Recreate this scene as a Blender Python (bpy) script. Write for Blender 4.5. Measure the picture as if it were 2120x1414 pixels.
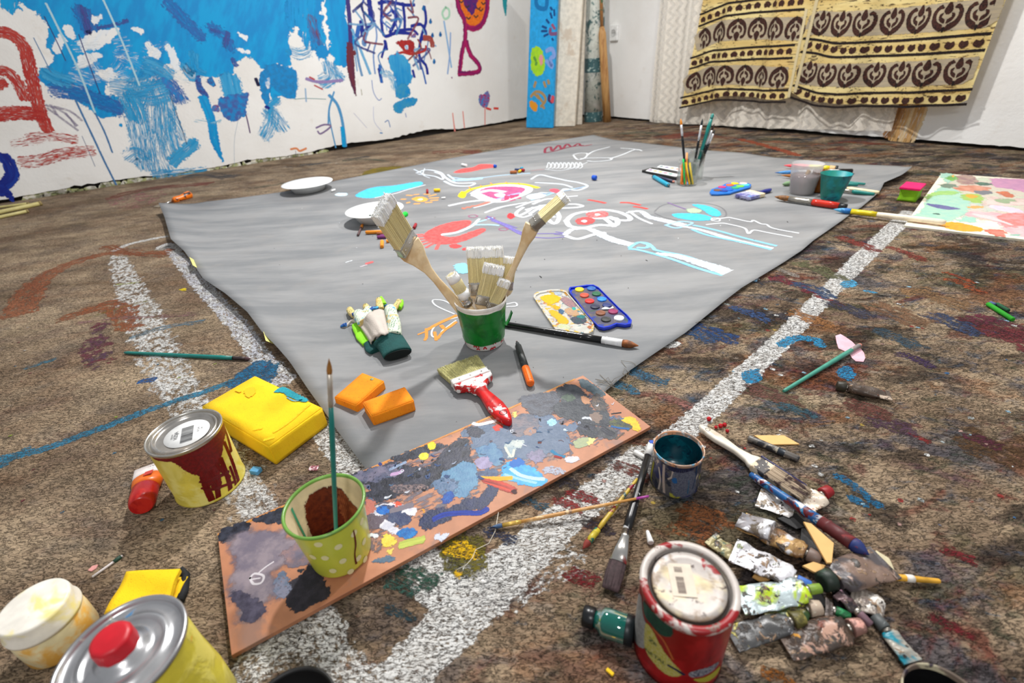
import bpy, bmesh, math, random
import numpy as np
from mathutils import Vector, Matrix, noise as mnoise

for _o in list(bpy.data.objects): bpy.data.objects.remove(_o)
SC = bpy.context.scene
COL = SC.collection
rnd = random.Random(7)

# ------------------------------------------------------------------ camera
IW, IH = 2120.0, 1414.0
FPX, PIT, ROL, CX, CY = 996.02, 0.5290, -0.0742, 1054.78, 685.49
CH = 0.60                                   # camera height in metres
_r = Vector((1, 0, 0)); _u = Vector((0, math.sin(PIT), math.cos(PIT))); FWD = Vector((0, math.cos(PIT), -math.sin(PIT)))
RGT = _r * math.cos(ROL) + _u * math.sin(ROL)
UPV = -_r * math.sin(ROL) + _u * math.cos(ROL)
EYE = Vector((0, 0, CH))
cd = bpy.data.cameras.new('camera'); cam = bpy.data.objects.new('camera', cd); COL.objects.link(cam)
cam.matrix_world = Matrix(((RGT.x, UPV.x, -FWD.x, 0), (RGT.y, UPV.y, -FWD.y, 0), (RGT.z, UPV.z, -FWD.z, CH), (0, 0, 0, 1)))
cd.sensor_width = 36.0; cd.lens = FPX / IW * 36.0
cd.shift_x = (IW / 2 - CX) / IW; cd.shift_y = (CY - IH / 2) / IW
cd.clip_start = 0.02
cd.dof.use_dof = True; cd.dof.focus_distance = 1.0; cd.dof.aperture_fstop = 4.0
SC.camera = cam

# ------------------------------------------------------------------ world, lamps, exposure
w = bpy.data.worlds.new('world'); SC.world = w; w.use_nodes = True
w.node_tree.nodes['Background'].inputs[0].default_value = (0.93, 0.96, 1.0, 1)
w.node_tree.nodes['Background'].inputs[1].default_value = 0.40
SC.view_settings.view_transform = 'Standard'; SC.view_settings.look = 'None'
SC.view_settings.exposure = 0.10; SC.view_settings.gamma = 1.0; SC.view_settings.use_curve_mapping = False
SC.cycles.transparent_max_bounces = 48

def lamp(name, loc, target, size, power, color):
    ld = bpy.data.lights.new(name, 'AREA'); ld.shape = 'DISK'; ld.size = size; ld.energy = power; ld.color = color
    o = bpy.data.objects.new(name, ld); COL.objects.link(o); o.location = loc
    o.rotation_euler = (Vector(target) - Vector(loc)).to_track_quat('-Z', 'Y').to_euler()
    return o
lamp('added_fill_lamp', (0.0, 2.5, 2.4), (0.0, 1.9, 0), 0.14, 84, (1.0, 0.985, 0.965))
lamp('added_fill_lamp', (1.3, 2.0, 2.4), (0.6, 1.6, 0), 0.14, 34, (1.0, 0.98, 0.96))

lamp('added_fill_lamp', (0.1, -1.3, 2.3), (-0.1, 1.3, 0), 0.3, 19, (1.0, 0.985, 0.965))  # fill lamp added behind the camera to brighten the front faces

# ------------------------------------------------------------------ pixel -> place
def ray(px, py):
    return RGT * ((px - CX) / FPX) - UPV * ((py - CY) / FPX) + FWD
def P(px, py, z=0.0):
    d = ray(px, py); t = (z - CH) / d.z
    return EYE + d * t
def PY(px, py, y):
    d = ray(px, py); return EYE + d * (y / d.y)
class Plane:
    """vertical plane through two floor points"""
    def __init__(s, A, B):
        s.o = A.copy(); s.e = (B - A).normalized(); s.n = Vector((s.e.y, -s.e.x, 0))
        if (EYE - A).dot(s.n) < 0: s.n = -s.n
    def uv(s, px, py):
        d = ray(px, py); t = (s.o - EYE).dot(s.n) / d.dot(s.n); q = EYE + d * t
        return ((q - s.o).dot(s.e), q.z)
    def at(s, u, v, off=0.0):
        return s.o + s.e * u + Vector((0, 0, v)) + s.n * off
class Floor:
    def __init__(s, z=0.0, zf=None): s.z = z; s.zf = zf
    def uv(s, px, py):
        q = P(px, py, s.z); return (q.x, q.y)
    def at(s, u, v, off=0.0):
        return Vector((u, v, s.z + off + (s.zf(u, v) if s.zf else 0.0)))
WL = Plane(P(54, 414), P(1089, 249.5))
WR = Plane(P(1267, 246), P(2120, 314))
FL = Floor()

# ------------------------------------------------------------------ colours and materials
def lin(c):
    c = c / 255.0
    return c / 12.92 if c <= 0.04045 else ((c + 0.055) / 1.055) ** 2.4
def C(r, g, b, a=1.0): return (lin(r), lin(g), lin(b), a)
MATS = {}
class NT:
    def __init__(s, name):
        s.m = bpy.data.materials.new(name); s.m.use_nodes = True; s.t = s.m.node_tree; s.b = s.t.nodes['Principled BSDF']; s.out = s.t.nodes['Material Output']
    def n(s, typ, **kw):
        nd = s.t.nodes.new(typ)
        for k, v in kw.items():
            if k.startswith('i_'):
                k = k[2:]; k = int(k) if k.isdigit() else k.replace('_', ' ')
                nd.inputs[k].default_value = v
            else: setattr(nd, k, v)
        return nd
    def l(s, a, b): s.t.links.new(a, b)
    def math(s, op, a, b=None, c=None):
        nd = s.t.nodes.new('ShaderNodeMath'); nd.operation = op
        for i, v in enumerate((a, b, c)):
            if v is None: continue
            if isinstance(v, (int, float)): nd.inputs[i].default_value = v
            else: s.l(v, nd.inputs[i])
        return nd.outputs[0]
    def mr(s, v, a, b, c=0.0, d=1.0, smooth=True):
        nd = s.t.nodes.new('ShaderNodeMapRange'); nd.interpolation_type = 'SMOOTHSTEP' if smooth else 'LINEAR'
        for i, x in enumerate((v, a, b, c, d)):
            if isinstance(x, (int, float)): nd.inputs[i].default_value = x
            else: s.l(x, nd.inputs[i])
        return nd.outputs[0]
    def mix(s, f, a, b, mode='MIX'):
        nd = s.t.nodes.new('ShaderNodeMix'); nd.data_type = 'RGBA'; nd.blend_type = mode
        for i, x in ((0, f), (6, a), (7, b)):
            if isinstance(x, (int, float, tuple)): nd.inputs[i].default_value = x
            else: s.l(x, nd.inputs[i])
        return nd.outputs[2]
    def noise(s, vec, scale, detail=3, rough=0.55, dist=0.0, dim='3D', out=0):
        nd = s.t.nodes.new('ShaderNodeTexNoise'); nd.inputs['Scale'].default_value = scale; nd.inputs['Detail'].default_value = detail
        nd.inputs['Roughness'].default_value = rough; nd.inputs['Distortion'].default_value = dist
        if vec is not None: s.l(vec, nd.inputs['Vector'])
        return nd.outputs[out]
    def mapping(s, vec, scale=(1, 1, 1), rot=(0, 0, 0), loc=(0, 0, 0)):
        nd = s.t.nodes.new('ShaderNodeMapping'); nd.inputs['Scale'].default_value = scale; nd.inputs['Rotation'].default_value = rot; nd.inputs['Location'].default_value = loc
        s.l(vec, nd.inputs['Vector']); return nd.outputs[0]
    def geo(s): return s.n('ShaderNodeNewGeometry').outputs['Position']
    def obj(s): return s.n('ShaderNodeTexCoord').outputs['Object']
    def bump(s, h, strength, dist):
        nd = s.n('ShaderNodeBump', i_Strength=strength, i_Distance=dist); s.l(h, nd.inputs['Height']); s.l(nd.outputs[0], s.b.inputs['Normal'])
    def set(s, **kw):
        for k, v in kw.items():
            k = {'metal': 'Metallic', 'rough': 'Roughness', 'color': 'Base Color', 'trans': 'Transmission Weight', 'alpha': 'Alpha', 'sss': 'Subsurface Weight', 'spec': 'Specular IOR Level', 'ior': 'IOR', 'coat': 'Coat Weight', 'sheen': 'Sheen Weight'}[k]
            if isinstance(v, (int, float, tuple)): s.b.inputs[k].default_value = v
            else: s.l(v, s.b.inputs[k])
        return s

def M(name, col, rough=0.5, metal=0.0, var=0.12, vscale=40, bump=0.0, bscale=300, **kw):
    """plain surface whose tone wanders a little"""
    if name in MATS: return MATS[name]
    t = NT(name); o = t.obj()
    n1 = t.noise(o, vscale, 4)
    f = t.mr(n1, 0.3, 0.7)
    dk = tuple(x * (1 - var) for x in col[:3]) + (1,); lt = tuple(min(1, x * (1 + var)) for x in col[:3]) + (1,)
    t.set(color=t.mix(f, dk, lt), rough=rough, metal=metal, **kw)
    if bump: t.bump(t.noise(o, bscale, 3), bump, 0.002)
    MATS[name] = t.m; return t.m

def MS(name, base, spots, rough=0.5, metal=0.0, bump=0.1, streak=(1, 1, 1), **kw):
    """surface splashed with paint: spots = [(colour, noise scale, threshold, softness)]"""
    if name in MATS: return MATS[name]
    t = NT(name); o = t.obj(); m = t.mapping(o, scale=streak)
    cur = t.mix(t.mr(t.noise(m, 35, 4), 0.3, 0.7), tuple(x * 0.86 for x in base[:3]) + (1,), tuple(min(1, x * 1.08) for x in base[:3]) + (1,))
    tot = None
    for i, (c, sc, th, so) in enumerate(spots):
        mm = t.mapping(m, loc=(i * 3.7 + 1, i * 1.9, i * 5.1))
        f = t.mr(t.noise(mm, sc, 4, 0.6, 0.4), th - so, th + so)
        cur = t.mix(f, cur, c); tot = f if tot is None else t.math('MAXIMUM', tot, f)
    t.set(color=cur, rough=rough, metal=metal, **kw)
    if metal and tot is not None: t.set(metal=t.math('MULTIPLY', t.math('SUBTRACT', 1.0, tot), metal))
    if bump: t.bump(t.math('ADD', tot if tot is not None else 0.0, t.math('MULTIPLY', t.noise(o, 250, 3), 0.4)), bump, 0.001)
    MATS[name] = t.m; return t.m

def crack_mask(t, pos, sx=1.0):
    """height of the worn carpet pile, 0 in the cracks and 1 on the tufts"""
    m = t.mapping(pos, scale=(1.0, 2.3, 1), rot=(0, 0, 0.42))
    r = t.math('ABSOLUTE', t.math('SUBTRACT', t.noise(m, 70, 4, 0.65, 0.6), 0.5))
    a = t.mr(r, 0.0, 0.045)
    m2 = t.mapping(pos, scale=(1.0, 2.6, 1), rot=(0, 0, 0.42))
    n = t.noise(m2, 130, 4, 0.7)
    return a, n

def carpet():
    t = NT('stained_carpet'); pos = t.geo()
    a, n = crack_mask(t, pos)
    m = t.mapping(pos, scale=(1, 1.7, 1), rot=(0, 0, 0.42))
    base = t.mix(t.mr(t.noise(m, 3.0, 7, 0.62), 0.35, 0.65), C(150, 126, 102), C(212, 186, 154))
    base = t.mix(t.mr(t.noise(m, 9.0, 6, 0.7), 0.48, 0.72, 0, 0.6), base, C(134, 120, 104))
    sep = t.n('ShaderNodeSeparateXYZ'); t.l(pos, sep.inputs[0])
    right = t.mr(t.math('ADD', sep.outputs[0], t.math('MULTIPLY', sep.outputs[1], -0.30)), -0.7, 0.3, 0.22, 0.95)
    stains = [(C(50, 66, 92), 5.0, .55, .7), (C(120, 44, 36), 6.0, .60, .75), (C(78, 84, 50), 4.2, .57, .6), (C(38, 86, 118), 8.0, .63, .7),
              (C(158, 96, 52), 3.4, .58, .6), (C(44, 36, 36), 7.0, .54, .75), (C(112, 70, 92), 6.5, .63, .5), (C(186, 172, 158), 13.0, .63, .6),
              (C(34, 92, 120), 22.0, .68, .85), (C(140, 36, 34), 26.0, .69, .8), (C(214, 206, 196), 34.0, .72, .8), (C(190, 140, 40), 30, .73, .7), (C(50, 70, 52), 17, .62, .6), (C(60, 80, 104), 18, .62, .6), (C(126, 66, 66), 15, .64, .6)]
    for i, (c, sc, th, k) in enumerate(stains):
        mm = t.mapping(m, loc=(i * 2.31 + .7, i * 4.17, i * 1.3))
        f = t.mr(t.noise(mm, sc, 6, 0.66, 0.5), th - .05, th + .05, 0, k)
        base = t.mix(t.math('MULTIPLY', f, right), base, c)
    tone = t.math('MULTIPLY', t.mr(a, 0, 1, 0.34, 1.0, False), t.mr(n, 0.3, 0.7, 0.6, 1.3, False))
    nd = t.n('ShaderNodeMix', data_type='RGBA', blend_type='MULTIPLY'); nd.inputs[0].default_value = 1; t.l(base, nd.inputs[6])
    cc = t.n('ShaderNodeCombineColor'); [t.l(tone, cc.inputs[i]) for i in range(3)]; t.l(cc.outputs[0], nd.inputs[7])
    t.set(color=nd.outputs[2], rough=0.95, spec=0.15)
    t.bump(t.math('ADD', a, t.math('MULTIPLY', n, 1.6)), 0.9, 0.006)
    return t.m

def paint_mat(name, grain=False, rough=0.45, bump=0.15):
    t = NT(name)
    at = lambda n: t.n('ShaderNodeAttribute', attribute_name=n)
    c1 = at('pcol').outputs['Color']; c2 = at('pcol2').outputs['Color']; st = at('pst').outputs['Vector']; d = at('pd').outputs['Fac']
    prm = at('pprm'); sp = t.n('ShaderNodeSeparateColor'); t.l(prm.outputs['Color'], sp.inputs[0])
    cover, aniso, soft = sp.outputs[0], sp.outputs[1], sp.outputs[2]
    ss = t.n('ShaderNodeSeparateXYZ'); t.l(st, ss.inputs[0])
    cb = t.n('ShaderNodeCombineXYZ'); t.l(t.math('MULTIPLY', ss.outputs[0], aniso), cb.inputs[0]); t.l(ss.outputs[1], cb.inputs[1]); t.l(ss.outputs[2], cb.inputs[2])
    nA = t.noise(st, 1.0, 5, 0.6)
    nB = t.noise(cb.outputs[0], 3.0, 4, 0.62)
    nC = t.noise(cb.outputs[0], 0.7, 5, 0.6)
    e = t.math('ADD', d, t.math('MULTIPLY', t.math('SUBTRACT', nA, 0.5), 4.0))
    ae = t.mr(e, t.math('MULTIPLY', soft, -1.0), soft)
    th = t.math('MULTIPLY_ADD', cover, 0.62, 0.19)
    a_s = t.mr(t.math('SUBTRACT', th, nB), -0.07, 0.07)
    al = t.math('MULTIPLY', ae, a_s)
    if grain:
        pos = t.geo(); a, n = crack_mask(t, pos)
        g = t.math('MULTIPLY', t.mr(a, 0.12, 0.5), t.mr(n, 0.36, 0.5))
        al = t.math('MULTIPLY', al, g)
        t.bump(t.math('ADD', a, t.math('MULTIPLY', n, 1.6)), 0.8, 0.005)
    else:
        t.bump(t.math('ADD', nB, nC), bump, 0.002)
    t.set(color=t.mix(t.mr(nC, 0.36, 0.64), c1, c2), rough=rough, alpha=al, spec=0.3)
    return t.m

# ------------------------------------------------------------------ mesh builder
class MB:
    def __init__(s): s.v = []; s.f = []; s.mi = []; s.sm = []; s.pa = {}
    def add(s, vs, fs, mi=0, smooth=True):
        b = len(s.v); s.v += [Vector(q) for q in vs]
        for f in fs: s.f.append([i + b for i in f]); s.mi.append(mi); s.sm.append(smooth)
        return b
    def xf(s, m, start=0):
        for i in range(start, len(s.v)): s.v[i] = m @ s.v[i]
        return s
    def tube(s, pts, rad, seg=12, mi=0, cap=True, ell=None, up=None, tilt=0.0):
        """rad: number or list; ell: (ry,rz) lists override for flattened sections; up fixes the frame"""
        pts = [Vector(p) for p in pts]; n = len(pts); rings = []
        for i, p in enumerate(pts):
            tg = (pts[min(i + 1, n - 1)] - pts[max(i - 1, 0)]).normalized()
            upv = Vector(up) if up is not None else (Vector((0, 0, 1)) if abs(tg.z) < 0.95 else Vector((0, 1, 0)))
            sd = tg.cross(upv).normalized(); uu = sd.cross(tg).normalized()
            if ell: ra, rb = ell[i]
            else: ra = rb = (rad[i] if hasattr(rad, '__len__') else rad)
            rings.append([p + sd * (math.cos(2 * math.pi * k / seg) * ra) + uu * (math.sin(2 * math.pi * k / seg) * rb) for k in range(seg)])
        vs = [q for r in rings for q in r]; fs = []
        for i in range(n - 1):
            for k in range(seg):
                k2 = (k + 1) % seg
                fs.append([i * seg + k, i * seg + k2, (i + 1) * seg + k2, (i + 1) * seg + k])
        b = s.add(vs, fs, mi)
        if cap: 
            s.f.append([b + k for k in range(seg)][::-1]); s.mi.append(mi); s.sm.append(False)
            s.f.append([b + (n - 1) * seg + k for k in range(seg)]); s.mi.append(mi); s.sm.append(False)
        return s
    def lathe(s, prof, seg=48, mi=0, wob=None, cap=False):
        """prof: [(r,z)] or [(r,z,mi)]"""
        n = len(prof); vs = []
        for (r, z, *_) in prof:
            for k in range(seg):
                a = 2 * math.pi * k / seg; rr = r + (wob(a, z) if wob and r > 1e-5 else 0)
                vs.append((rr * math.cos(a), rr * math.sin(a), z))
        b = len(s.v); s.v += [Vector(q) for q in vs]
        for i in range(n - 1):
            m_ = prof[i][2] if len(prof[i]) > 2 else mi
            for k in range(seg):
                k2 = (k + 1) % seg
                s.f.append([b + i * seg + k, b + i * seg + k2, b + (i + 1) * seg + k2, b + (i + 1) * seg + k]); s.mi.append(m_); s.sm.append(True)
        if cap:
            s.f.append([b + k for k in range(seg)][::-1]); s.mi.append(mi); s.sm.append(False)
            s.f.append([b + (n - 1) * seg + k for k in range(seg)]); s.mi.append(mi); s.sm.append(False)
        return s
    def box(s, lo, hi, bev=0.0, mi=0, sub=1, jit=0.0, seed=0):
        bm = bmesh.new(); bmesh.ops.create_cube(bm, size=1)
        for v in bm.verts: v.co = Vector([(lo[i] + hi[i]) / 2 + v.co[i] * (hi[i] - lo[i]) for i in range(3)])
        if bev: bmesh.ops.bevel(bm, geom=bm.edges[:], offset=bev, segments=3, affect='EDGES', profile=0.5)
        if sub > 1: bmesh.ops.subdivide_edges(bm, edges=bm.edges[:], cuts=sub, use_grid_fill=True)
        if jit:
            for v in bm.verts: v.co += mnoise.noise_vector(v.co * 40 + Vector((seed, seed, 0))) * jit
        bm.verts.ensure_lookup_table()
        s.add([v.co.copy() for v in bm.verts], [[v.index for v in f.verts] for f in bm.faces], mi, bev > 0 and sub > 1)
        bm.free(); return s
    def prism(s, outline, z0, z1, bev=0.0, mi=0, smooth=False):
        """outline in xy, extruded, small rounded rim"""
        o = [Vector((p[0], p[1], 0)) for p in outline]; n = len(o)
        area = sum(o[i].x * o[(i + 1) % n].y - o[(i + 1) % n].x * o[i].y for i in range(n))
        if area < 0: o.reverse()
        cen = sum(o, Vector()) / n
        def ins(d):
            r = []
            for i in range(n):
                a, b, c = o[i - 1], o[i], o[(i + 1) % n]
                n1 = Vector((-(b - a).y, (b - a).x, 0)).normalized(); n2 = Vector((-(c - b).y, (c - b).x, 0)).normalized()
                m = (n1 + n2); m = m.normalized() if m.length > 1e-6 else n1
                r.append(b + m * d)
            return r
        levels = [(0, z0), (0, z1)] if not bev else [(bev, z0), (bev * .3, z0 + bev * .3), (0, z0 + bev), (0, z1 - bev), (bev * .3, z1 - bev * .3), (bev, z1)]
        vs = []; 
        for d, z in levels: vs += [Vector((p.x, p.y, z)) for p in (ins(d) if d else o)]
        fs = []
        for l in range(len(levels) - 1):
            for k in range(n):
                k2 = (k + 1) % n; fs.append([l * n + k, l * n + k2, (l + 1) * n + k2, (l + 1) * n + k])
        fs.append(list(range(n))[::-1]); fs.append([(len(levels) - 1) * n + k for k in range(n)])
        s.add(vs, fs, mi, smooth); return s
    def sheet(s, rows, thick=0.0, mi=0, mib=None):
        """rows: grid of points; optional thickness along -normal"""
        nr, nc = len(rows), len(rows[0]); V0 = [Vector(q) for r in rows for q in r]
        fs = [[i * nc + j, i * nc + j + 1, (i + 1) * nc + j + 1, (i + 1) * nc + j] for i in range(nr - 1) for j in range(nc - 1)]
        b = s.add(V0, fs, mi)
        if thick:
            nrm = [Vector() for _ in V0]
            for f in fs:
                q = (V0[f[1]] - V0[f[0]]).cross(V0[f[3]] - V0[f[0]])
                for i in f: nrm[i] += q
            V1 = [v - q.normalized() * thick for v, q in zip(V0, nrm)]
            b2 = s.add(V1, [f[::-1] for f in fs], mi if mib is None else mib)
            per = [j for j in range(nc)] + [i * nc + nc - 1 for i in range(1, nr)] + [(nr - 1) * nc + j for j in range(nc - 2, -1, -1)] + [i * nc for i in range(nr - 2, 0, -1)]
            for i in range(len(per)):
                a, c = per[i], per[(i + 1) % len(per)]
                s.f.append([b + c, b + a, b2 + a, b2 + c]); s.mi.append(mi); s.sm.append(False)
        return s
    # ---- paint that lies on the surface
    def _paint(s, V, F, D, ST, col, col2, prm, mi):
        b = len(s.v); s.v += V
        for f in F: s.f.append([i + b for i in f]); s.mi.append(mi); s.sm.append(True)
        for k in range(len(V)): s.pa[b + k] = (D[k], ST[k], col, col2, prm)
    off = 0.00025
    def blob(s, pl, px, col, col2=None, rag=0.01, cover=1.0, aniso=1.0, soft=0.15, ang=None, mi=1, o=None, n=26, scale=None, smooth=True, uvpts=None):
        uv = [pl.uv(*q) for q in px] if uvpts is None else list(uvpts)
        if smooth:
            N = len(uv); r = []
            for i in range(N):
                p0, p1, p2, p3 = [np.array(uv[(i + k) % N]) for k in (-1, 0, 1, 2)]
                for t in (0, .25, .5, .75):
                    r.append(.5 * ((2 * p1) + (-p0 + p2) * t + (2 * p0 - 5 * p1 + 4 * p2 - p3) * t * t + (-p0 + 3 * p1 - 3 * p2 + p3) * t ** 3))
            uv = r
        A = np.array(uv); B = np.roll(A, -1, 0)
        m = 1.6 * rag; lo = A.min(0) - m; hi = A.max(0) + m; ext = hi - lo
        cs = max(ext) / n; nx = max(3, int(ext[0] / cs) + 1); ny = max(3, int(ext[1] / cs) + 1)
        X, Y = np.meshgrid(np.linspace(lo[0], hi[0], nx), np.linspace(lo[1], hi[1], ny)); Q = np.stack([X.ravel(), Y.ravel()], 1)
        dmin = np.full(len(Q), 1e9); ins = np.zeros(len(Q), bool)
        for a, b_ in zip(A, B):
            e = b_ - a; L = e @ e + 1e-12; t = np.clip(((Q - a) @ e) / L, 0, 1); dd = np.linalg.norm(Q - a - t[:, None] * e, axis=1); dmin = np.minimum(dmin, dd)
            c = (a[1] > Q[:, 1]) != (b_[1] > Q[:, 1]); xs = a[0] + (Q[:, 1] - a[1]) * (b_[0] - a[0]) / (b_[1] - a[1] + 1e-12); ins ^= c & (Q[:, 0] < xs)
        D = np.where(ins, dmin, -dmin)
        keep = {}; V = []; F = []; DD = []; ST = []
        if ang is None: ang = 0.0
        ca, sa = math.cos(ang), math.sin(ang); sc = scale or 0.6 / rag; seed = rnd.random() * 50
        if o is None: s.off += 3.5e-6; o = s.off
        def vid(i):
            if i not in keep:
                keep[i] = len(V); u, v = Q[i]; V.append(pl.at(u, v, o)); DD.append(D[i] / rag); ST.append(((u * ca + v * sa) * sc, (-u * sa + v * ca) * sc, seed))
            return keep[i]
        for j in range(ny - 1):
            for i in range(nx - 1):
                q = [j * nx + i, j * nx + i + 1, (j + 1) * nx + i + 1, (j + 1) * nx + i]
                if max(D[k] for k in q) > -m: F.append([vid(k) for k in q])
        s._paint(V, F, DD, ST, col, col2 or col, (cover, aniso, soft), mi)
    def stroke(s, pl, px, w, col, col2=None, rag=None, cover=1.0, aniso=0.08, soft=0.2, mi=1, o=None, scale=None, uvpts=None, taper=0.0, closed=False):
        """w in metres, number or per-point list"""
        uv = [np.array(pl.uv(*q)) for q in px] if uvpts is None else [np.array(q) for q in uvpts]
        if closed: uv.append(uv[0])
        N = len(uv); ws = list(w) if hasattr(w, '__len__') else [w] * N
        if closed and len(ws) < N: ws.append(ws[0])
        r = []; wr = []
        sub = 6 if N > 2 else 3
        for i in range(N - 1):
            p0, p1, p2, p3 = uv[max(i - 1, 0)], uv[i], uv[i + 1], uv[min(i + 2, N - 1)]
            for k in range(sub):
                t = k / sub; r.append(.5 * ((2 * p1) + (-p0 + p2) * t + (2 * p0 - 5 * p1 + 4 * p2 - p3) * t * t + (-p0 + 3 * p1 - 3 * p2 + p3) * t ** 3)); wr.append(ws[i] * (1 - t) + ws[i + 1] * t)
        r.append(uv[-1]); wr.append(ws[-1])
        wm = max(wr); rag = rag or wm * 0.12; m = 1.5 * rag; sc = scale or 0.6 / rag; seed = rnd.random() * 50
        if o is None: s.off += 3.5e-6; o = s.off
        # end extensions
        t0 = (r[0] - r[1]); t0 = t0 / (np.linalg.norm(t0) + 1e-9); t1 = (r[-1] - r[-2]); t1 = t1 / (np.linalg.norm(t1) + 1e-9)
        R = [r[0] + t0 * (m + wr[0] * .3)] + r + [r[-1] + t1 * (m + wr[-1] * .3)]; WR_ = [wr[0]] + wr + [wr[-1]]
        L = [0.0]
        for i in range(1, len(R)): L.append(L[-1] + float(np.linalg.norm(R[i] - R[i - 1])))
        V = []; D = []; ST = []; n = len(R)
        for i in range(n):
            tg = R[min(i + 1, n - 1)] - R[max(i - 1, 0)]; tg = tg / (np.linalg.norm(tg) + 1e-9); nn = np.array((-tg[1], tg[0])); hw = WR_[i] / 2
            de = min(L[i] - L[1], L[-2] - L[i]) + wr[0] * .3
            if closed: de = 1
            for k, x in enumerate((-1, -.5, 0, .5, 1)):
                q = R[i] + nn * x * (hw + m); V.append(pl.at(q[0], q[1], o)); ac = x * (hw + m)
                D.append(min(hw - abs(ac), de) / rag); ST.append((L[i] * sc, ac * sc, seed))
        F = [[i * 5 + k, i * 5 + k + 1, (i + 1) * 5 + k + 1, (i + 1) * 5 + k] for i in range(n - 1) for k in range(4)]
        s._paint(V, F, D, ST, col, col2 or col, (cover, aniso, soft), mi)
    def build(s, name, mats, parent=None):
        me = bpy.data.meshes.new(name)
        org = wloc(parent) if parent else Vector()
        me.from_pydata([tuple(v - org) for v in s.v], [], s.f)
        if not isinstance(mats, (list, tuple)): mats = [mats]
        for m in mats: me.materials.append(m)
        me.polygons.foreach_set('material_index', s.mi); me.polygons.foreach_set('use_smooth', s.sm)
        if s.pa:
            n = len(s.v); d = np.full(n, 0.0, np.float32); st = np.zeros((n, 3), np.float32); c1 = np.zeros((n, 4), np.float32); c2 = c1.copy(); pr = c1.copy()
            for i, (a, b, c, e, f) in s.pa.items(): d[i] = a; st[i] = b; c1[i] = c; c2[i] = e; pr[i] = (f[0], f[1], f[2], 1)
            for nm, ty, arr, key in (('pd', 'FLOAT', d, 'value'), ('pst', 'FLOAT_VECTOR', st, 'vector'), ('pcol', 'FLOAT_COLOR', c1, 'color'), ('pcol2', 'FLOAT_COLOR', c2, 'color'), ('pprm', 'FLOAT_COLOR', pr, 'color')):
                at = me.attributes.new(nm, ty, 'POINT'); at.data.foreach_set(key, arr.ravel())
        me.update()
        o = bpy.data.objects.new(name, me); COL.objects.link(o)
        if parent: o.parent = parent
        return o

def wloc(o):
    v = Vector(o.location); 
    while o.parent: o = o.parent; v += Vector(o.location)
    return v
def tag(o, label, cat, group=None, kind=None):
    o['label'] = label; o['category'] = cat
    if group: o['group'] = group
    if kind: o['kind'] = kind
    return o
def thing(name, label, cat, loc=(0, 0, 0), group=None):
    o = bpy.data.objects.new(name, None); COL.objects.link(o); o.location = loc; o.empty_display_size = 0.02
    return tag(o, label, cat, group)
def struct(name, mb, mats): 
    o = mb.build(name, mats); o['kind'] = 'structure'; return o
def frame(A, B, up=Vector((0, 0, 1))):
    """matrix: x from A to B, z close to up, origin A; returns (matrix, length)"""
    x = (B - A); L = x.length; x = x / L; y = up.cross(x).normalized(); z = x.cross(y)
    return Matrix(((x.x, y.x, z.x, A.x), (x.y, y.y, z.y, A.y), (x.z, y.z, z.z, A.z), (0, 0, 0, 1))), L
def Z(o, s):                                 # zoom-crop pixels -> photo pixels
    return lambda *pts: [(o[0] + x / s, o[1] + y / s) for x, y in pts]
# ================================================================== the setting
PAINT_WALL = paint_mat('wall_paint_strokes', rough=0.5, bump=0.12)
PAINT_FLOOR = paint_mat('floor_paint_strokes', grain=True, rough=0.75)
PAINT_FLAT = paint_mat('paint_strokes', rough=0.6, bump=0.1)
PAINT_WET = paint_mat('wet_paint', rough=0.25, bump=0.9)
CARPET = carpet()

def wall_mat():
    t = NT('white_plaster'); pos = t.geo()
    c = t.mix(t.mr(t.noise(pos, 1.5, 5), .35, .65), C(232, 229, 224), C(243, 242, 239))
    c = t.mix(t.mr(t.noise(t.mapping(pos, loc=(3, 1, 0)), 9, 6, .7), .60, .72, 0, .25), c, C(205, 190, 170))
    t.set(color=c, rough=0.6)
    t.bump(t.math('ADD', t.noise(pos, 60, 4), t.math('MULTIPLY', t.noise(pos, 8, 3), 2.0)), .35, .004)
    return t.m
WALLM = wall_mat()
DARK = M('dark_gap', C(30, 26, 22), .9)
PEEL = MS('peeling_green_plaster', C(168, 172, 120), [(C(226, 222, 210), 30, .52, .06), (C(60, 52, 44), 40, .62, .03)], rough=.8, bump=.5)

# ---- floor
fb = MB()
fb.add([(-6, -1.5, 0), (6, -1.5, 0), (6, 7, 0), (-6, 7, 0)], [[0, 1, 2, 3]], 0, False)
W_ = C(244, 243, 240); W2 = C(228, 225, 220)
def fs(px, w, c, c2=None, **k): fb.stroke(FL, px, w, c, c2, mi=1, **k)
def fbl(px, c, c2=None, **k): fb.blob(FL, px, c, c2, mi=1, **k)
# big white chalky bands
fs([(1885, 440), (1800, 520), (1700, 620), (1600, 722), (1500, 815), (1400, 905), (1300, 985)], [.055, .05, .045, .045, .045, .045, .05], W_, W2, cover=.92, aniso=.5, rag=.006)
fs([(1330, 940), (1250, 1010), (1150, 1090), (1050, 1180), (960, 1270), (880, 1350), (820, 1420)], [.045, .05, .06, .07, .068, .064, .06], W_, W2, cover=.95, aniso=.5, rag=.006)
fs([(860, 1150), (930, 1215), (1000, 1190), (1060, 1150)], [.05, .07, .06, .03], W_, W2, cover=.72, aniso=.6, rag=.009)
fs([(1010, 1250), (1120, 1180), (1200, 1160)], .05, W_, W2, cover=.42, aniso=.6, rag=.012)
fs([(560, 1330), (640, 1290), (700, 1380), (760, 1440)], [.05, .06, .05, .05], W_, W2, cover=.6, aniso=.6, rag=.009)
fs([(500, 1400), (560, 1350), (620, 1340)], .05, W2, W_, cover=.5, aniso=.6, rag=.01)
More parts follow.
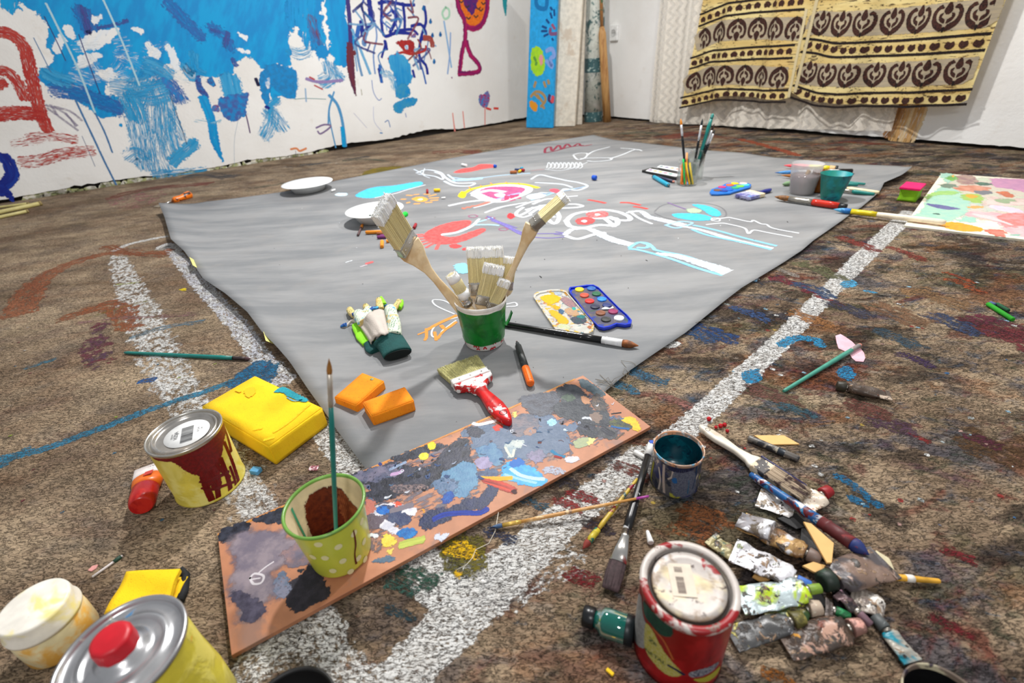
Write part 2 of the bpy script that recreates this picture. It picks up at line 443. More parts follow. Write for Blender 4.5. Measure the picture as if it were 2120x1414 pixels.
fs([(240, 530), (265, 590), (300, 670), (345, 760), (385, 830), (440, 910), (500, 1010), (545, 1060)], [.05, .08, .09, .085, .075, .06, .055, .05], W2, W_, cover=.55, aniso=.7, rag=.022)
fs([(235, 520), (270, 505), (330, 492), (345, 490)], .03, W2, W_, cover=.7, aniso=.5, rag=.008)
fs([(345, 505), (380, 545), (430, 605), (490, 670), (540, 740), (590, 790)], [.04, .05, .05, .05, .05, .05], C(214, 216, 226), W_, cover=.62, aniso=.6, rag=.01)
fs([(640, 860), (690, 920), (740, 975)], .045, W_, W2, cover=.66, aniso=.6, rag=.008)
fs([(335, 515), (350, 508), (365, 520)], .06, W_, W2, cover=.6, aniso=.6, rag=.01)
fs([(445, 915), (510, 1000), (540, 1060)], .045, W_, W2, cover=.5, aniso=.6, rag=.01)
# blue trail at left
BL = C(48, 120, 150)
fs([(0, 950), (90, 930), (200, 890), (320, 845), (420, 812), (480, 790), (530, 770), (570, 762)], [.022, .022, .022, .02, .02, .02, .035, .04], BL, C(60, 140, 176), cover=.8, aniso=.3, rag=.006)
fbl([(470, 800), (500, 770), (540, 745), (575, 760), (560, 790), (510, 800)], C(34, 116, 160), C(20, 90, 130), rag=.012, cover=.85)
fs([(0, 965), (30, 945), (60, 930)], .02, BL, cover=.6, rag=.006)
fs([(290, 790), (320, 785)], .02, C(40, 90, 150), cover=.8, rag=.004)
fs([(270, 700), (330, 680), (420, 665)], .025, C(92, 130, 150), cover=.5, rag=.008)
fs([(58, 760), (110, 745)], .02, C(70, 120, 140), cover=.6, rag=.006)
# rust trails
RU = C(150, 84, 52)
fs([(40, 650), (60, 610), (90, 575), (150, 545), (220, 525), (290, 525), (350, 520)], [.09, .09, .08, .07, .05, .04, .05], RU, C(168, 104, 70), cover=.62, aniso=.4, rag=.02)
fs([(130, 660), (190, 640), (240, 635), (270, 680)], [.05, .06, .08, .05], RU, C(160, 90, 50), cover=.6, aniso=.5, rag=.02)
fs([(220, 510), (260, 520), (340, 530)], .05, RU, cover=.5, rag=.015)
fbl([(190, 680), (220, 670), (225, 700), (215, 750), (190, 760), (180, 720)], C(112, 50, 62), C(90, 60, 84), rag=.03, cover=.6)
fs([(180, 755), (230, 745)], .03, C(120, 40, 60), cover=.5, rag=.012)
fs([(160, 670), (300, 655), (400, 650)], .03, C(150, 110, 110), cover=.4, rag=.015)
fbl([(215, 420), (300, 398), (340, 400), (290, 430)], C(180, 116, 118), rag=.05, cover=.4)
fs([(230, 410), (300, 392), (430, 380)], .10, C(140, 66, 56), cover=.5, rag=.03)
fs([(600, 345), (680, 335), (760, 325)], .08, C(60, 70, 76), cover=.5, rag=.03)
fs([(590, 345), (640, 340), (700, 338)], .03, C(214, 214, 208), cover=.4, rag=.02)
fs([(520, 390), (600, 378)], .05, C(70, 84, 70), cover=.5, rag=.02)
# marks round the left wall and far side
fbl([(745, 366), (770, 350), (830, 345), (870, 352), (820, 362)], C(150, 128, 20), C(120, 110, 30), rag=.03, cover=.85)
fbl([(965, 314), (990, 310), (1000, 315)], C(156, 80, 30), rag=.02)
fs([(1380, 285), (1440, 275), (1520, 285)], .14, C(140, 70, 60), C(160, 90, 60), cover=.55, rag=.06)
fs([(1530, 288), (1580, 300), (1650, 322)], .05, C(176, 84, 54), cover=.85, rag=.02)
fs([(1560, 290), (1700, 300)], .08, C(170, 110, 80), cover=.5, rag=.04)
fs([(1100, 282), (1140, 280)], .06, C(86, 66, 60), cover=.6, rag=.03)
fs([(1760, 295), (1860, 300)], .05, C(170, 90, 40), cover=.6, rag=.03)
for i in range(14):
    x = rnd.uniform(300, 1750); y = {0: 372}.get(0) - (x - 300) * .088 + rnd.uniform(-8, 4) if x < 1200 else rnd.uniform(262, 285) + (x - 1200) * .06
    c = rnd.choice([C(110, 90, 70), C(140, 110, 84), C(90, 100, 80), C(140, 70, 56), C(80, 80, 84)])
    fs([(x, y), (x + 40, y - 3), (x + 90, y + 2)], rnd.uniform(.05, .12), c, cover=.5, rag=.03)
# right side colours
BR = C(40, 120, 170)
fs([(1615, 715), (1650, 700), (1690, 705), (1700, 716)], .022, C(40, 150, 200), cover=.75, rag=.005)
fbl([(1733, 765), (1755, 757), (1770, 775), (1758, 788), (1735, 780)], C(40, 140, 190), rag=.006, cover=.85)
fbl([(1535, 770), (1570, 765), (1572, 790), (1545, 792)], C(30, 140, 190), rag=.006, cover=.85)
fs([(1730, 985), (1760, 1000), (1785, 1020), (1820, 1048)], .014, C(30, 108, 150), cover=.8, rag=.004)
fs([(1760, 1030), (1790, 1045)], .014, C(30, 108, 150), cover=.8, rag=.004)
fbl([(1740, 585), (1765, 580), (1775, 590), (1750, 596)], C(80, 170, 214), rag=.006)
fs([(1790, 602), (1812, 606)], .012, C(80, 170, 214), rag=.004)
fbl([(1370, 715), (1390, 705), (1410, 712), (1390, 722)], W_, rag=.006)
for (x, y, c, w) in [(1650, 590, C(130, 40, 60), .05), (1720, 622, C(150, 40, 36), .02), (1780, 505, C(150, 60, 52), .05), (1880, 525, C(150, 60, 50), .04), (2000, 590, C(176, 84, 40), .035), (1990, 575, C(170, 80, 40), .02),
                     (2075, 680, C(110, 36, 60), .10), (2110, 700, C(130, 50, 56), .10), (1980, 670, C(58, 74, 110), .07), (1480, 690, C(34, 74, 130), .06), (1440, 690, C(44, 84, 130), .05), (1560, 650, C(60, 90, 140), .04), (1690, 600, C(50, 80, 120), .05),
                     (1340, 780, C(60, 110, 140), .04), (1290, 800, C(60, 120, 150), .03), (1900, 745, C(64, 40, 84), .03), (1400, 830, C(176, 120, 110), .025), (1310, 975, C(120, 60, 50), .03), (1210, 1030, C(146, 36, 40), .022),
                     (1180, 1045, C(150, 50, 50), .02), (1100, 1040, C(60, 100, 120), .02), (1040, 1110, C(50, 60, 90), .02), (1200, 1200, C(130, 20, 30), .015), (1215, 1190, C(120, 30, 36), .012), (1460, 1070, C(140, 84, 44), .05), (1440, 1100, C(150, 90, 50), .04),
                     (1700, 560, C(120, 120, 84), .06), (1620, 560, C(170, 160, 150), .03), (1760, 640, C(70, 70, 90), .05), (1990, 1150, C(120, 30, 36), .02), (1960, 1290, C(110, 24, 34), .015), (1990, 1310, C(120, 24, 34), .012),
                     (2060, 930, C(100, 70, 40), .08), (2040, 915, C(90, 30, 50), .03), (1900, 905, C(150, 40, 40), .012), (1600, 820, C(120, 80, 70), .06), (1860, 700, C(60, 84, 100), .05), (1850, 880, C(90, 60, 80), .05), (1800, 850, C(120, 70, 60), .05),
                     (1650, 850, C(60, 96, 110), .03), (1680, 660, C(176, 120, 70), .05), (1950, 620, C(170, 130, 90), .08), (1860, 650, C(150, 110, 80), .08), (1610, 1400, C(150, 90, 30), .015), (870, 1195, C(40, 84, 66), .03), (835, 1215, C(50, 90, 80), .02),
                     (830, 1270, C(40, 70, 80), .015), (1240, 1090, C(60, 50, 60), .02), (1130, 1010, C(80, 60, 50), .03), (1160, 990, C(60, 54, 60), .03)]:
    dx = 26 + w * 300
    fs([(x - dx, y - dx * .33), (x, y), (x + dx * .8, y + dx * .36)], w * .8, c, tuple(q * .75 for q in c[:3]) + (1,), cover=.62, aniso=.35, rag=w * .28)
# white crumbs of paint
for i in range(110):
    x = rnd.uniform(1150, 2110); y = rnd.uniform(470, 1100)
    if y < 1340 - .68 * x + 500 and x < 1500: continue
    c = rnd.choice([W_, W_, C(190, 200, 200), C(150, 190, 210), C(200, 160, 150), C(60, 110, 160), C(160, 50, 46), C(200, 170, 80)])
    r = rnd.uniform(.002, .006); dx = r * 600
    fs([(x, y), (x + dx * 2, y + dx * .5)], r * 1.3, c, cover=.95, rag=r * .3)
for i in range(50):
    x = rnd.uniform(0, 620); y = rnd.uniform(470, 1080)
    if x > 330 and y < 560: continue
    c = rnd.choice([W_, C(190, 60, 40), C(60, 110, 140), C(150, 170, 60), C(120, 50, 60), C(120, 50, 60)])
    r = rnd.uniform(.0015, .004); dx = r * 600
    fs([(x, y), (x + dx * 2, y - dx * .4)], r * 1.3, c, cover=.9, rag=r * .3)
# yellow splash by the board
YL = C(236, 186, 20)
fbl([(905, 1150), (940, 1115), (990, 1110), (1015, 1140), (1000, 1180), (960, 1205), (930, 1190)], C(120, 110, 30), C(96, 92, 40), rag=.012, cover=.7)
fbl([(915, 1142), (950, 1118), (985, 1135), (990, 1160), (960, 1158), (930, 1150)], YL, C(250, 200, 20), rag=.006, cover=.62)
fbl([(940, 1184), (958, 1186), (950, 1200)], YL, rag=.003, cover=.7)
fs([(240, 590), (290, 585)], .012, C(170, 180, 60), cover=.5, rag=.004); fbl([(370, 600), (385, 597), (384, 603)], C(240, 210, 20), rag=.003)
fs([(180, 660), (240, 640), (320, 620)], .012, C(150, 150, 50), cover=.4, rag=.004)
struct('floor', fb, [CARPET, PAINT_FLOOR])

# ---- left wall with the mural
def wall(name, pl, u0, u1, h, seed, mats, amp=0.012, paint=None):
    b = MB(); n = 220; lo = []; 
    for i in range(n + 1):
        u = u0 + (u1 - u0) * i / n
        g = 0.017 + amp * max(0, mnoise.noise(Vector((u * 1.7, seed, 0))) * 1.6 + .2) + abs(mnoise.noise(Vector((u * 14, seed, 2)))) * amp * .7
        lo.append(pl.at(u, max(.004, g)))
    for zi in (0,):
        V = lo + [pl.at(u0 + (u1 - u0) * i / n, h) for i in range(n + 1)]
        b.add(V, [[i, i + 1, n + 1 + i + 1, n + 1 + i] for i in range(n)], 0, False)
        V = lo + [q - pl.n * .03 for q in lo]
        b.add(V, [[i, n + 1 + i, n + 1 + i + 1, i + 1] for i in range(n)], 0, False)
    b.add([pl.at(u0, -.01, -.03), pl.at(u1, -.01, -.03), pl.at(u1, .1, -.03), pl.at(u0, .1, -.03)], [[0, 1, 2, 3]], 2, False)
    if paint: paint(b)
    return struct(name, b, mats)
uc = WL.uv(1150, 240)[0]
# where the two walls meet
_d = WR.o - WL.o; _den = WL.e.x * WR.e.y - WL.e.y * WR.e.x
uL = (_d.x * WR.e.y - _d.y * WR.e.x) / _den; CORNER = WL.at(uL, 0); uR = (CORNER - WR.o).dot(WR.e)

BLUE = C(4, 158, 218); BLU2 = C(14, 138, 204); PUR = C(60, 80, 160); NAVY = C(20, 34, 130); RED = C(176, 44, 40); WHT = C(238, 237, 234); MAG = C(176, 20, 92)
def mural(b):
    z1 = Z((0, 0), 2.9457); z2 = Z((600, 0), 2.9457)
    def bl(px, c=BLUE, c2=BLU2, **k):
        k.setdefault('rag', .02); k.setdefault('soft', .12); b.blob(WL, px, c, c2, **k)
    def sk(px, w, c=BLUE, c2=None, **k):
        if k.get('cover', .9) < .86 and (max(w) if hasattr(w, '__len__') else w) > .03: k['scale'] = 80
        b.stroke(WL, px, w, c, c2 or c, **k)
    # soft wash behind, then the big blue field
    bl(z1((200, -60), (200, 60), (300, 150), (280, 250), (330, 370), (240, 440), (250, 500), (380, 560), (520, 650), (600, 710), (690, 715), (750, 680), (740, 610), (650, 570), (660, 500), (800, 480), (950, 470), (1030, 390), (1130, 400), (1190, 450), (1290, 470), (1420, 460), (1430, 380), (1530, 350), (1600, 420), (1700, 390), (1760, 420), (1775, 320), (1760, 240), (1800, 130), (1880, 40), (1900, -60)), rag=.022, n=90, cover=1, aniso=.3, ang=1.0)
    bl(z1((-10, -60), (40, 60), (90, 80), (130, 40), (180, -60)), rag=.03, cover=.6, ang=1.2, aniso=.2)
    bl(z1((1880, -60), (1890, 60), (1820, 160), (1850, 260), (1900, 320), (1960, 250), (1960, 100), (1960, -60)), rag=.03, cover=.6, ang=1.3, aniso=.15)
    bl(z2((-10, -60), (0, 190), (60, 180), (120, 260), (160, 340), (210, 360), (220, 290), (200, 150), (190, 60), (180, -60)), rag=.03, cover=.72, ang=1.3, aniso=.15)
    bl(z2((230, -60), (215, 60), (240, 200), (250, 330), (300, 410), (370, 380), (400, 250), (345, 120), (330, -60)), rag=.025, cover=.95, ang=1.4, aniso=.2)
    bl(z2((-20, 410), (30, 420), (40, 570), (0, 600), (-60, 580), (-90, 620), (-110, 590), (-150, 500), (-60, 480)), rag=.02)
    # purple tints inside the field
    for q, w_ in ((z1((330, 540), (450, 560), (620, 620), (740, 670)), .09), (z1((500, 60), (560, 190), (620, 240)), .08), (z1((1020, 10), (1120, 120), (1230, 230)), .07), (z1((1280, 160), (1380, 230), (1400, 300)), .06), (z1((980, 470), (1040, 520), (1100, 610)), .09)):
        sk(q, w_, C(24, 112, 184), C(56, 96, 168), cover=.58, rag=.02, aniso=.1)
    for q, w_ in ((z1((600, 170), (700, 150), (780, 125)), .018), (z1((500, 40), (540, 200), (550, 215)), .03), (z1((1370, 280), (1390, 200)), .03), (z1((1290, 180), (1340, 200)), .02), (z1((1420, 360), (1440, 400)), .03), (z1((1350, 460), (1380, 480)), .03)):
        sk(q, w_, C(70, 70, 140), C(50, 90, 160), cover=.62, rag=.008)
    # scrubbed white patches over it
    for q in (z1((395, 165), (440, 170), (455, 230), (400, 235)), z1((365, 200), (400, 240), (360, 330), (320, 290)), z1((490, 330), (620, 330), (540, 400), (480, 420)),
              z1((490, 240), (600, 190), (720, 170), (720, 210), (620, 290), (500, 310)), z1((580, 440), (690, 420), (720, 520), (640, 480)), z1((550, 110), (620, 90), (590, 150)), z1((900, 260), (980, 320), (960, 360), (900, 330)),
              z1((1010, 260), (1060, 300), (1100, 410), (1070, 430), (1020, 330)), z1((790, 180), (870, 180), (860, 205)), z1((1450, 210), (1510, 215), (1500, 250)), z1((1440, 290), (1520, 310), (1500, 330))):
        bl(q, WHT, C(225, 232, 238), rag=.016, cover=.88, ang=.8, aniso=.2)
    for _ in range(26):
        x = rnd.uniform(420, 1150); y = rnd.uniform(250, 520)
        sk(z1((x, y), (x + rnd.uniform(30, 120), y + rnd.uniform(-50, 60))), rnd.uniform(.03, .07), WHT, C(210, 226, 236), cover=.36, rag=.01, aniso=.06)
    # scrubbed strokes hanging below
    for q, w_, cv in ((z1((880, 480), (820, 640), (850, 760), (900, 1010)), .13, .5), (z1((960, 520), (1000, 640), (1010, 800), (1060, 960)), .12, .5), (z1((960, 640), (960, 800), (950, 930), (1010, 1085)), .12, .42),
                      (z1((820, 560), (900, 580), (990, 560)), .13, .55), (z1((1190, 870), (1120, 930), (1050, 990)), .07, .7), (z1((780, 960), (830, 930), (880, 960)), .08, .45), (z1((930, 1060), (1080, 1050), (1250, 1040)), .045, .5),
                      (z1((1040, 680), (1120, 850)), .05, .5), (z1((790, 600), (830, 680), (840, 720)), .10, .6), (z1((700, 530), (800, 540), (900, 520)), .10, .5), (z1((900, 400), (960, 420), (1020, 460)), .10, .6), (z1((280, 440), (330, 470), (420, 500)), .07, .6),
                      (z1((1400, 480), (1420, 560), (1440, 620)), .12, .75), (z1((1180, 330), (1190, 420), (1240, 450)), .05, .5), (z1((1640, 680), (1680, 720), (1720, 780)), .1, .5), (z1((1610, 830), (1650, 760), (1660, 700)), .09, .5), (z1((1700, 610), (1650, 640), (1640, 680)), .05, .6),
                      (z1((1120, 400), (1170, 470), (1180, 440)), .06, .6), (z2((0, 310), (60, 330), (120, 310)), .07, .45), (z2((240, 400), (250, 470), (200, 500)), .10, .5), (z2((260, 420), (320, 480)), .06, .5), (z2((20, 440), (40, 520)), .04, .5)):
        sk(q, w_, C(30, 146, 202), C(70, 166, 214), cover=cv, rag=.018, aniso=.05)
    bl(z1((1590, 440), (1660, 390), (1790, 420), (1810, 470), (1805, 580), (1750, 600), (1700, 560), (1650, 540), (1640, 660), (1620, 640), (1590, 560)), BLU2, C(30, 120, 180), rag=.012, cover=.92)
    bl(z1((1340, 600), (1480, 570), (1520, 560), (1500, 650), (1500, 700), (1410, 740), (1350, 680)), BLU2, C(70, 90, 160), rag=.012, cover=.92)
    bl(z1((1625, 480), (1645, 480), (1640, 540), (1620, 520)), WHT, rag=.008)
    bl(z1((1190, 480), (1220, 460), (1230, 520), (1280, 590), (1240, 590), (1200, 540)), C(60, 70, 140), C(40, 110, 180), rag=.008)
    bl(z1((1260, 490), (1290, 470), (1315, 525), (1280, 520)), BLU2, C(60, 60, 130), rag=.008)
    bl(z1((1000, 470), (1060, 530), (1110, 590), (1105, 618), (1060, 580), (990, 500)), C(70, 110, 180), rag=.008)
    sk(z1((1240, 600), (1290, 740), (1310, 860), (1355, 975)), [.06, .055, .055, .012], BLUE, BLU2, cover=.8, rag=.008)
    sk(z1((1195, 735), (1280, 745), (1340, 730)), .03, C(130, 190, 220), cover=.4, rag=.01)
    bl(z1((1290, 650), (1330, 640), (1340, 680), (1300, 680)), C(120, 70, 130), rag=.01, cover=.7)
    sk(z1((1500, 700), (1510, 740), (1525, 810)), .008, C(90, 60, 110)); sk(z1((1560, 480), (1575, 520)), .022, C(20, 20, 60)); sk(z1((1620, 650), (1640, 660)), .02, NAVY)
    # drips
    DR = C(70, 120, 170); DL = C(176, 210, 222)
    for q, c, w_ in ((z1((630, 0), (690, 130), (760, 290), (850, 520)), DL, .010), (z1((280, 20), (350, 160), (480, 430), (580, 690)), DL, .010), (z1((580, 690), (640, 810), (685, 930)), DR, .009), (z1((460, 610), (560, 820), (640, 990), (708, 1125)), DR, .010),
                     (z1((205, 230), (250, 320), (310, 440)), DR, .004), (z1((270, 100), (340, 240), (400, 370)), C(50, 60, 120), .005), (z1((480, 210), (540, 380), (610, 570)), C(50, 60, 120), .005), (z1((1040, 590), (1080, 700), (1140, 880)), C(50, 70, 110), .004),
                     (z1((500, 830), (540, 920), (580, 1015)), C(120, 130, 160), .003), (z1((750, 700), (780, 790), (800, 850)), C(120, 160, 190), .003), (z1((1460, 700), (1430, 850), (1430, 1010)), C(150, 170, 190), .002)):
        sk(q, w_, c, cover=1, rag=w_ * .2)
    # grey pencil scribble, red house, blue swash at left
    for q in (z1((280, 640), (380, 680), (470, 765)), z1((290, 660), (400, 740), (475, 795)), z1((330, 650), (430, 680), (500, 735)), z1((400, 690), (450, 750), (460, 770)), z1((310, 640), (350, 700))):
        sk(q, .012, C(120, 112, 140), C(160, 150, 176), cover=.5)
    for q, w_, cv in ((z1((-20, 190), (60, 210), (130, 260), (165, 340), (190, 460), (220, 580), (250, 690), (290, 790)), .09, .62), (z1((-20, 700), (80, 690), (160, 690), (250, 700)), .11, .6), (z1((-20, 430), (50, 440), (110, 510), (150, 600)), .08, .58), (z1((-20, 520), (20, 500)), .08, .62),
                     (z1((180, 840), (280, 830), (380, 840), (460, 850)), .08, .42), (z1((80, 880), (180, 860), (260, 850)), .07, .32), (z1((130, 990), (240, 980), (380, 940), (560, 920)), .10, .44)):
        sk(q, w_ * .66, RED, C(190, 70, 60), cover=cv + .04, rag=.008, aniso=.12, scale=30)
    sk(z1((15, 950), (60, 1010), (70, 1080), (20, 1130), (-20, 1150)), .06, NAVY, C(24, 60, 160), cover=.85, rag=.008)
    bl(z1((-10, 1100), (40, 1140), (85, 1200), (80, 1235), (40, 1200), (-10, 1190)), NAVY, C(24, 50, 150), rag=.008)
    bl(z1((728, 755), (745, 755), (745, 772), (728, 770)), BLUE, rag=.003)
    # scribbled figure in the middle
    DB = C(24, 40, 140); MB_ = C(44, 100, 180)
    for q, w_, c in ((z2((350, -20), (365, 130), (370, 260)), .03, C(60, 50, 120)), (z2((480, -20), (490, 60), (495, 120)), .035, DB), (z2((440, 120), (450, 190), (500, 140)), .02, DB), (z2((430, 130), (440, 220)), .02, DB), (z2((540, 20), (600, 10), (700, 30), (760, 30)), .022, DB),
                     (z2((560, -20), (560, 60), (560, 150), (580, 220), (650, 200), (740, 205)), .022, DB), (z2((690, 20), (700, 120), (700, 200)), .022, DB), (z2((620, 60), (650, 110), (610, 200)), .025, DB), (z2((820, 40), (830, 130), (800, 230), (790, 340), (830, 400), (840, 450)), .022, DB),
                     (z2((520, 140), (530, 230), (510, 330), (520, 450)), .012, C(120, 150, 200)), (z2((740, 160), (800, 150), (830, 210), (790, 250)), .022, DB), (z2((580, 250), (590, 300)), .025, DB), (z2((550, 400), (550, 440), (560, 500)), .025, MB_), (z2((540, 420), (552, 470)), .015, DB),
                     (z2((745, 330), (800, 400), (830, 510)), .014, MB_), (z2((790, 350), (800, 420)), .02, C(60, 80, 150)), (z2((640, 190), (740, 180), (780, 210)), .02, DB), (z2((750, 430), (760, 470)), .02, DB), (z2((380, 180), (430, 300), (490, 450)), .02, C(110, 170, 210)), (z2((400, 260), (420, 380), (440, 460)), .018, C(110, 150, 190)),
                     (z2((410, 220), (420, 160)), .03, MB_), (z2((450, 0), (440, 60), (520, 130)), .014, C(60, 90, 170)), (z2((760, -10), (740, 60), (760, 100)), .012, C(90, 140, 190)), (z2((580, 0), (620, 60), (560, 120), (620, 180)), .012, C(70, 100, 180)), (z2((650, -10), (640, 100), (660, 190)), .012, C(60, 80, 170)),
                     (z2((470, 180), (450, 260), (460, 270)), .03, C(100, 140, 190)), (z2((500, 490), (510, 560), (540, 610), (560, 600)), .006, C(130, 150, 200)), (z2((560, 350), (580, 280)), .016, DB)):
        sk(q, w_, c, cover=.88, rag=w_ * .14)
    for _ in range(26):
        x = rnd.uniform(400, 830); y = rnd.uniform(0, 330)
        sk(z2((x, y), (x + rnd.uniform(-60, 80), y + rnd.uniform(-30, 80)), (x + rnd.uniform(-40, 120), y + rnd.uniform(20, 140))), rnd.uniform(.006, .02), rnd.choice([C(70, 130, 190), C(120, 170, 210), C(60, 70, 140), C(130, 60, 80)]), cover=.6)
    sk(z2((365, 270), (370, 380), (380, 480), (400, 575)), [.045, .06, .045, .012], C(110, 40, 50), C(80, 40, 80), cover=.95, rag=.006)
    sk(z2((380, 330), (395, 320)), .03, C(110, 40, 50))
    sk(z2((130, 110), (150, 200), (190, 300)), .07, C(120, 60, 80), C(80, 80, 150), cover=.45, rag=.012)
    sk(z2((190, 300), (210, 330)), .08, BLU2, cover=.8, rag=.01)
    bl(z2((650, 255), (740, 245), (760, 290), (740, 330), (690, 310), (670, 280)), RED, C(150, 30, 40), rag=.010, cover=.95); bl(z2((740, 215), (765, 200), (768, 225), (745, 230)), RED, rag=.005)
    bl(z2((700, 280), (720, 275), (722, 300), (705, 300)), WHT, rag=.004)
    sk(z2((600, 360), (680, 320), (740, 330), (820, 310), (830, 280)), .016, RED, cover=.8); sk(z2((820, 230), (860, 240), (870, 280)), .04, C(160, 70, 60), cover=.7); sk(z2((780, 240), (800, 290), (760, 330), (700, 390)), .012, C(140, 70, 60), cover=.7)
    bl(z2((610, 340), (660, 330), (710, 350), (740, 430), (740, 500), (690, 560), (640, 540), (640, 470), (610, 400)), C(60, 160, 210), BLU2, rag=.02, cover=.8, ang=1.5, aniso=.2)
    bl(z2((650, 530), (700, 510), (740, 560), (700, 600), (650, 590)), C(60, 150, 190), BLU2, rag=.014, cover=.9)
    bl(z2((632, 640), (700, 600), (775, 600), (760, 640), (700, 660), (680, 690), (640, 680)), BLU2, C(60, 150, 190), rag=.008)
    sk(z2((705, 690), (710, 715)), .005, MB_); sk(z2((560, 440), (620, 470), (640, 540)), .05, C(110, 180, 220), cover=.5, rag=.014)
    for x, y in ((858, 130), (870, 215), (918, 210), (880, 375), (815, 50)): bl(z2((x, y - 18), (x + 9, y + 4), (x, y + 16), (x - 9, y + 4)), C(24, 40, 110), rag=.004)
    # blue scribbles lower centre
    LB = C(80, 150, 200)
    for q, w_, c in ((z2((240, 580), (290, 640), (320, 740), (340, 890)), .022, LB), (z2((270, 560), (240, 660), (235, 760)), .012, LB), (z2((260, 600), (240, 700), (280, 900)), .010, LB), (z2((320, 780), (330, 890)), .03, BLUE), (z2((160, 780), (210, 760), (250, 770), (190, 815), (170, 800)), .012, C(130, 110, 150)),
                     (z2((30, 605), (100, 600), (220, 605)), .004, C(110, 150, 150)), (z2((95, 540), (100, 620)), .010, C(150, 180, 210)), (z2((100, 480), (180, 500), (320, 490)), .02, C(150, 130, 180)), (z2((150, 520), (200, 545)), .01, C(190, 80, 80)), (z2((120, 470), (150, 485)), .012, C(190, 80, 80)),
                     (z2((580, 745), (600, 735), (612, 775)), .006, C(50, 110, 180)), (z2((550, 810), (565, 812)), .008, C(60, 130, 190)), (z2((435, 545), (440, 580)), .004, C(120, 110, 60)), (z2((510, 650), (515, 740), (560, 800)), .003, C(170, 180, 220)), (z2((390, 690), (470, 780)), .003, C(180, 180, 210)),
                     (z2((5, 910), (40, 905), (60, 920), (100, 905)), .014, C(226, 140, 90)), (z2((35, 920), (38, 955)), .003, C(90, 90, 120)), (z2((940, 130), (960, 250), (985, 410)), .014, C(140, 180, 220)), (z2((980, 200), (975, 330), (962, 450)), .012, C(140, 170, 215))):
        sk(q, w_, c, cover=.75)
    # small green ring and teal stroke near the corner
    sk(z2((950, 45), (930, 80), (945, 115), (970, 100), (970, 60)), .016, C(170, 214, 184), closed=True, cover=.8)
    sk(z2((1310, -20), (1312, 40), (1316, 85)), [.05, .04, .012], C(30, 150, 160), cover=.9)
    # crimson balloon figure
    bl(z2((1020, -40), (1030, 60), (1070, 130), (1110, 170), (1170, 140), (1200, 60), (1210, -40)), C(240, 130, 30), C(226, 100, 30), rag=.008)
    bl(z2((1060, -40), (1070, 40), (1110, 90), (1140, 40), (1140, -40)), C(110, 30, 110), C(60, 40, 120), rag=.012, cover=.8)
    sk(z2((1022, -30), (1030, 50), (1060, 110), (1070, 150), (1110, 175), (1160, 160), (1190, 110), (1205, 40), (1200, -30)), .04, MAG, C(120, 20, 90), cover=.92, rag=.007)
    sk(z2((1070, 150), (1068, 240), (1050, 320), (1035, 440)), .038, MAG, C(110, 20, 90), cover=.95, rag=.007)
    sk(z2((1075, 250), (1100, 330), (1155, 400), (1140, 440), (1030, 450)), .038, MAG, C(110, 20, 90), cover=.92, rag=.007)
    for x, y in ((1080, 40), (1150, 50), (1165, 60), (1135, 100), (1090, 110), (1180, 20), (1045, 10)): sk(z2((x - 12, y - 6), (x, y + 6), (x + 12, y - 6)), .010, C(60, 50, 50))
    bl(z2((1155, 580), (1180, 575), (1205, 555), (1220, 590), (1205, 650), (1180, 655), (1155, 630)), C(176, 20, 80), rag=.008)
    for q in (z2((1190, 650), (1190, 760)), z2((1055, 680), (1065, 780)), z2((993, 690), (1005, 800)), z2((1000, 750), (1008, 800))): sk(q, .010, C(232, 140, 130), cover=.7)
    sk(z2((1200, 660), (1225, 668)), .018, C(220, 70, 60)); sk(z2((1245, 660), (1270, 662)), .018, C(220, 70, 60)); bl(z2((982, 470), (992, 470), (990, 480)), C(190, 70, 60), rag=.003)
wall('wall_left', WL, -3.2, uL, 1.9, 3.0, [WALLM, PAINT_WALL, DARK], amp=.030, paint=mural)
def wrp(b):
    # ochre painted strip below the curtain, faint stains
    z3 = Z((1220, 0), 2.3556)
    b.stroke(WR, z3((1590, 480), (1560, 580), (1520, 670)), .14, C(206, 160, 100), C(232, 208, 166), rag=.008, cover=.62, aniso=.06)
    b.stroke(WR, z3((1535, 480), (1490, 600), (1450, 660)), .05, C(150, 104, 60), C(190, 140, 90), rag=.01, cover=.6, aniso=.06)
wall('wall_right', WR, uR, 3.4, 1.9, 9.0, [WALLM, PAINT_WALL, DARK], amp=.010, paint=wrp)
# crumbling plaster left along the foot of the mural wall
tb = MB()
for i in range(46):
    u = WL.uv(60 + i * 14 + rnd.uniform(-4, 4), 400)[0] * 1.0
    wd = rnd.uniform(.02, .12); hh = rnd.uniform(.008, .042)
    pts = [(u - wd / 2, .0), (u + wd / 2, 0), (u + wd * .45, hh * rnd.uniform(.4, 1)), (u + wd * .1, hh), (u - wd * .3, hh * rnd.uniform(.5, 1))]
    f = [WL.at(a, max(b_, .0), -.006) for a, b_ in pts]; k = [WL.at(a, max(b_, .0), -.02) for a, b_ in pts]
    tb.add(f + k, [[0, 1, 2, 3, 4], [9, 8, 7, 6, 5]] + [[j, j + 5, (j + 1) % 5 + 5, (j + 1) % 5] for j in range(5)], 0, False)
o = struct('trim_1', tb, PEEL)
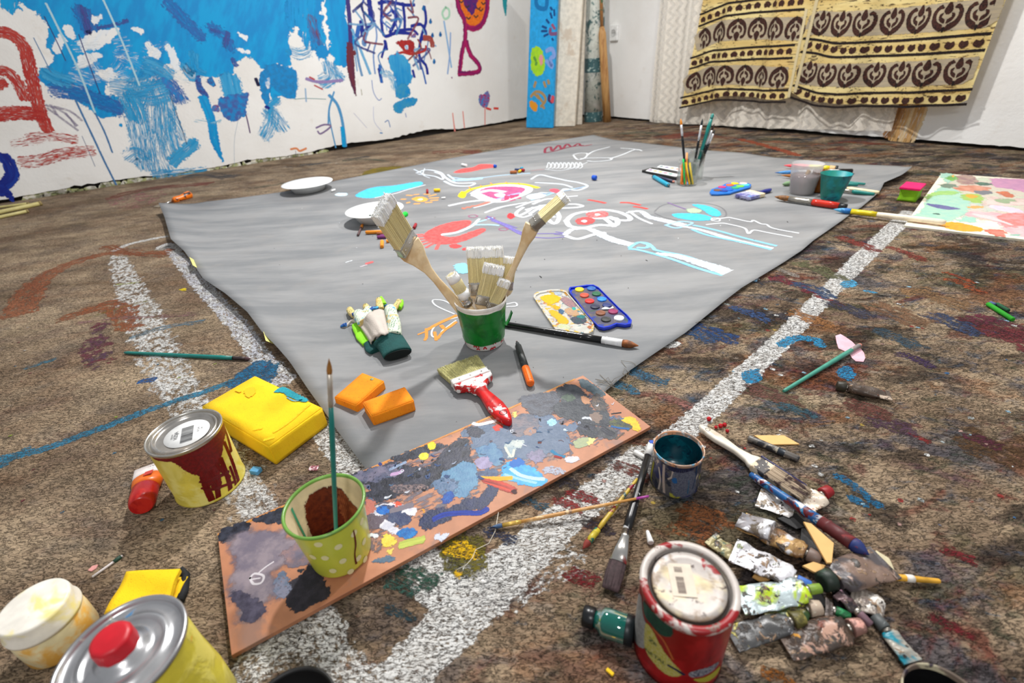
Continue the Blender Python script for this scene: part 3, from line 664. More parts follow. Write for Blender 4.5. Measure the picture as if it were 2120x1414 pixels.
# ================================================================== grey sheet with the drawing
def arc(pts, n):
    pts = [Vector(p) for p in pts]; L = [0]
    for a, b in zip(pts, pts[1:]): L.append(L[-1] + (b - a).length)
    out = []
    for i in range(n):
        t = L[-1] * i / (n - 1); k = max(j for j in range(len(L)) if L[j] <= t + 1e-9); k = min(k, len(pts) - 2)
        f = (t - L[k]) / max(1e-9, L[k + 1] - L[k]); out.append(pts[k].lerp(pts[k + 1], min(1, f)))
    return out
def zpaper(x, y):
    return 0.003 + 0.0016 * (mnoise.noise(Vector((x * 2.2, y * 2.2, 4))) + .4 * mnoise.noise(Vector((x * 5, y * 5, 8))))
LE = [(333, 431, .03), (341, 450, .03), (354, 496, .03), (382, 521, .02), (392, 535, .012), (422, 579, .018), (467, 609, .026), (513, 648, .028), (544, 690, .026), (573, 719, .02), (600, 750, .016), (640, 810, .012), (680, 865, .01), (700, 895, .01), (752, 965, .006)]
RE = [(1255, 811, .004), (1306, 767, .006), (1360, 730, .006), (1420, 690, .004), (1500, 625, .006), (1536, 597, .008), (1586, 567, .006), (1619, 547, .005), (1660, 520, .007), (1684, 499, .005), (1744, 457, .006), (1761, 444, .004), (1782, 431, .006), (1821, 398, .008), (1830, 379, .02), (1865, 364, .026), (1886, 352, .014)]
TL = [(333, 431, .03), (400, 424, .006), (430, 418, .004), (520, 407, .004), (600, 396, .006), (700, 374, .004), (850, 345, .004), (920, 330, .008), (1000, 316, .004), (1100, 299, .004), (1200, 284, .008), (1230, 281, .004)]
TR = [(1886, 352, .014), (1862, 345, .01), (1767, 341, .006), (1604, 327, .004), (1535, 317, .004), (1448, 311, .006), (1326, 296, .004), (1271, 290, .006), (1230, 281, .004)]
NEAR = Vector((-.166, .470, .003))
NU, NV = 90, 90
Lc = arc([NEAR] + [P(*q) for q in LE[::-1]], NV); Rc = arc([P(*q) for q in RE[::1]][0:1] and [P(*q) for q in RE], NV)
Bc = arc([NEAR, P(*RE[0])], 30)
# quad corners: NEAR, left far corner, top corner, right far corner
Tc = arc([P(*q) for q in TL], NU); Bq = arc([NEAR] + [P(*q) for q in RE], NU); Rq = arc([P(*q) for q in TR], NV)
rows = []
for j in range(NV):
    v = j / (NV - 1); r = []
    for i in range(NU):
        u = i / (NU - 1)
        p = Bq[i] * (1 - v) + Tc[i] * v + Lc[j] * (1 - u) + Rq[j] * u - (Bq[0] * (1 - u) * (1 - v) + Bq[-1] * u * (1 - v) + Tc[0] * (1 - u) * v + Tc[-1] * u * v)
        zl = Lc[j].z * math.exp(-(u / .035) ** 1.3) + Bq[i].z * math.exp(-(v / .02) ** 1.3) + Tc[i].z * math.exp(-((1 - v) / .02) ** 1.3) * .8 + Rq[j].z * math.exp(-((1 - u) / .03) ** 1.3)
        p = Vector((p.x, p.y, zpaper(p.x, p.y) + zl))
        r.append(p)
    rows.append(r)
pb = MB(); pb.sheet(rows, .0007, 0)
PP = Floor(.0, zpaper)
class PPc(Floor):
    def uv(s, px, py): q = P(px, py, .003); return (q.x, q.y)
PP = PPc(0, zpaper)
def dr(px, w, c, c2=None, **k):
    k.setdefault('cover', .9)
    if c is WH: w = [q * .72 for q in w] if hasattr(w, '__len__') else (w * .72 if w > .012 else w)
    k.setdefault('rag', w * .12 if not hasattr(w, '__len__') else max(w) * .12); pb.stroke(PP, px, w, c, c2, **k)
def db(px, c, c2=None, **k): k.setdefault('rag', .006); k.setdefault('n', 30); pb.blob(PP, px, c, c2, **k)
z2 = Z((600, 0), 2.9457); z4 = Z((540, 260), 2.9457); z5 = Z((1100, 220), 3.4483)
WH = C(214, 218, 222); SKY = C(80, 196, 240); SK2 = C(60, 180, 232); CRL = C(236, 92, 88); CR2 = C(226, 70, 70); PALB = C(150, 206, 240)
db(z2((400, 1192), (440, 1165), (520, 1140), (640, 1130), (790, 1108), (805, 1128), (720, 1150), (620, 1175), (520, 1205), (440, 1205)), SKY, SK2)
dr(z2((520, 1205), (640, 1180), (720, 1155), (825, 1128)), .01, WH)
db(z2((275, 1185), (300, 1175), (350, 1178), (345, 1192), (300, 1195)), C(170, 214, 236), WH, cover=.9)
db(z2((1000, 1052), (1050, 1030), (1120, 1020), (1160, 1002), (1240, 1004), (1245, 1020), (1180, 1030), (1100, 1048), (1040, 1055)), CRL, CR2)
dr(z2((1100, 1080), (1200, 1050), (1300, 1040), (1380, 1030)), .09, C(130, 170, 210), cover=.18, aniso=1, rag=.02)
# white sun-like figure and orange sun
db(z2((745, 1215), (765, 1202), (810, 1200), (842, 1212), (825, 1228), (780, 1230)), C(238, 150, 40), C(240, 170, 90)); db(z2((780, 1216), (800, 1210), (812, 1216), (797, 1221)), WH, rag=.004)
for a in ((715, 1190, 745, 1192), (760, 1187, 785, 1185), (820, 1183, 850, 1185), (850, 1196, 890, 1186), (682, 1215, 705, 1216), (855, 1208, 905, 1206), (715, 1238, 730, 1234), (760, 1243, 790, 1242), (830, 1235, 865, 1233), (860, 1222, 900, 1220)):
    dr(z2(a[:2], a[2:]), .016, C(236, 160, 80), cover=.95)
# winged figure upper left
for q, w_ in ((z4((920, 262), (960, 280), (1000, 300)), .008), (z4((950, 290), (1010, 270), (1090, 285), (1130, 320), (1190, 350), (1300, 350), (1270, 368), (1180, 365), (1120, 340)), .022), (z4((1060, 285), (1100, 300), (1110, 330), (1060, 310), (960, 296)), .016), (z4((1140, 300), (1180, 330)), .012), (z4((1000, 262), (990, 300), (1030, 320)), .006)):
    dr(q, w_, WH, C(210, 226, 240), cover=.7)
dr(z4((1180, 335), (1260, 330), (1340, 322)), .05, C(170, 208, 240), cover=.6); dr(z4((1150, 315), (1280, 325), (1450, 305), (1640, 290)), .010, C(170, 210, 236), cover=.7)
# the eye
db(z4((1285, 410), (1330, 385), (1430, 362), (1560, 362), (1640, 380), (1640, 405), (1560, 440), (1460, 465), (1350, 450), (1290, 430)), WH, rag=.008)
db(z4((1330, 400), (1400, 375), (1540, 372), (1610, 385), (1590, 410), (1540, 440), (1440, 448), (1370, 425)), C(186, 88, 130), C(160, 70, 120), cover=.97)
dr(z4((1330, 408), (1400, 395), (1480, 405)), .04, C(230, 200, 214), cover=.8); db(z4((1425, 420), (1460, 412), (1490, 420), (1480, 434), (1440, 434)), WH); dr(z4((1440, 450), (1520, 425), (1580, 412)), .018, C(150, 170, 226))
for q in (z4((1500, 430), (1500, 455)), z4((1530, 425), (1540, 455)), z4((1560, 425), (1575, 445)), z4((1470, 455), (1530, 458))): dr(q, .022, C(170, 60, 100))
dr(z4((1285, 412), (1340, 385), (1440, 362), (1560, 362), (1640, 378), (1640, 405), (1560, 440), (1460, 466), (1350, 452)), .022, WH, closed=True, cover=1)
dr(z4((1215, 430), (1260, 400), (1300, 383), (1400, 365), (1470, 355), (1560, 355), (1620, 362), (1690, 380)), .026, C(240, 210, 20), C(250, 220, 60)); db(z4((1205, 425), (1225, 400), (1250, 410), (1245, 438), (1215, 440)), C(240, 210, 20))
for q in (z4((1270, 375), (1290, 395)), z4((1340, 365), (1350, 375)), z4((1400, 350), (1415, 362)), z4((1495, 345), (1505, 358)), z4((1570, 350), (1580, 362))): dr(q, .007, C(236, 150, 40))
# hands, ribs, skeleton
for q, w_ in ((z4((1150, 488), (1260, 465), (1400, 450)), .03), (z4((1300, 500), (1380, 480), (1430, 462)), .010), (z4((1370, 530), (1450, 500), (1560, 480)), .02), (z4((1400, 520), (1500, 490), (1620, 470)), .016)): dr(q, w_, WH, cover=.9)
dr(z4((1230, 500), (1240, 508), (1260, 495), (1275, 500), (1290, 488), (1320, 490), (1400, 465)), .010, C(190, 110, 90)); dr(z4((1225, 505), (1300, 490), (1400, 458)), .008, C(200, 120, 100), cover=.7)
for q, w_ in ((z4((1600, 500), (1560, 530), (1570, 550), (1620, 530), (1660, 500)), .022), (z4((1660, 480), (1740, 450), (1830, 450), (1860, 470), (1800, 480), (1700, 490)), .022), (z4((1700, 500), (1740, 560), (1790, 600), (1820, 560), (1800, 520)), .026), (z4((1740, 500), (1760, 540), (1790, 560)), .02),
              (z4((1640, 540), (1690, 510), (1760, 490), (1900, 480), (1960, 490), (1930, 500), (1830, 505)), .022), (z4((1560, 500), (1640, 470), (1700, 455)), .02), (z4((1620, 515), (1700, 495)), .03), (z4((1780, 470), (1850, 440), (1930, 430)), .014), (z4((1550, 545), (1600, 560), (1650, 545)), .018)): dr(q, w_, WH, cover=.95)
for q, w_ in ((z5((0, 520), (60, 490), (160, 510), (250, 530), (340, 545), (400, 570), (330, 600), (240, 590), (220, 610)), .018), (z5((30, 545), (130, 550), (230, 560), (290, 580)), .018), (z5((0, 660), (60, 620), (130, 620), (240, 600), (390, 575)), .014)): dr(q, w_, WH, C(200, 220, 240), cover=.9)
dr(z5((0, 640), (100, 625), (260, 600), (400, 570)), .007, C(110, 160, 210), cover=.8); dr(z5((0, 670), (70, 650), (160, 620)), .01, PALB, cover=.8)
db(z4((1620, 430), (1680, 415), (1740, 425), (1700, 445), (1640, 450)), C(200, 224, 244), WH, cover=.7); db(z5((130, 597), (170, 590), (205, 605), (190, 618), (150, 615)), C(226, 80, 96), rag=.006)
# small curl sketch far right
for q in (z5((300, 345), (350, 335), (400, 340), (380, 370), (330, 380), (300, 350)), z5((400, 350), (450, 320), (560, 290)), z5((350, 375), (420, 370), (560, 370), (560, 385), (460, 395), (400, 390)), z5((560, 375), (640, 350), (740, 310), (790, 318)), z5((640, 300), (720, 305), (760, 312))): dr(q, .011, WH, cover=.75)
for i in range(9): x = 110 + i * 28; dr(z5((x, 440), (x + 14, 400), (x + 30, 430), (x + 10, 445)), .007, WH, cover=.6)
dr(z5((100, 450), (200, 460), (300, 440), (400, 400)), .008, WH, cover=.6)
dr(z2((1555, 930), (1560, 905), (1590, 895), (1600, 920), (1640, 885), (1660, 910), (1690, 878), (1720, 895), (1760, 875), (1780, 890), (1840, 882)), .017, C(120, 30, 50), C(150, 50, 70)); dr(z2((1555, 932), (1620, 920), (1700, 898), (1790, 885)), .017, C(120, 30, 50))
dr(z5((0, 460), (40, 455), (90, 450)), .014, C(220, 120, 120), cover=.4, aniso=.5)
# coral shape with fringe
db(z4((990, 670), (1060, 620), (1180, 585), (1265, 578), (1280, 600), (1200, 640), (1110, 670), (1180, 680), (1300, 640), (1360, 625), (1365, 645), (1280, 690), (1180, 720), (1080, 725), (1010, 700)), CRL, CR2, n=44)
for q in (z4((990, 675), (930, 680)), z4((1000, 690), (935, 698)), z4((1020, 700), (945, 718)), z4((1040, 710), (965, 735)), z4((1060, 715), (1010, 745)), z4((1090, 715), (1070, 755)), z4((985, 665), (930, 668))): dr(q, .014, CRL)
dr(z4((1110, 665), (1200, 650), (1290, 610), (1330, 570)), [.024, .02, .018, .012], C(190, 232, 240), WH); dr(z4((1290, 605), (1400, 605), (1450, 610)), .012, C(160, 210, 236), cover=.8); dr(z4((1320, 590), (1420, 560)), .012, C(160, 210, 236), cover=.7)
db(z4((1145, 735), (1180, 722), (1225, 735), (1190, 750)), CR2, n=20); db(z4((1225, 755), (1260, 745), (1300, 755), (1260, 765)), CR2, n=20); db(z4((1500, 550), (1525, 535), (1550, 555), (1520, 572)), C(220, 50, 56), cover=.9, n=20)
for c_ in ((1295, 552), (1400, 565), (1480, 632)): dr([z4((c_[0] + 28 * math.cos(a), c_[1] + 9 * math.sin(a)))[0] for a in (0, 1.2, 2.4, 3.6, 5)], .006, C(150, 90, 120), closed=True, cover=.7)
for q in (z4((1390, 560), (1470, 600), (1560, 640), (1640, 660), (1860, 660)), z4((1400, 570), (1500, 620), (1600, 670), (1740, 688), (1860, 680)), z4((1380, 552), (1450, 585), (1560, 625))): dr(q, .008, C(110, 100, 160), cover=.75)
dr(z4((1410, 580), (1500, 610), (1580, 660)), .016, C(130, 120, 200), cover=.5)
dr(z4((1860, 660), (1800, 650)), .006, C(110, 100, 160)); dr(z4((1865, 672), (1790, 665)), .006, C(110, 100, 160))
# skull with red discs
dr(z5((250, 820), (300, 775), (400, 755), (460, 800), (600, 800), (600, 850), (480, 850), (380, 870), (280, 860)), .03, WH, closed=True, cover=1)
dr(z5((400, 760), (500, 740), (620, 755), (700, 790), (690, 815), (600, 810), (560, 790)), .03, WH, cover=1); dr(z5((520, 800), (560, 830), (590, 860)), .028, WH, cover=1)
db(z5((315, 820), (340, 800), (400, 793), (450, 810), (440, 835), (380, 848), (330, 840)), C(236, 84, 84), CR2); db(z5((390, 770), (430, 755), (520, 752), (550, 775), (510, 795), (430, 797)), C(236, 84, 84), C(240, 120, 120))
db(z5((355, 822), (380, 812), (398, 822), (380, 832)), WH, rag=.003, n=14); db(z5((450, 773), (475, 765), (495, 775), (470, 785)), C(250, 190, 190), rag=.004, n=14)
for q in (z5((410, 670), (470, 680), (525, 692)), z5((640, 688), (700, 690), (775, 705)), z5((735, 717), (780, 722), (825, 732))): dr(q, .016, C(220, 70, 64))
# leg bones
dr(z5((240, 920), (300, 880), (420, 880), (500, 920), (600, 960), (720, 990)), [.03, .03, .03, .05, .055, .05], WH, C(214, 230, 244), cover=.95); dr(z5((250, 930), (330, 950), (440, 920), (520, 905)), .026, WH, cover=1); dr(z5((420, 885), (460, 900), (520, 910)), .03, WH)
dr(z5((680, 760), (780, 750), (840, 790), (920, 810), (1000, 830), (1080, 850)), [.02, .03, .04, .05, .05, .06], WH, C(214, 226, 244), cover=.85); dr(z5((700, 750), (770, 800), (860, 840)), .012, WH, cover=.8)
dr(z5((960, 850), (1040, 870), (1150, 835), (1060, 825)), .010, C(150, 200, 240), cover=.8, closed=True)
dr(z5((1090, 860), (1200, 880), (1400, 940), (1600, 990), (1860, 1045)), [.022, .022, .034, .03, .026], WH, C(226, 224, 232), cover=1)
for q in (z5((1160, 850), (1300, 880), (1500, 935), (1700, 985), (1900, 1030)), z5((1150, 880), (1260, 920), (1500, 970), (1700, 1020), (1870, 1060))): dr(q, .013, C(130, 192, 232), cover=.85)
for q in (z5((700, 1010), (760, 975), (830, 980), (870, 1010), (900, 1030), (1100, 1070), (1300, 1140), (1610, 1225)), z5((700, 1020), (760, 1025), (860, 1050), (1000, 1090), (1200, 1160), (1400, 1215), (1600, 1245)), z5((760, 1010), (820, 1010), (835, 990), (790, 975))): dr(q, .014, C(120, 190, 236), PALB, cover=.92)
dr(z5((900, 1050), (1060, 1075), (1300, 1150), (1420, 1190), (1600, 1235)), [.02, .03, .05, .05, .03], C(190, 212, 230), WH, cover=.7)
# light blue wing and pencil rings, white coast lines
db(z5((1005, 775), (1060, 765), (1200, 770), (1290, 795), (1270, 815), (1150, 815), (1050, 800)), SKY, SK2); db(z5((1150, 705), (1220, 705), (1310, 730), (1355, 770), (1330, 788), (1270, 775), (1220, 740)), SKY, SK2)
db(z5((1110, 740), (1160, 730), (1215, 745), (1190, 762), (1130, 760)), C(170, 196, 160), cover=.7)
dr(z5((880, 750), (960, 700), (1200, 690), (1350, 720), (1390, 780), (1300, 820)), .006, C(120, 120, 124), cover=.6); dr(z5((880, 760), (940, 790), (1040, 815)), .006, C(120, 120, 124), cover=.6); dr(z5((975, 688), (1030, 710), (1100, 735)), .009, C(120, 100, 140), cover=.8)
dr(z5((1300, 810), (1400, 795), (1440, 800), (1560, 825), (1585, 815), (1640, 840), (1680, 845), (1740, 875), (2030, 925)), .008, WH); dr(z5((1250, 845), (1350, 835), (1400, 840), (1520, 870), (1550, 910), (1590, 885), (1700, 905), (1980, 955)), .008, WH)
dr(z5((1290, 800), (1340, 800), (1340, 820), (1290, 815)), .006, WH, closed=True)
# rough marks by the bucket
for q in (z4((1190, 1110), (1120, 1070), (1050, 1065), (1070, 1100), (1180, 1150)), z4((1200, 1170), (1100, 1200), (1050, 1240), (1045, 1285), (1090, 1290), (1110, 1250), (1190, 1190)), z4((1500, 1090), (1550, 1080), (1560, 1100), (1500, 1105))): dr(q, .0045, WH)
for q, w_ in ((z4((1190, 1160), (1080, 1210), (1010, 1250)), .012), (z4((1010, 1240), (1010, 1290), (1000, 1310)), .008), (z4((1100, 1220), (1130, 1240), (1190, 1200)), .010), (z4((1060, 1260), (1070, 1310)), .008), (z4((1190, 1200), (1110, 1260), (1080, 1300)), .008), (z4((960, 1275), (1010, 1255)), .006)): dr(q, w_, C(228, 140, 50), cover=.75)
db(z4((1180, 855), (1220, 840), (1260, 850), (1260, 900), (1200, 895)), C(130, 206, 236), cover=.9, n=18)
for x, y, w_, c in ((660, 840, .016, C(224, 100, 100)), (535, 832, .008, WH), (120, 1218, .004, C(200, 90, 80)), (625, 858, .01, C(200, 190, 196))): dr(z4((x - 15, y + 4), (x + 20, y - 6)), w_, c, cover=.6)
db(z4((100, 965), (160, 940), (210, 965), (160, 990)), C(176, 166, 158), rag=.015, cover=.5, n=16)
for q in (z5((60, 1212), (72, 1224)), z5((818, 1098), (828, 1104)), z5((1826, 822), (1832, 828)), z4((1705, 920), (1712, 928)), z4((585, 668), (590, 672))): dr(q, .003, C(40, 40, 40), cover=1)
for _ in range(60):
    x = rnd.uniform(450, 1700); y = rnd.uniform(430, 900)
    if y > 431 + (x - 333) * 1.25 or y > 1500 - x * .52: continue
    db([(x, y), (x + 1.4, y + .3), (x + 1, y + 1.3), (x - .4, y + 1)], rnd.choice([C(60, 60, 60), C(90, 90, 90), WH]), rag=.0004, n=5)
t = NT('grey_painted_canvas'); pos = t.geo()
m = t.mapping(pos, scale=(1, 4.5, 1), rot=(0, 0, .25))
c_ = t.mix(t.mr(t.noise(m, 1.8, 6, .65), .34, .66), C(116, 118, 120), C(142, 142, 142))
c_ = t.mix(t.mr(t.noise(pos, 9, 5, .6), .5, .7, 0, .35), c_, C(138, 135, 132))
c_ = t.mix(t.mr(t.noise(t.mapping(pos, loc=(5, 2, 0)), 1.2, 4), .52, .66, 0, .35), c_, C(96, 95, 97))
sp_ = t.n('ShaderNodeSeparateXYZ'); t.l(pos, sp_.inputs[0])
t.set(color=c_, rough=.75)
t.bump(t.math('ADD', t.math('MULTIPLY', t.noise(pos, 900, 2), .3), t.math('MULTIPLY', t.noise(pos, 5, 4), .9)), .25, .003)
paper = pb.build('canvas_sheet', [t.m, PAINT_FLAT]); tag(paper, 'large grey painted canvas sheet spread on the floor, covered in chalk drawings', 'canvas sheet')
# loose threads along the frayed edge
for i, (x, y) in enumerate([(1262, 800), (1275, 792), (1240, 795), (1290, 780), (1303, 772), (1316, 760), (1256, 786), (1440, 668)]):
    b = MB(); p = P(x, y, .008); q = [p + Vector((rnd.uniform(-.012, .012) * k, rnd.uniform(-.01, .01) * k, .002 * math.sin(k))) for k in range(5)]
    b.tube(q, .0005, 5); b.build('frayed_thread', M('dark_thread', C(120, 112, 100), .9), paper)

def flat_piece(name, label, cat, px, z0, z1, mat, bev=.001, paint=None, group=None, curl=0):
    b = MB(); b.prism([P(x, y, z1) for x, y in px], z0, z1, bev)
    o = Vector(sum([Vector((v.x, v.y, 0)) for v in b.v], Vector()) / len(b.v))
    mats = [mat]
    if paint: paint(b); mats = [mat, PAINT_WET]
    return tag(b.build(name, mats), label, cat, group)
YT = M('masking_tape', C(226, 220, 130), .7, bump=.2)
for px, lb in ((((545, 686), (560, 698), (596, 703), (592, 715), (570, 713), (550, 705)), 'torn yellow tape scrap on the left canvas edge, nearer of the two'), (((392, 532), (402, 538), (416, 548), (411, 556), (399, 549)), 'small yellow tape scrap on the left canvas edge, farther of the two')):
    b = MB(); T = [P(x, y, .03 if i in (0, len(px) - 1) else .012) for i, (x, y) in enumerate(px)]
    n_ = len(T); b.add(T + [v - Vector((0, 0, .0008)) for v in T], [list(range(n_)), list(range(2 * n_ - 1, n_ - 1, -1))] + [[i, i + n_, (i + 1) % n_ + n_, (i + 1) % n_] for i in range(n_)], 0, False)
    tag(b.build('tape_scrap', YT), lb, 'tape', 'tape scraps on the canvas edge')

# ================================================================== long brown palette board
BZ = .0115
bc = [(450, 1104), (1207, 777), (1347, 883), (479, 1357)]
BO = Floor(BZ)
bb = MB(); bb.prism([P(x, y, BZ) for x, y in bc], .0045, BZ, .0006)
zb = Z((700, 740), 3.0742); zc = Z((430, 760), 2.162)
def ob(px, c, c2=None, **k): k.setdefault('rag', .0045); k.setdefault('cover', 1); k.setdefault('n', 34); bb.blob(BO, px, c, c2, **k)
def os_(px, w, c, c2=None, **k): k.setdefault('cover', .9); bb.stroke(BO, px, w, c, c2, **k)
K1 = C(30, 32, 42); K2 = C(54, 58, 72); SL = C(96, 112, 136); SB = C(78, 104, 134); LAV = C(132, 128, 146); NV2 = C(24, 34, 66)
# yellow chalk edge
os_([(452, 1107), (700, 1000), (900, 912)], .004, C(216, 150, 60), C(190, 120, 50), cover=.9); os_([(900, 912), (1050, 848), (1190, 785)], .004, C(216, 160, 80), C(190, 120, 70), cover=.8)
# left end
ob(zc((60, 725), (110, 710), (180, 690), (180, 730), (150, 760), (60, 785)), K1, K2); ob(zc((205, 680), (300, 640), (360, 620), (350, 690), (280, 700), (220, 695)), K1, K2)
ob(zc((100, 770), (180, 740), (280, 730), (390, 760), (430, 820), (370, 830), (350, 870), (320, 900), (300, 960), (340, 980), (320, 1020), (250, 1060), (260, 1090), (210, 1140), (150, 1130), (150, 1080), (105, 1030), (100, 960), (130, 900), (105, 820)), C(142, 130, 138), C(112, 104, 118), rag=.010, n=60, soft=.8)
ob(zc((110, 1000), (180, 1020), (250, 1070), (240, 1120), (190, 1145), (150, 1130), (150, 1080), (110, 1050)), C(60, 56, 74), C(84, 80, 100))
ob(zc((350, 980), (420, 930), (470, 880), (540, 980), (540, 1030), (460, 1070), (400, 1100), (360, 1070)), C(34, 32, 40), C(50, 46, 56), rag=.004); ob(zc((400, 910), (430, 905), (420, 920)), K1, rag=.002, n=12)
ob(zc((300, 960), (350, 900), (360, 1010), (310, 1030)), SL, C(130, 130, 150), cover=.7, rag=.006)
os_(zc((190, 945), (210, 925), (250, 935), (240, 965), (205, 970)), .003, C(206, 200, 206), closed=True); os_(zc((230, 920), (260, 895), (295, 872)), .0022, C(206, 200, 206)); os_(zc((200, 950), (235, 945)), .002, C(206, 200, 206))
ob(zc((340, 830), (440, 770), (470, 850), (420, 900), (350, 880)), C(150, 120, 118), C(110, 104, 120), cover=.8, rag=.01)
# behind the mug, long dark sweep
ob(zb((60, 800), (300, 690), (700, 540), (1000, 410), (1300, 300), (1560, 180), (1740, 330), (1800, 420), (1700, 520), (1300, 660), (1000, 780), (700, 940), (400, 1060), (180, 1130)), C(120, 110, 118), C(84, 84, 98), rag=.016, cover=.46, aniso=.35, ang=.4, n=60, scale=45)
ob(zb((60, 770), (180, 710), (260, 700), (360, 665), (440, 690), (560, 700), (640, 620), (700, 560), (790, 510), (850, 550), (830, 620), (860, 690), (840, 760), (720, 800), (600, 830), (480, 860), (320, 900), (200, 920), (160, 880), (220, 830), (120, 800)), K1, C(58, 60, 76), n=70, rag=.007)
ob(zb((330, 650), (420, 610), (520, 570), (640, 550), (700, 560), (600, 600), (500, 640), (400, 665)), K1, K2, rag=.006, cover=.85)
ob(zb((80, 760), (200, 710), (330, 690), (400, 720), (360, 760), (240, 790), (140, 800)), C(116, 110, 130), C(80, 84, 108), cover=.7, rag=.008)
os_(zb((330, 715), (380, 690), (430, 668)), .006, C(150, 170, 200), cover=.6); os_(zb((340, 745), (390, 735), (410, 720)), .007, C(186, 150, 190), cover=.8)
ob(zb((330, 830), (420, 810), (560, 810), (560, 850), (420, 870)), C(140, 116, 112), C(100, 90, 96), cover=.55, rag=.006)
# middle blues
ob(zb((780, 480), (830, 440), (960, 420), (1040, 440), (1110, 430), (1200, 370), (1330, 360), (1440, 440), (1470, 520), (1460, 600), (1330, 620), (1220, 640), (1100, 650), (960, 650), (880, 600), (840, 560), (850, 520)), SL, C(82, 100, 124), n=70, rag=.008, cover=.95)
ob(zb((820, 450), (880, 440), (930, 470), (900, 505), (840, 500)), C(60, 60, 74), K2, rag=.006, n=20); ob(zb((880, 580), (980, 550), (1040, 600), (1050, 680), (960, 680), (900, 640)), C(70, 110, 150), C(90, 130, 160), rag=.007)
ob(zb((1090, 400), (1200, 360), (1280, 400), (1260, 470), (1180, 500), (1110, 480)), C(84, 92, 108), C(120, 110, 116), cover=.9, rag=.008); ob(zb((1180, 480), (1240, 440), (1260, 470), (1220, 500)), C(156, 124, 112), rag=.005, n=16)
ob(zb((660, 740), (740, 690), (830, 660), (880, 700), (900, 780), (860, 850), (800, 890), (730, 880), (680, 830), (620, 840), (640, 780)), C(84, 126, 160), C(96, 140, 170), cover=.95, rag=.006)
ob(zb((590, 800), (680, 770), (760, 800), (720, 870), (640, 860)), SB, C(100, 120, 150), cover=.7, rag=.008)
ob(zb((880, 640), (940, 630), (980, 680), (930, 710), (880, 690)), C(160, 150, 184), C(140, 130, 160), rag=.005, n=20); ob(zb((880, 740), (960, 710), (1020, 730), (1000, 760), (900, 760)), C(60, 70, 100), C(80, 100, 130), rag=.005, n=20)
ob(zb((1040, 700), (1090, 670), (1170, 670), (1240, 700), (1320, 770), (1310, 810), (1240, 825), (1120, 790), (1050, 770)), C(52, 146, 206), C(70, 170, 224), rag=.005); ob(zb((1090, 670), (1150, 640), (1190, 680), (1110, 700)), C(20, 100, 180), rag=.004, n=18)
os_(zb((1100, 710), (1160, 750), (1240, 770), (1310, 775)), .007, C(190, 216, 240), cover=.7); os_(zb((1060, 745), (1140, 770), (1260, 800)), .005, C(160, 206, 236), cover=.7)
ob(zb((520, 1060), (560, 990), (620, 960), (720, 950), (820, 900), (900, 880), (960, 800), (1020, 780), (1010, 880), (960, 940), (860, 980), (760, 1000), (660, 1060), (560, 1095)), NV2, C(34, 44, 84), n=56, rag=.006); os_(zb((610, 1030), (680, 1000), (800, 990), (900, 990), (950, 965)), .009, C(22, 44, 130), C(30, 60, 160))
ob(zb((670, 880), (720, 850), (740, 900), (690, 930), (660, 920)), C(24, 90, 170), C(20, 60, 140), rag=.004, n=18)
ob(zb((210, 980), (260, 940), (360, 925), (440, 950), (500, 970), (480, 1010), (400, 1000), (360, 1060), (400, 1130), (320, 1110), (230, 1050)), C(224, 220, 226), C(190, 190, 206), rag=.005); ob(zb((245, 970), (300, 935), (400, 980), (470, 1040), (400, 1070), (330, 1040)), C(50, 60, 96), C(70, 80, 110), rag=.005)
ob(zb((245, 965), (280, 940), (330, 975), (300, 1000), (250, 990)), C(20, 90, 180), C(30, 110, 190), rag=.003, n=18); os_(zb((340, 975), (400, 960), (470, 940)), .010, C(120, 112, 122), cover=.9); ob(zb((380, 1110), (430, 1085), (490, 1095), (495, 1130), (440, 1155), (375, 1135)), C(30, 120, 190), C(20, 90, 160), rag=.003, n=22)
ob(zb((285, 1150), (310, 1125), (350, 1140), (380, 1170), (350, 1200), (310, 1205), (285, 1190)), C(230, 206, 80), C(214, 190, 60), rag=.004, n=22); ob(zb((310, 1225), (350, 1222), (345, 1250), (315, 1245)), C(220, 196, 90), rag=.003, n=12)
os_(zb((400, 1195), (470, 1175), (540, 1160)), .012, C(190, 200, 90), C(170, 180, 80), cover=.85); ob(zb((215, 1300), (280, 1270), (340, 1262), (370, 1285), (330, 1305), (260, 1305)), C(70, 96, 120), C(90, 110, 130), rag=.003, n=22)
ob(zb((190, 1130), (230, 1122), (262, 1135), (240, 1150)), C(214, 220, 226), rag=.002, n=14); ob(zb((160, 1010), (230, 1000), (300, 1020), (260, 1080), (190, 1090)), C(96, 84, 96), cover=.7, rag=.008); ob(zb((170, 900), (230, 920), (230, 980), (170, 1000)), C(186, 110, 96), cover=.8, rag=.006, n=18)
ob(zb((190, 1190), (280, 1180), (280, 1240), (200, 1250)), C(110, 96, 98), cover=.6, rag=.01, n=18); ob(zb((600, 1150), (640, 1120), (720, 1120), (650, 1170)), C(196, 200, 216), cover=.8, rag=.006, n=18)
ob(zb((355, 930), (385, 918), (400, 940), (370, 950)), C(220, 80, 50), rag=.003, n=12); ob(zb((535, 965), (550, 970), (548, 1000)), C(230, 160, 30), rag=.002, n=8)
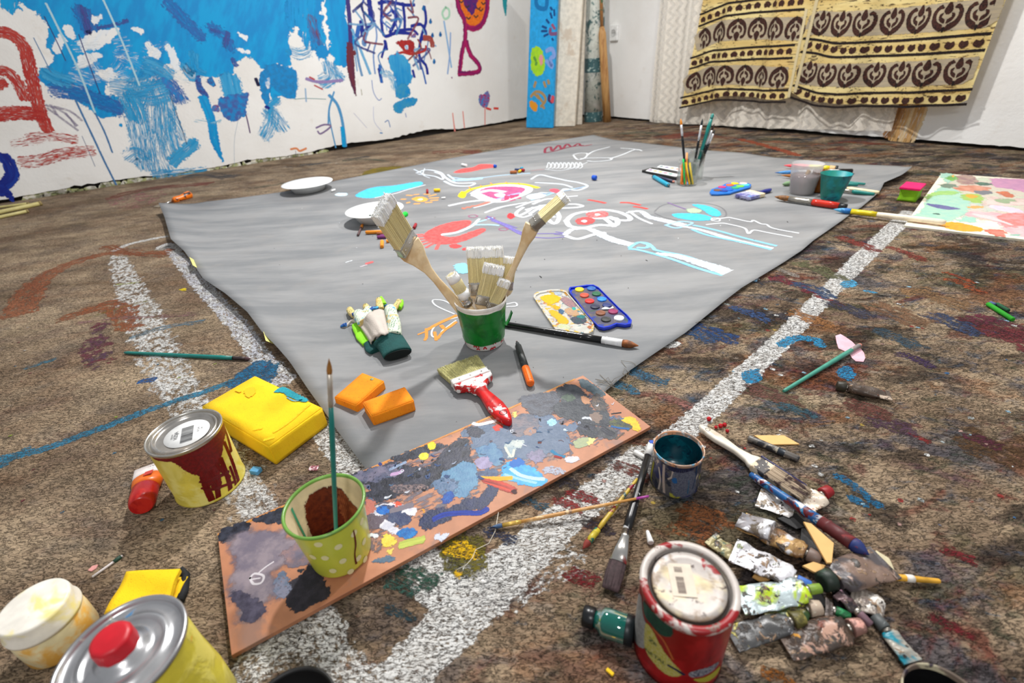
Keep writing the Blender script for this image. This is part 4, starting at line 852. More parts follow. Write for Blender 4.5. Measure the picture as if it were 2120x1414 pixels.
# yellow drops and others
ob(zb((568, 560), (595, 538), (620, 550), (615, 580), (585, 588)), C(240, 200, 20), C(250, 216, 50), rag=.002, n=16); ob(zb((512, 630), (535, 608), (572, 615), (570, 645), (530, 655)), C(240, 222, 90), C(230, 200, 40), rag=.002, n=16); ob(zb((1112, 352), (1130, 345), (1140, 375), (1120, 382)), C(236, 200, 110), rag=.003, n=12)
ob(zb((255, 680), (268, 668), (282, 680), (268, 690)), C(24, 50, 120), rag=.001, n=10); ob(zb((985, 440), (1030, 425), (1045, 445), (1010, 470)), C(220, 70, 50), C(190, 50, 40), rag=.003, n=16); os_(zb((860, 420), (900, 428), (1000, 405)), .008, C(230, 220, 220), cover=.8)
os_(zb((900, 760), (960, 770), (1030, 772), (1108, 768)), [.003, .008, .009, .008], C(236, 180, 60), C(224, 160, 50), cover=1); os_(zb((925, 780), (990, 800), (1050, 820), (1120, 850)), [.007, .012, .016, .012], C(206, 74, 54), C(130, 40, 40), cover=.95); ob(zb((1095, 850), (1125, 840), (1140, 858), (1120, 872)), C(60, 20, 24), rag=.002, n=10)
ob(zb((1500, 540), (1540, 515), (1600, 512), (1620, 540), (1570, 570), (1510, 580)), C(164, 172, 130), C(150, 160, 130), rag=.003); ob(zb((1600, 510), (1635, 512), (1620, 545), (1590, 555)), C(226, 214, 130), rag=.003, n=14); ob(zb((1440, 645), (1480, 630), (1530, 635), (1525, 660), (1470, 672)), C(214, 206, 210), C(190, 190, 200), rag=.003, n=20)
ob(zb((1060, 560), (1110, 530), (1180, 530), (1170, 570), (1130, 590), (1110, 640), (1080, 630)), C(190, 196, 190), C(140, 160, 170), cover=.8, rag=.006); os_(zb((1065, 575), (1090, 620), (1110, 630), (1120, 590)), .004, C(236, 230, 200))
ob(zb((1210, 620), (1290, 590), (1320, 640), (1260, 670)), C(140, 130, 160), C(110, 110, 130), cover=.8, rag=.006, n=20); os_(zb((1360, 595), (1400, 625), (1440, 632)), .006, C(40, 120, 160)); os_(zb((1380, 630), (1420, 640)), .005, C(150, 40, 40)); ob(zb((1270, 535), (1290, 530), (1295, 548), (1275, 550)), C(90, 30, 24), rag=.002, n=10)
ob(zb((1330, 410), (1360, 392), (1390, 405), (1380, 430), (1345, 435)), C(140, 190, 220), C(170, 206, 226), rag=.003, n=18); os_(zb((1440, 460), (1500, 465)), .006, C(200, 216, 226)); ob(zb((1310, 700), (1380, 690), (1440, 720), (1380, 745), (1320, 735)), C(160, 164, 180), cover=.6, rag=.006, n=20)
# right end blacks
ob(zb((1150, 260), (1240, 230), (1400, 220), (1420, 260), (1380, 340), (1300, 380), (1220, 350), (1170, 300)), C(72, 72, 80), C(90, 94, 104), cover=.85, rag=.006)
ob(zb((1390, 200), (1440, 175), (1530, 180), (1560, 220), (1600, 260), (1620, 330), (1700, 330), (1740, 400), (1700, 450), (1620, 420), (1560, 430), (1480, 400), (1400, 370), (1360, 320), (1420, 280), (1400, 230)), C(48, 52, 60), C(70, 74, 80), n=60, rag=.007)
ob(zb((1535, 140), (1590, 150), (1690, 220), (1680, 250), (1600, 220), (1545, 180)), C(84, 100, 108), C(60, 76, 84), rag=.004); ob(zb((1550, 250), (1590, 260), (1600, 300), (1560, 290)), C(180, 130, 96), rag=.004, n=14); ob(zb((1600, 370), (1650, 350), (1680, 390), (1640, 420)), C(126, 108, 98), rag=.005, n=18); ob(zb((1640, 230), (1690, 270), (1720, 320), (1660, 340), (1610, 290)), C(60, 62, 66), C(110, 96, 86), rag=.005)
ob(zb((1520, 440), (1580, 420), (1640, 440), (1660, 500), (1600, 510), (1530, 480)), C(50, 54, 60), K2, rag=.005, n=24); ob(zb((1640, 450), (1720, 440), (1780, 480), (1740, 520), (1660, 500)), C(60, 62, 66), C(80, 80, 84), rag=.006, n=24); ob(zb((1420, 250), (1480, 235), (1510, 265), (1460, 285)), C(84, 100, 84), C(60, 76, 66), rag=.004, n=16)
ob(zb((1730, 410), (1800, 390), (1860, 430), (1860, 460), (1760, 450)), C(56, 64, 64), C(90, 96, 60), rag=.004, n=22); os_(zb((1740, 440), (1790, 450), (1850, 455)), .005, C(30, 90, 150)); ob(zb((1800, 400), (1850, 378), (1900, 400), (1930, 460), (1890, 465), (1860, 425)), C(240, 190, 40), C(226, 170, 40), rag=.004)
os_(zb((1740, 360), (1800, 352)), .003, K1); os_(zb((1770, 520), (1820, 480)), .003, C(100, 90, 80), cover=.6); os_(zb((1690, 460), (1740, 490)), .014, K1, K2); ob(zb((1440, 450), (1500, 470), (1530, 440), (1500, 420)), SL, n=14)
for _ in range(70):
    x = rnd.uniform(120, 1800); y = 745 - (x - 100) * .30 + rnd.uniform(0, 260)
    L_ = rnd.uniform(6, 40); w_ = rnd.uniform(.001, .005); os_(zb((x, y), (x + L_ * .5, y + rnd.uniform(-12, 12)), (x + L_, y + rnd.uniform(-16, 16))), [w_, w_ * rnd.uniform(.5, 1.6), w_ * .4],  rnd.choice([K1, SL, C(150, 160, 180), C(200, 204, 214), SB, C(110, 100, 110), C(60, 80, 120)]), cover=.7)
board = bb.build('paint_board', [MS('brown_hardboard', C(186, 126, 92), [(C(172, 112, 80), 8, .55, .08), (C(150, 112, 96), 14, .60, .06)], rough=.55, bump=.05), paint_mat('board_paint', rough=.42, bump=.25)])
tag(board, 'long brown board smeared with black, blue and yellow paint, across the canvas front', 'palette board')

# ---- pale palette board at the right edge
WZ = .007
wb = MB(); wb.prism([P(x, y, WZ) for x, y in ((1949, 359), (2200, 376), (2330, 520), (1872, 467))], .0, WZ, .0006)
WO = Floor(WZ); z6 = Z((1500, 300), 3.366)
def ow(px, c, c2=None, **k): k.setdefault('rag', .012); k.setdefault('n', 36); wb.blob(WO, px, c, c2, **k)
MINT = C(160, 210, 190)
ow(z6((1560, 240), (1800, 230), (2200, 300), (2300, 560), (2000, 560), (1750, 500), (1600, 420), (1560, 320)), C(214, 190, 176), C(196, 206, 180), n=50, cover=.75, rag=.03)
ow(z6((1560, 400), (1700, 380), (1900, 440), (1820, 500), (1640, 500)), C(176, 206, 186), C(220, 200, 190), cover=.7, rag=.02)
ow(z6((1510, 200), (1600, 205), (1600, 240), (1500, 300), (1440, 340), (1400, 400), (1370, 460), (1310, 500), (1400, 520), (1560, 530), (1640, 500), (1700, 450), (1700, 380), (1640, 330), (1560, 280), (1520, 240)), MINT, C(176, 214, 190), n=50)
ow(z6((1680, 500), (1760, 520), (1740, 540), (1620, 530)), MINT); ow(z6((1860, 240), (1960, 235), (2300, 260), (2300, 360), (2000, 310), (1880, 290)), C(206, 140, 176), C(190, 130, 170), n=50); ow(z6((1610, 220), (1700, 210), (1770, 250), (1740, 275), (1640, 270)), C(150, 110, 110), C(180, 150, 130))
ow(z6((1545, 235), (1580, 215), (1620, 230), (1600, 250)), C(120, 190, 80), C(90, 150, 70)); ow(z6((1580, 215), (1600, 210), (1595, 225)), C(236, 170, 60), rag=.006); ow(z6((1740, 265), (1800, 260), (1870, 275), (1800, 285)), C(70, 120, 90), C(60, 90, 80), rag=.008)
ow(z6((1600, 300), (1700, 280), (1850, 300), (1800, 330), (1660, 320)), C(200, 120, 90), C(220, 150, 120)); ow(z6((1500, 280), (1560, 270), (1620, 290), (1540, 300)), C(110, 130, 110)); ow(z6((1400, 370), (1440, 335), (1560, 320), (1650, 330), (1600, 345), (1480, 350), (1430, 380)), C(150, 200, 110), C(170, 210, 120))
ow(z6((1650, 360), (1700, 340), (1780, 350), (1800, 400), (1720, 400)), C(170, 200, 80), C(150, 190, 80)); ow(z6((1675, 352), (1720, 345), (1770, 360), (1720, 372)), C(224, 170, 40), rag=.006); ow(z6((1740, 325), (1820, 318), (1870, 335), (1800, 350)), C(110, 112, 120)); ow(z6((1900, 330), (1960, 325), (2015, 350), (2000, 370), (1930, 350)), C(214, 110, 50), C(190, 90, 50))
ow(z6((1405, 410), (1480, 415), (1560, 428), (1640, 445), (1560, 452), (1460, 435)), C(110, 110, 160), C(90, 90, 150), rag=.006); ow(z6((1690, 435), (1760, 425), (1810, 435), (1740, 445)), C(226, 170, 90), rag=.008); ow(z6((1840, 430), (1900, 420), (2060, 450), (2040, 480), (1900, 455)), C(240, 216, 226), C(226, 200, 220)); ow(z6((1800, 420), (1870, 360), (2000, 380), (2090, 370), (2090, 420), (1900, 420)), C(210, 180, 170), C(226, 206, 196), n=44)
ow(z6((1680, 490), (1720, 465), (1850, 470), (1960, 480), (2087, 470), (2300, 500), (2300, 620), (2087, 640), (1960, 600), (1900, 540), (1780, 510)), C(240, 196, 196), C(226, 170, 176), n=50, cover=.9); ow(z6((1900, 500), (1980, 480), (2087, 480), (2200, 520), (2100, 560), (1960, 570)), C(232, 120, 110), C(236, 150, 150), cover=.85)
for k in range(7): wb.stroke(WO, z6((1740 + k * 18, 480 + k * 3), (1800 + k * 20, 505 + k * 4), (1880 + k * 20, 510 + k * 8)), .012, C(250, 226, 226), cover=.7)
ow(z6((1490, 553), (1540, 538), (1640, 543), (1790, 580), (1780, 602), (1640, 600), (1540, 578)), C(244, 176, 20), C(240, 160, 20), rag=.006); ow(z6((1310, 530), (1400, 530), (1500, 540), (1500, 552), (1400, 550), (1320, 540)), C(236, 90, 50), C(226, 110, 60), rag=.008); ow(z6((1790, 590), (1860, 590), (1960, 600), (1940, 640), (1860, 620)), C(206, 96, 70), C(226, 130, 110)); ow(z6((1990, 630), (2060, 620), (2050, 635)), C(150, 200, 180), rag=.006)
ow(z6((1880, 385), (1960, 375), (2030, 390), (1950, 410)), C(150, 170, 130)); ow(z6((1450, 480), (1490, 478), (1500, 488)), C(60, 100, 90), rag=.004)
tag(wb.build('palette_board', [M('white_card', C(236, 228, 206), .6), PAINT_WET]), 'cream board covered in mint, pink and orange paint smears, lying at the right edge', 'palette board')

# ================================================================== things in the far corner
class Quad(Plane):
    pass
def leaner(name, label, cat, A, B, tA, tB, thick, mat, paint=None, tilt=0.0, yoff=0):
    pl = Plane(P(*A), P(*B)); uv = [pl.uv(*A), pl.uv(*B), pl.uv(*tB), pl.uv(*tA)]; uv[0] = (uv[0][0], 0.002); uv[1] = (uv[1][0], .002)
    b = MB(); F = [pl.at(u, v, 0) for u, v in uv]; K = [pl.at(u, v, -thick) for u, v in uv]
    bm = bmesh.new(); vs = [bm.verts.new(q) for q in F + K]
    for f in ((0, 1, 2, 3), (7, 6, 5, 4), (0, 4, 5, 1), (1, 5, 6, 2), (2, 6, 7, 3), (3, 7, 4, 0)): bm.faces.new([vs[i] for i in f])
    bmesh.ops.recalc_face_normals(bm, faces=bm.faces[:]); bmesh.ops.bevel(bm, geom=bm.edges[:], offset=.004, segments=2, affect='EDGES')
    bm.verts.index_update(); b.add([v.co.copy() for v in bm.verts], [[v.index for v in f.verts] for f in bm.faces], 0, False); bm.free()
    if paint: paint(b, pl)
    return tag(b.build(name, [mat, PAINT_WALL] if paint else mat), label, cat)
def blueplank(b, pl):
    z = Z((600, 0), 2.9457)
    s_ = lambda px, w, c, **k: b.stroke(pl, px, w, c, **k)
    s_(z((1500, -20), (1510, 40), (1560, 50), (1570, -20)), .03, C(20, 110, 170), cover=.8)
    b.blob(pl, z((1470, 330), (1490, 290), (1525, 290), (1555, 350), (1550, 430), (1510, 465), (1475, 430)), C(150, 206, 50), C(170, 216, 40), rag=.012)
    for q in (z((1490, 350), (1500, 370)), z((1500, 395), (1505, 380))): s_(q, .02, C(90, 150, 60))
    b.blob(pl, z((1520, 350), (1535, 330), (1545, 370), (1530, 400)), C(220, 150, 150), rag=.01)
    s_(z((1565, 310), (1600, 300), (1612, 340), (1590, 360), (1600, 410), (1565, 370)), .03, C(130, 160, 220), cover=.7)
    for q in (z((1565, 120), (1580, 140)), z((1540, 160), (1565, 172)), z((1535, 190), (1568, 190)), z((1550, 220), (1575, 208)), z((1590, 80), (1598, 110)), z((1612, 60), (1614, 95)), z((1600, 235), (1606, 245)), z((1590, 45), (1600, 60))): s_(q, .016, C(20, 70, 130))
    s_(z((1590, 175), (1590, 205), (1625, 205)), .024, C(120, 80, 120)); s_(z((1600, 150), (1615, 175)), .02, C(150, 80, 110))
    for q in (z((1500, 500), (1490, 530)), z((1550, 500), (1560, 530)), z((1575, 490), (1580, 510)), z((1470, 590), (1500, 560), (1540, 570), (1560, 610), (1530, 650)), z((1510, 580), (1540, 620)), z((1490, 570), (1520, 600)), z((1545, 650), (1550, 660))): s_(q, .022, C(170, 140, 90), cover=.75)
    b.blob(pl, z((1460, 620), (1480, 615), (1510, 640), (1500, 680), (1480, 670), (1465, 650)), C(224, 150, 40), rag=.01)
    s_(z((1585, 580), (1580, 610), (1600, 625)), .024, C(70, 50, 100)); s_(z((1605, 590), (1600, 620)), .03, C(210, 80, 90))
leaner('painted_plank', 'tall bright blue plank with a painted green face and orange sun, leaning by the corner', 'plank', (1089, 265), (1144, 266), (1101, -90), (1157, -90), .03, M('blue_plank_paint', C(30, 158, 220), .5, bump=.1), blueplank)
leaner('white_plank', 'tall cream plank leaning beside the blue plank', 'plank', (1145, 263), (1190, 262), (1157, -90), (1212, -90), .05, MS('cream_plank_paint', C(226, 218, 202), [(C(206, 190, 170), 9, .6, .06), (C(190, 150, 130), 14, .7, .03)], rough=.7), None)
leaner('grey_board', 'narrow pale board in the gap between cream plank and spattered pipe', 'board', (1190, 259), (1204, 259), (1206, -90), (1216, -90), .02, M('pale_board', C(206, 198, 184), .7), None)
A = P(1228, 251, 0); b = MB(); topp = PY(1234, -90, A.y); b.tube([A + Vector((0, 0, .003)), A.lerp(topp, .5), topp], .078, 32)
tp = tag(b.build('spattered_pipe', MS('pipe_paint', C(196, 200, 190), [(C(60, 92, 92), 10, .58, .03), (C(90, 120, 116), 22, .62, .03), (C(50, 70, 66), 50, .68, .02), (C(226, 226, 220), 8, .6, .1)], rough=.5, bump=.2)), 'thick upright pipe, off-white spattered with dark green paint, standing in the corner', 'pipe')
b2 = MB(); 
for q0, q1 in ((.002, .07), (.33, .42)): b2 = MB(); b2.tube([A.lerp(topp, q0), A.lerp(topp, q1)], .079, 32, cap=False); g_ = b2.build('green_paint_band', MS('green_band', C(56, 92, 96), [(C(170, 190, 184), 30, .60, .03)], rough=.5), tp); g_['label'] = 'dark green paint band'
A = P(1257, 252, .002); T1 = PY(1246, 55, A.y); T2 = PY(1243, -90, A.y)
st_ = thing('wooden_pole', 'slim wooden pole with a thinner upper end, leaning against the wall beside the pipe', 'pole', (A.x, A.y, 0))
b = MB(); b.tube([A, A.lerp(T1, .5), A.lerp(T1, .93), T1], [.034, .033, .030, .016], 20); b.build('thick_end', MS('ochre_wood', C(196, 150, 92), [(C(160, 110, 60), 12, .56, .06)], rough=.6, streak=(3, 3, .3)), st_)
b = MB(); b.tube([T1 - Vector((0, 0, .01)), T2], .013, 14); b.build('thin_end', MS('pole_thin', C(170, 120, 70), [(C(60, 110, 80), 12, .56, .03)], rough=.6), st_)
# socket
so = WR.at(*WR.uv(1273.5, 68), 0); th_ = thing('wall_socket', 'small white wall socket on the white wall beside the planks', 'socket', so)
Mx = Matrix(((WR.e.x, 0, WR.n.x, so.x), (WR.e.y, 0, WR.n.y, so.y), (0, 1, 0, so.z), (0, 0, 0, 1)))
b = MB(); b.box((-.042, -.058, .001), (.042, .058, .022), .006); b.xf(Mx); b.build('face_plate', M('white_plastic', C(238, 238, 236), .35), th_)
b = MB(); b.lathe([(.0, .0225), (.024, .0225), (.026, .024), (.028, .0225)], 32); b.xf(Mx @ Matrix.Translation((0, 0, 0))); b.build('plug_well', M('socket_grey', C(200, 200, 198), .4), th_)
for x in (-.009, .009): b = MB(); b.tube([(x, 0, .022), (x, 0, .0235)], .003, 10); b.xf(Mx); b.build('pin_hole', M('black_hole', C(20, 20, 20), .6), th_)

# ---- lace curtain and patterned curtains
class Cloth(Plane):
    def __init__(s, A, B, off, amp, k, ph): Plane.__init__(s, A + WR.n * off, B + WR.n * off); s.amp = amp; s.k = k; s.ph = ph
    def fold(s, u, v): return s.amp * (math.sin(u * s.k + s.ph + math.sin(v * 2.1 + u) * .5) + .5 * math.sin(u * s.k * 2.3 + 1 + s.ph)) * (1.15 - .25 * min(1.5, v))
    def at(s, u, v, off=0.0): return s.o + s.e * u + Vector((0, 0, v)) + s.n * (off + s.fold(u, v))
wA, wB = P(1267, 246), P(2120, 314)
LACE = Cloth(wA, wB, .035, .012, 26, .4); CUR = Cloth(wA, wB, .12, .021, 17, 1.0)
def cloth_sheet(b, pl, left, right, bottom, top_z, nx=110, ny=50, hem=0.0):
    """left/right/bottom px; rows from the hem up"""
    ub = [pl.uv(*q) for q in bottom]; rows = []
    (lu0, lv0), (lu1, lv1) = pl.uv(*left[0]), pl.uv(*left[1]); (ru0, rv0), (ru1, rv1) = pl.uv(*right[0]), pl.uv(*right[1])
    for j in range(ny):
        tt = j / (ny - 1); r = []
        for i in range(nx):
            s_ = i / (nx - 1); u0 = ub[0][0] + (ub[-1][0] - ub[0][0]) * s_
            k = max(q for q in range(len(ub) - 1) if ub[q][0] <= u0 + 1e-9); f = (u0 - ub[k][0]) / (ub[k + 1][0] - ub[k][0]); vb = ub[k][1] * (1 - f) + ub[k + 1][1] * f
            v = vb + (top_z - vb) * tt
            ul = lu0 + (lu1 - lu0) * (v - lv0) / (lv1 - lv0); ur = ru0 + (ru1 - ru0) * (v - rv0) / (rv1 - rv0)
            r.append(pl.at(ul + (ur - ul) * s_, max(.006, v)))
        rows.append(r)
    return rows
t = NT('lace'); o_ = t.geo()
# lace follows the wall direction
mp = t.mapping(o_, rot=(0, 0, math.atan2(-WR.e.y, WR.e.x))); sx = t.n('ShaderNodeSeparateXYZ'); t.l(mp, sx.inputs[0])
zz = t.math('PINGPONG', t.math('MULTIPLY', sx.outputs[2], 15.0), .5); st2 = t.math('ADD', t.math('MULTIPLY', sx.outputs[0], 15.0), zz)
st2 = t.math('ADD', st2, t.math('MULTIPLY', t.noise(o_, 14, 2), .25))
wv = t.math('PINGPONG', t.math('FRACT', st2), .5)
thr = t.mr(wv, .12, .30); fine = t.noise(o_, 160, 2); col = t.math('FRACT', t.math('MULTIPLY', sx.outputs[0], 4.4)); ribbon = t.mr(t.math('PINGPONG', col, .5), .03, .06)
al = t.math('ADD', .42, t.math('MULTIPLY', t.math('MULTIPLY', thr, ribbon), .35)); al = t.math('ADD', al, t.math('MULTIPLY', t.mr(fine, .4, .6), .12))
t.set(color=C(236, 228, 214), rough=.8, alpha=al); tr = t.n('ShaderNodeBsdfTranslucent', i_Color=C(240, 232, 220)); mx = t.n('ShaderNodeMixShader', i_0=.3)
t.l(t.b.outputs[0], mx.inputs[1]); t.l(tr.outputs[0], mx.inputs[2]); t.l(t.b.outputs[0], t.out.inputs[0]); LACEM = t.m
b = MB(); b.sheet(cloth_sheet(b, LACE, ((1367, 0), (1344, 252)), ((1920, 0), (1846, 270)), ((1344, 254), (1420, 257), (1520, 262), (1600, 266), (1700, 268), (1846, 272)), 1.45, 160, 40)); 
tag(b.build('lace_curtain', LACEM), 'sheer white lace curtain with zigzag weave hanging behind the patterned curtains', 'curtain')
z3 = Z((1220, 0), 2.3556)
t = NT('woven_curtain'); o_ = t.geo(); mp = t.mapping(o_, rot=(0, 0, math.atan2(-WR.e.y, WR.e.x)))
cc = t.mix(t.mr(t.noise(t.mapping(mp, scale=(1, 1, 7)), 2.5, 4), .35, .65), C(226, 196, 124), C(246, 226, 160))
cc = t.mix(t.mr(t.noise(t.mapping(mp, scale=(.06, 1, 1.0)), 110, 3, .6), .575, .64, 0, .9), cc, C(70, 46, 28))
cc = t.mix(t.mr(t.noise(t.mapping(mp, scale=(1, 1, .1)), 3, 3), .5, .68, 0, .35), cc, C(230, 180, 90))
tr = t.n('ShaderNodeBsdfTranslucent'); t.l(cc, tr.inputs[0]); mx = t.n('ShaderNodeMixShader', i_0=.25); t.set(color=cc, rough=.85); t.bump(t.noise(mp, 260, 2), .4, .002); t.l(t.b.outputs[0], mx.inputs[1]); t.l(tr.outputs[0], mx.inputs[2]); t.l(mx.outputs[0], t.out.inputs[0]); CURM = t.m
DK = C(30, 20, 18); BRN = C(76, 42, 32); GRY = C(150, 138, 124)
def curtain(label, left, right, bottom, hearts, bigs, flip, nbig, gap_light):
    b = MB(); b.sheet(cloth_sheet(b, CUR, left, right, bottom, 1.45, 120, 46))
    def lerp2(a, c, t): return (a[0] + (c[0] - a[0]) * t, a[1] + (c[1] - a[1]) * t)
    def path(pts, n):
        uv = [CUR.uv(*q) for q in z3(*pts)]; out = []
        for i in range(n):
            x = uv[0][0] + (uv[-1][0] - uv[0][0]) * i / (n - 1); k = max(q for q in range(len(uv) - 1) if uv[q][0] <= x + 1e-9)
            f = (x - uv[k][0]) / (uv[k + 1][0] - uv[k][0]); out.append((x, uv[k][1] * (1 - f) + uv[k + 1][1] * f))
        return out
    for pts in bigs:
        c = path(pts, nbig + 1); hh = .062
        b.stroke(CUR, None, .118, C(178, 162, 134), C(160, 148, 128), uvpts=path(pts, 30)[1:-1], cover=1, rag=.004, o=.0012)
        for (u0, v0), (u1, v1) in zip(c, c[1:]):
            uc_, vc = (u0 + u1) / 2, (v0 + v1) / 2; w_ = (u1 - u0) * .46; f = -1 if flip else 1
            q = lambda pts: [(uc_ + x * w_, vc + y * hh * f) for x, y in pts]
            for s_ in (-1, 1):
                b.blob(CUR, None, DK, BRN, uvpts=q([(s_ * .12, -1), (s_ * .75, -.62), (s_ * 1.0, .0), (s_ * .9, .55), (s_ * .5, .85), (s_ * .3, .55), (s_ * .62, .5), (s_ * .7, .1), (s_ * .52, -.3), (s_ * .12, -.55)]), rag=.0025, n=14, o=.0022)
                b.blob(CUR, None, BRN, DK, uvpts=q([(s_ * .08, -.45), (s_ * .42, -.2), (s_ * .5, .15), (s_ * .25, .3), (s_ * .3, .0), (s_ * .08, -.15)]), rag=.002, n=10, o=.0022)
            b.blob(CUR, None, BRN, DK, uvpts=q([(0, 1.05), (.2, .7), (.26, .4), (0, .15), (-.26, .4), (-.2, .7)]), rag=.002, n=10, o=.0022)
            b.blob(CUR, None, DK, uvpts=q([(0, -.6), (.1, -.85), (0, -1.12), (-.1, -.85)]), rag=.002, n=8, o=.0022)
    for pts in hearts:
        base = path(pts, 40)
        for dv in (-.034, .034): b.stroke(CUR, None, .012, DK, C(30, 22, 22), uvpts=[(u, v + dv) for u, v in base[::3] + [base[-1]]], cover=1, rag=.002, o=.0020)
        n_ = int((base[-1][0] - base[0][0]) / .052)
        for i in range(n_):
            u = base[0][0] + (i + .5) * (base[-1][0] - base[0][0]) / n_; v = base[min(39, int(i / n_ * 39))][1]; f = 1 if flip else -1
            b.blob(CUR, None, DK, BRN, uvpts=[(u - .019, v + .006 * f), (u - .012, v - .014 * f), (u, v - .009 * f), (u + .012, v - .014 * f), (u + .019, v + .006 * f), (u, v + .02 * f)], rag=.002, n=8, o=.0022)
    b.stroke(CUR, None, .014, C(205, 190, 150), uvpts=[CUR.uv(*q) for q in gap_light], cover=1, rag=.002, o=.0030)  # pale line painted for the light showing in the gap between the panels
    return tag(b.build('patterned_curtain', [CURM, paint_mat('woven_motif_' + ('l' if flip else 'r'), rough=.85, bump=.1)]), label, 'curtain', 'patterned curtains')
curtain('left brown and cream patterned curtain with arch motifs, over the lace', ((1452, 0), (1413, 218)), ((1676, 0), (1634, 208)), ((1413, 222), (1470, 208), (1500, 198), (1560, 202), (1610, 207), (1634, 202)),
        [((452, 500), (580, 470), (640, 458), (800, 468), (965, 468)), ((490, 310), (590, 275), (760, 262), (1000, 250)), ((530, 100), (660, 50), (800, 30), (1060, 10))],
        [((470, 415), (580, 370), (700, 365), (980, 380)), ((515, 205), (640, 150), (800, 140), (1060, 140))], True, 6, ((1672, 20), (1634, 200)))
curtain('right brown and cream patterned curtain with flower motifs, wider than its neighbour', ((1676, 0), (1638, 190)), ((2078, 0), (1997, 214)), ((1634, 190), (1650, 205), (1690, 211), (1760, 216), (1830, 217), (1880, 213), (1940, 217), (1985, 214), (1999, 208)),
        [((990, 445), (1050, 475), (1180, 490), (1500, 485), (1840, 475)), ((1040, 220), (1200, 245), (1500, 235), (1930, 205)), ((1090, -40), (1500, -60), (1990, -90))],
        [((1010, 345), (1060, 365), (1400, 368), (1870, 345)), ((1070, 110), (1200, 120), (1500, 105), (1990, 60))], False, 7, ((1690, 0), (1645, 190)))
# ================================================================== builders for the tools
def loc2(A): return (A.x, A.y, A.z)
WOOD = MS('bare_wood', C(238, 212, 170), [(C(222, 188, 140), 14, .56, .06)], rough=.5, streak=(1, 1, 1), bump=.05)
CREAM = M('cream_bristle', C(246, 228, 176), .8, var=.16, vscale=900)
TIPW = M('white_bristle_tip', C(255, 255, 253), .9, var=.02)
STEEL = M('bright_steel', C(200, 196, 190), .25, 1.0, var=.1)
FERR = M('worn_steel', C(170, 164, 154), .35, .9, var=.2)
BLACKL = M('black_lacquer', C(18, 18, 20), .25, var=.2)
def strands(b, w, th, x0, x1, n, r=.0005, splay=0.0, jit=.002, mi=0, taper=1.0, round_=False, seed=1):
    """bundle of hairs along +x in the local frame"""
    R = random.Random(seed)
    for _ in range(n):
        if round_: a = R.random() * 6.283; q = math.sqrt(R.random()); y = math.cos(a) * q * w / 2; z = math.sin(a) * q * th / 2
        else: y = R.uniform(-.5, .5) * w; z = R.uniform(-.5, .5) * th
        L = x1 - R.random() * jit; y1 = y * (taper + splay) + R.uniform(-1, 1) * splay * w * .05; z1 = z * taper + R.uniform(-1, 1) * .001
        b.tube([(x0, y, z), ((x0 + L) / 2, (y + y1) / 2 + R.uniform(-1, 1) * .0004, (z + z1) / 2), (L, y1, z1)], [r, r, r * .5], 3, mi, cap=False, up=(0, 0, 1))
def lerp(a, b, t): return a + (b - a) * t
def artbrush(label, A, B, hr, mh, mf, mb_, fl=.03, bl=.02, fr=None, flat=None, up=(0, 0, 1), group=None, end=None, tipmat=None, prof=None, name='paint_brush', bw=None):
    """A handle end, B bristle tip. flat=(w,t) bristle section"""
    fr = fr or hr * .8; m, L = frame(A, B, Vector(up)); t = thing(name, label, 'brush', loc2(A), group)
    xh = L - fl - bl; prof = prof or [(0, .55), (.05, .7), (.5, .85), (.86, 1.0), (1, .72)]
    e0 = 0
    if end:
        e0 = end[0]; b = MB(); b.tube([(0, 0, 0), (.001, 0, 0), (e0 * xh, 0, 0)], [hr * .4, hr * prof[0][1] * 1.05, hr * lerp(prof[0][1], prof[2][1], e0) * 1.1], 14); b.xf(m); b.build('handle_tip', end[1], t)
    b = MB(); P_ = [(max(e0, 0) * xh, 0, 0)] + [(q[0] * xh, 0, 0) for q in prof if q[0] > e0 + .01]
    rr = [hr * lerp(prof[0][1], prof[2][1], e0 / .5 if e0 < .5 else 1)] + [hr * q[1] for q in prof if q[0] > e0 + .01]
    b.tube(P_, rr, 16); b.xf(m); b.build('handle', mh, t)
    w, th = flat or (fr * 2.1, fr * 2.1)
    b = MB(); b.tube([(xh - .002, 0, 0), (xh + fl * .15, 0, 0), (xh + fl * .18, 0, 0), (xh + fl * .22, 0, 0), (xh + fl * .55, 0, 0), (xh + fl, 0, 0)], None, 20, ell=[(fr, fr), (fr, fr), (fr * 1.15, fr * 1.15), (fr, fr), (lerp(fr, w / 2, .6), lerp(fr, th / 2, .6)), (w / 2, th / 2)], up=(0, 0, 1)); b.xf(m); b.build('ferrule', mf, t)
    b = MB(); x0 = xh + fl - .002
    if flat: b.tube([(x0, 0, 0), (x0 + bl * .5, 0, 0), (x0 + bl * .93, 0, 0), (L, 0, 0)], None, 18, ell=[(w * .47, th * .45), (w * .5, th * .45), (w * .46, th * .25), (w * .42, th * .08)], up=(0, 0, 1))
    else: b.tube([(x0, 0, 0), (x0 + bl * .3, 0, 0), (x0 + bl * .6, 0, 0), (x0 + bl * .85, 0, 0), (L, 0, 0)], [w * .45, w * .52, w * .42, w * .22, w * .04], 16)
    strands(b, w * .9, th * .8, x0, L - bl * (.02 if flat else .2), 40 if flat else 20, .0004, 0, bl * .15, taper=.95 if flat else .45, round_=not flat)
    b.xf(m); b.build('bristles', mb_, t)
    return t
def on(px, py, r, z=0.0): return P(px, py, z + r)

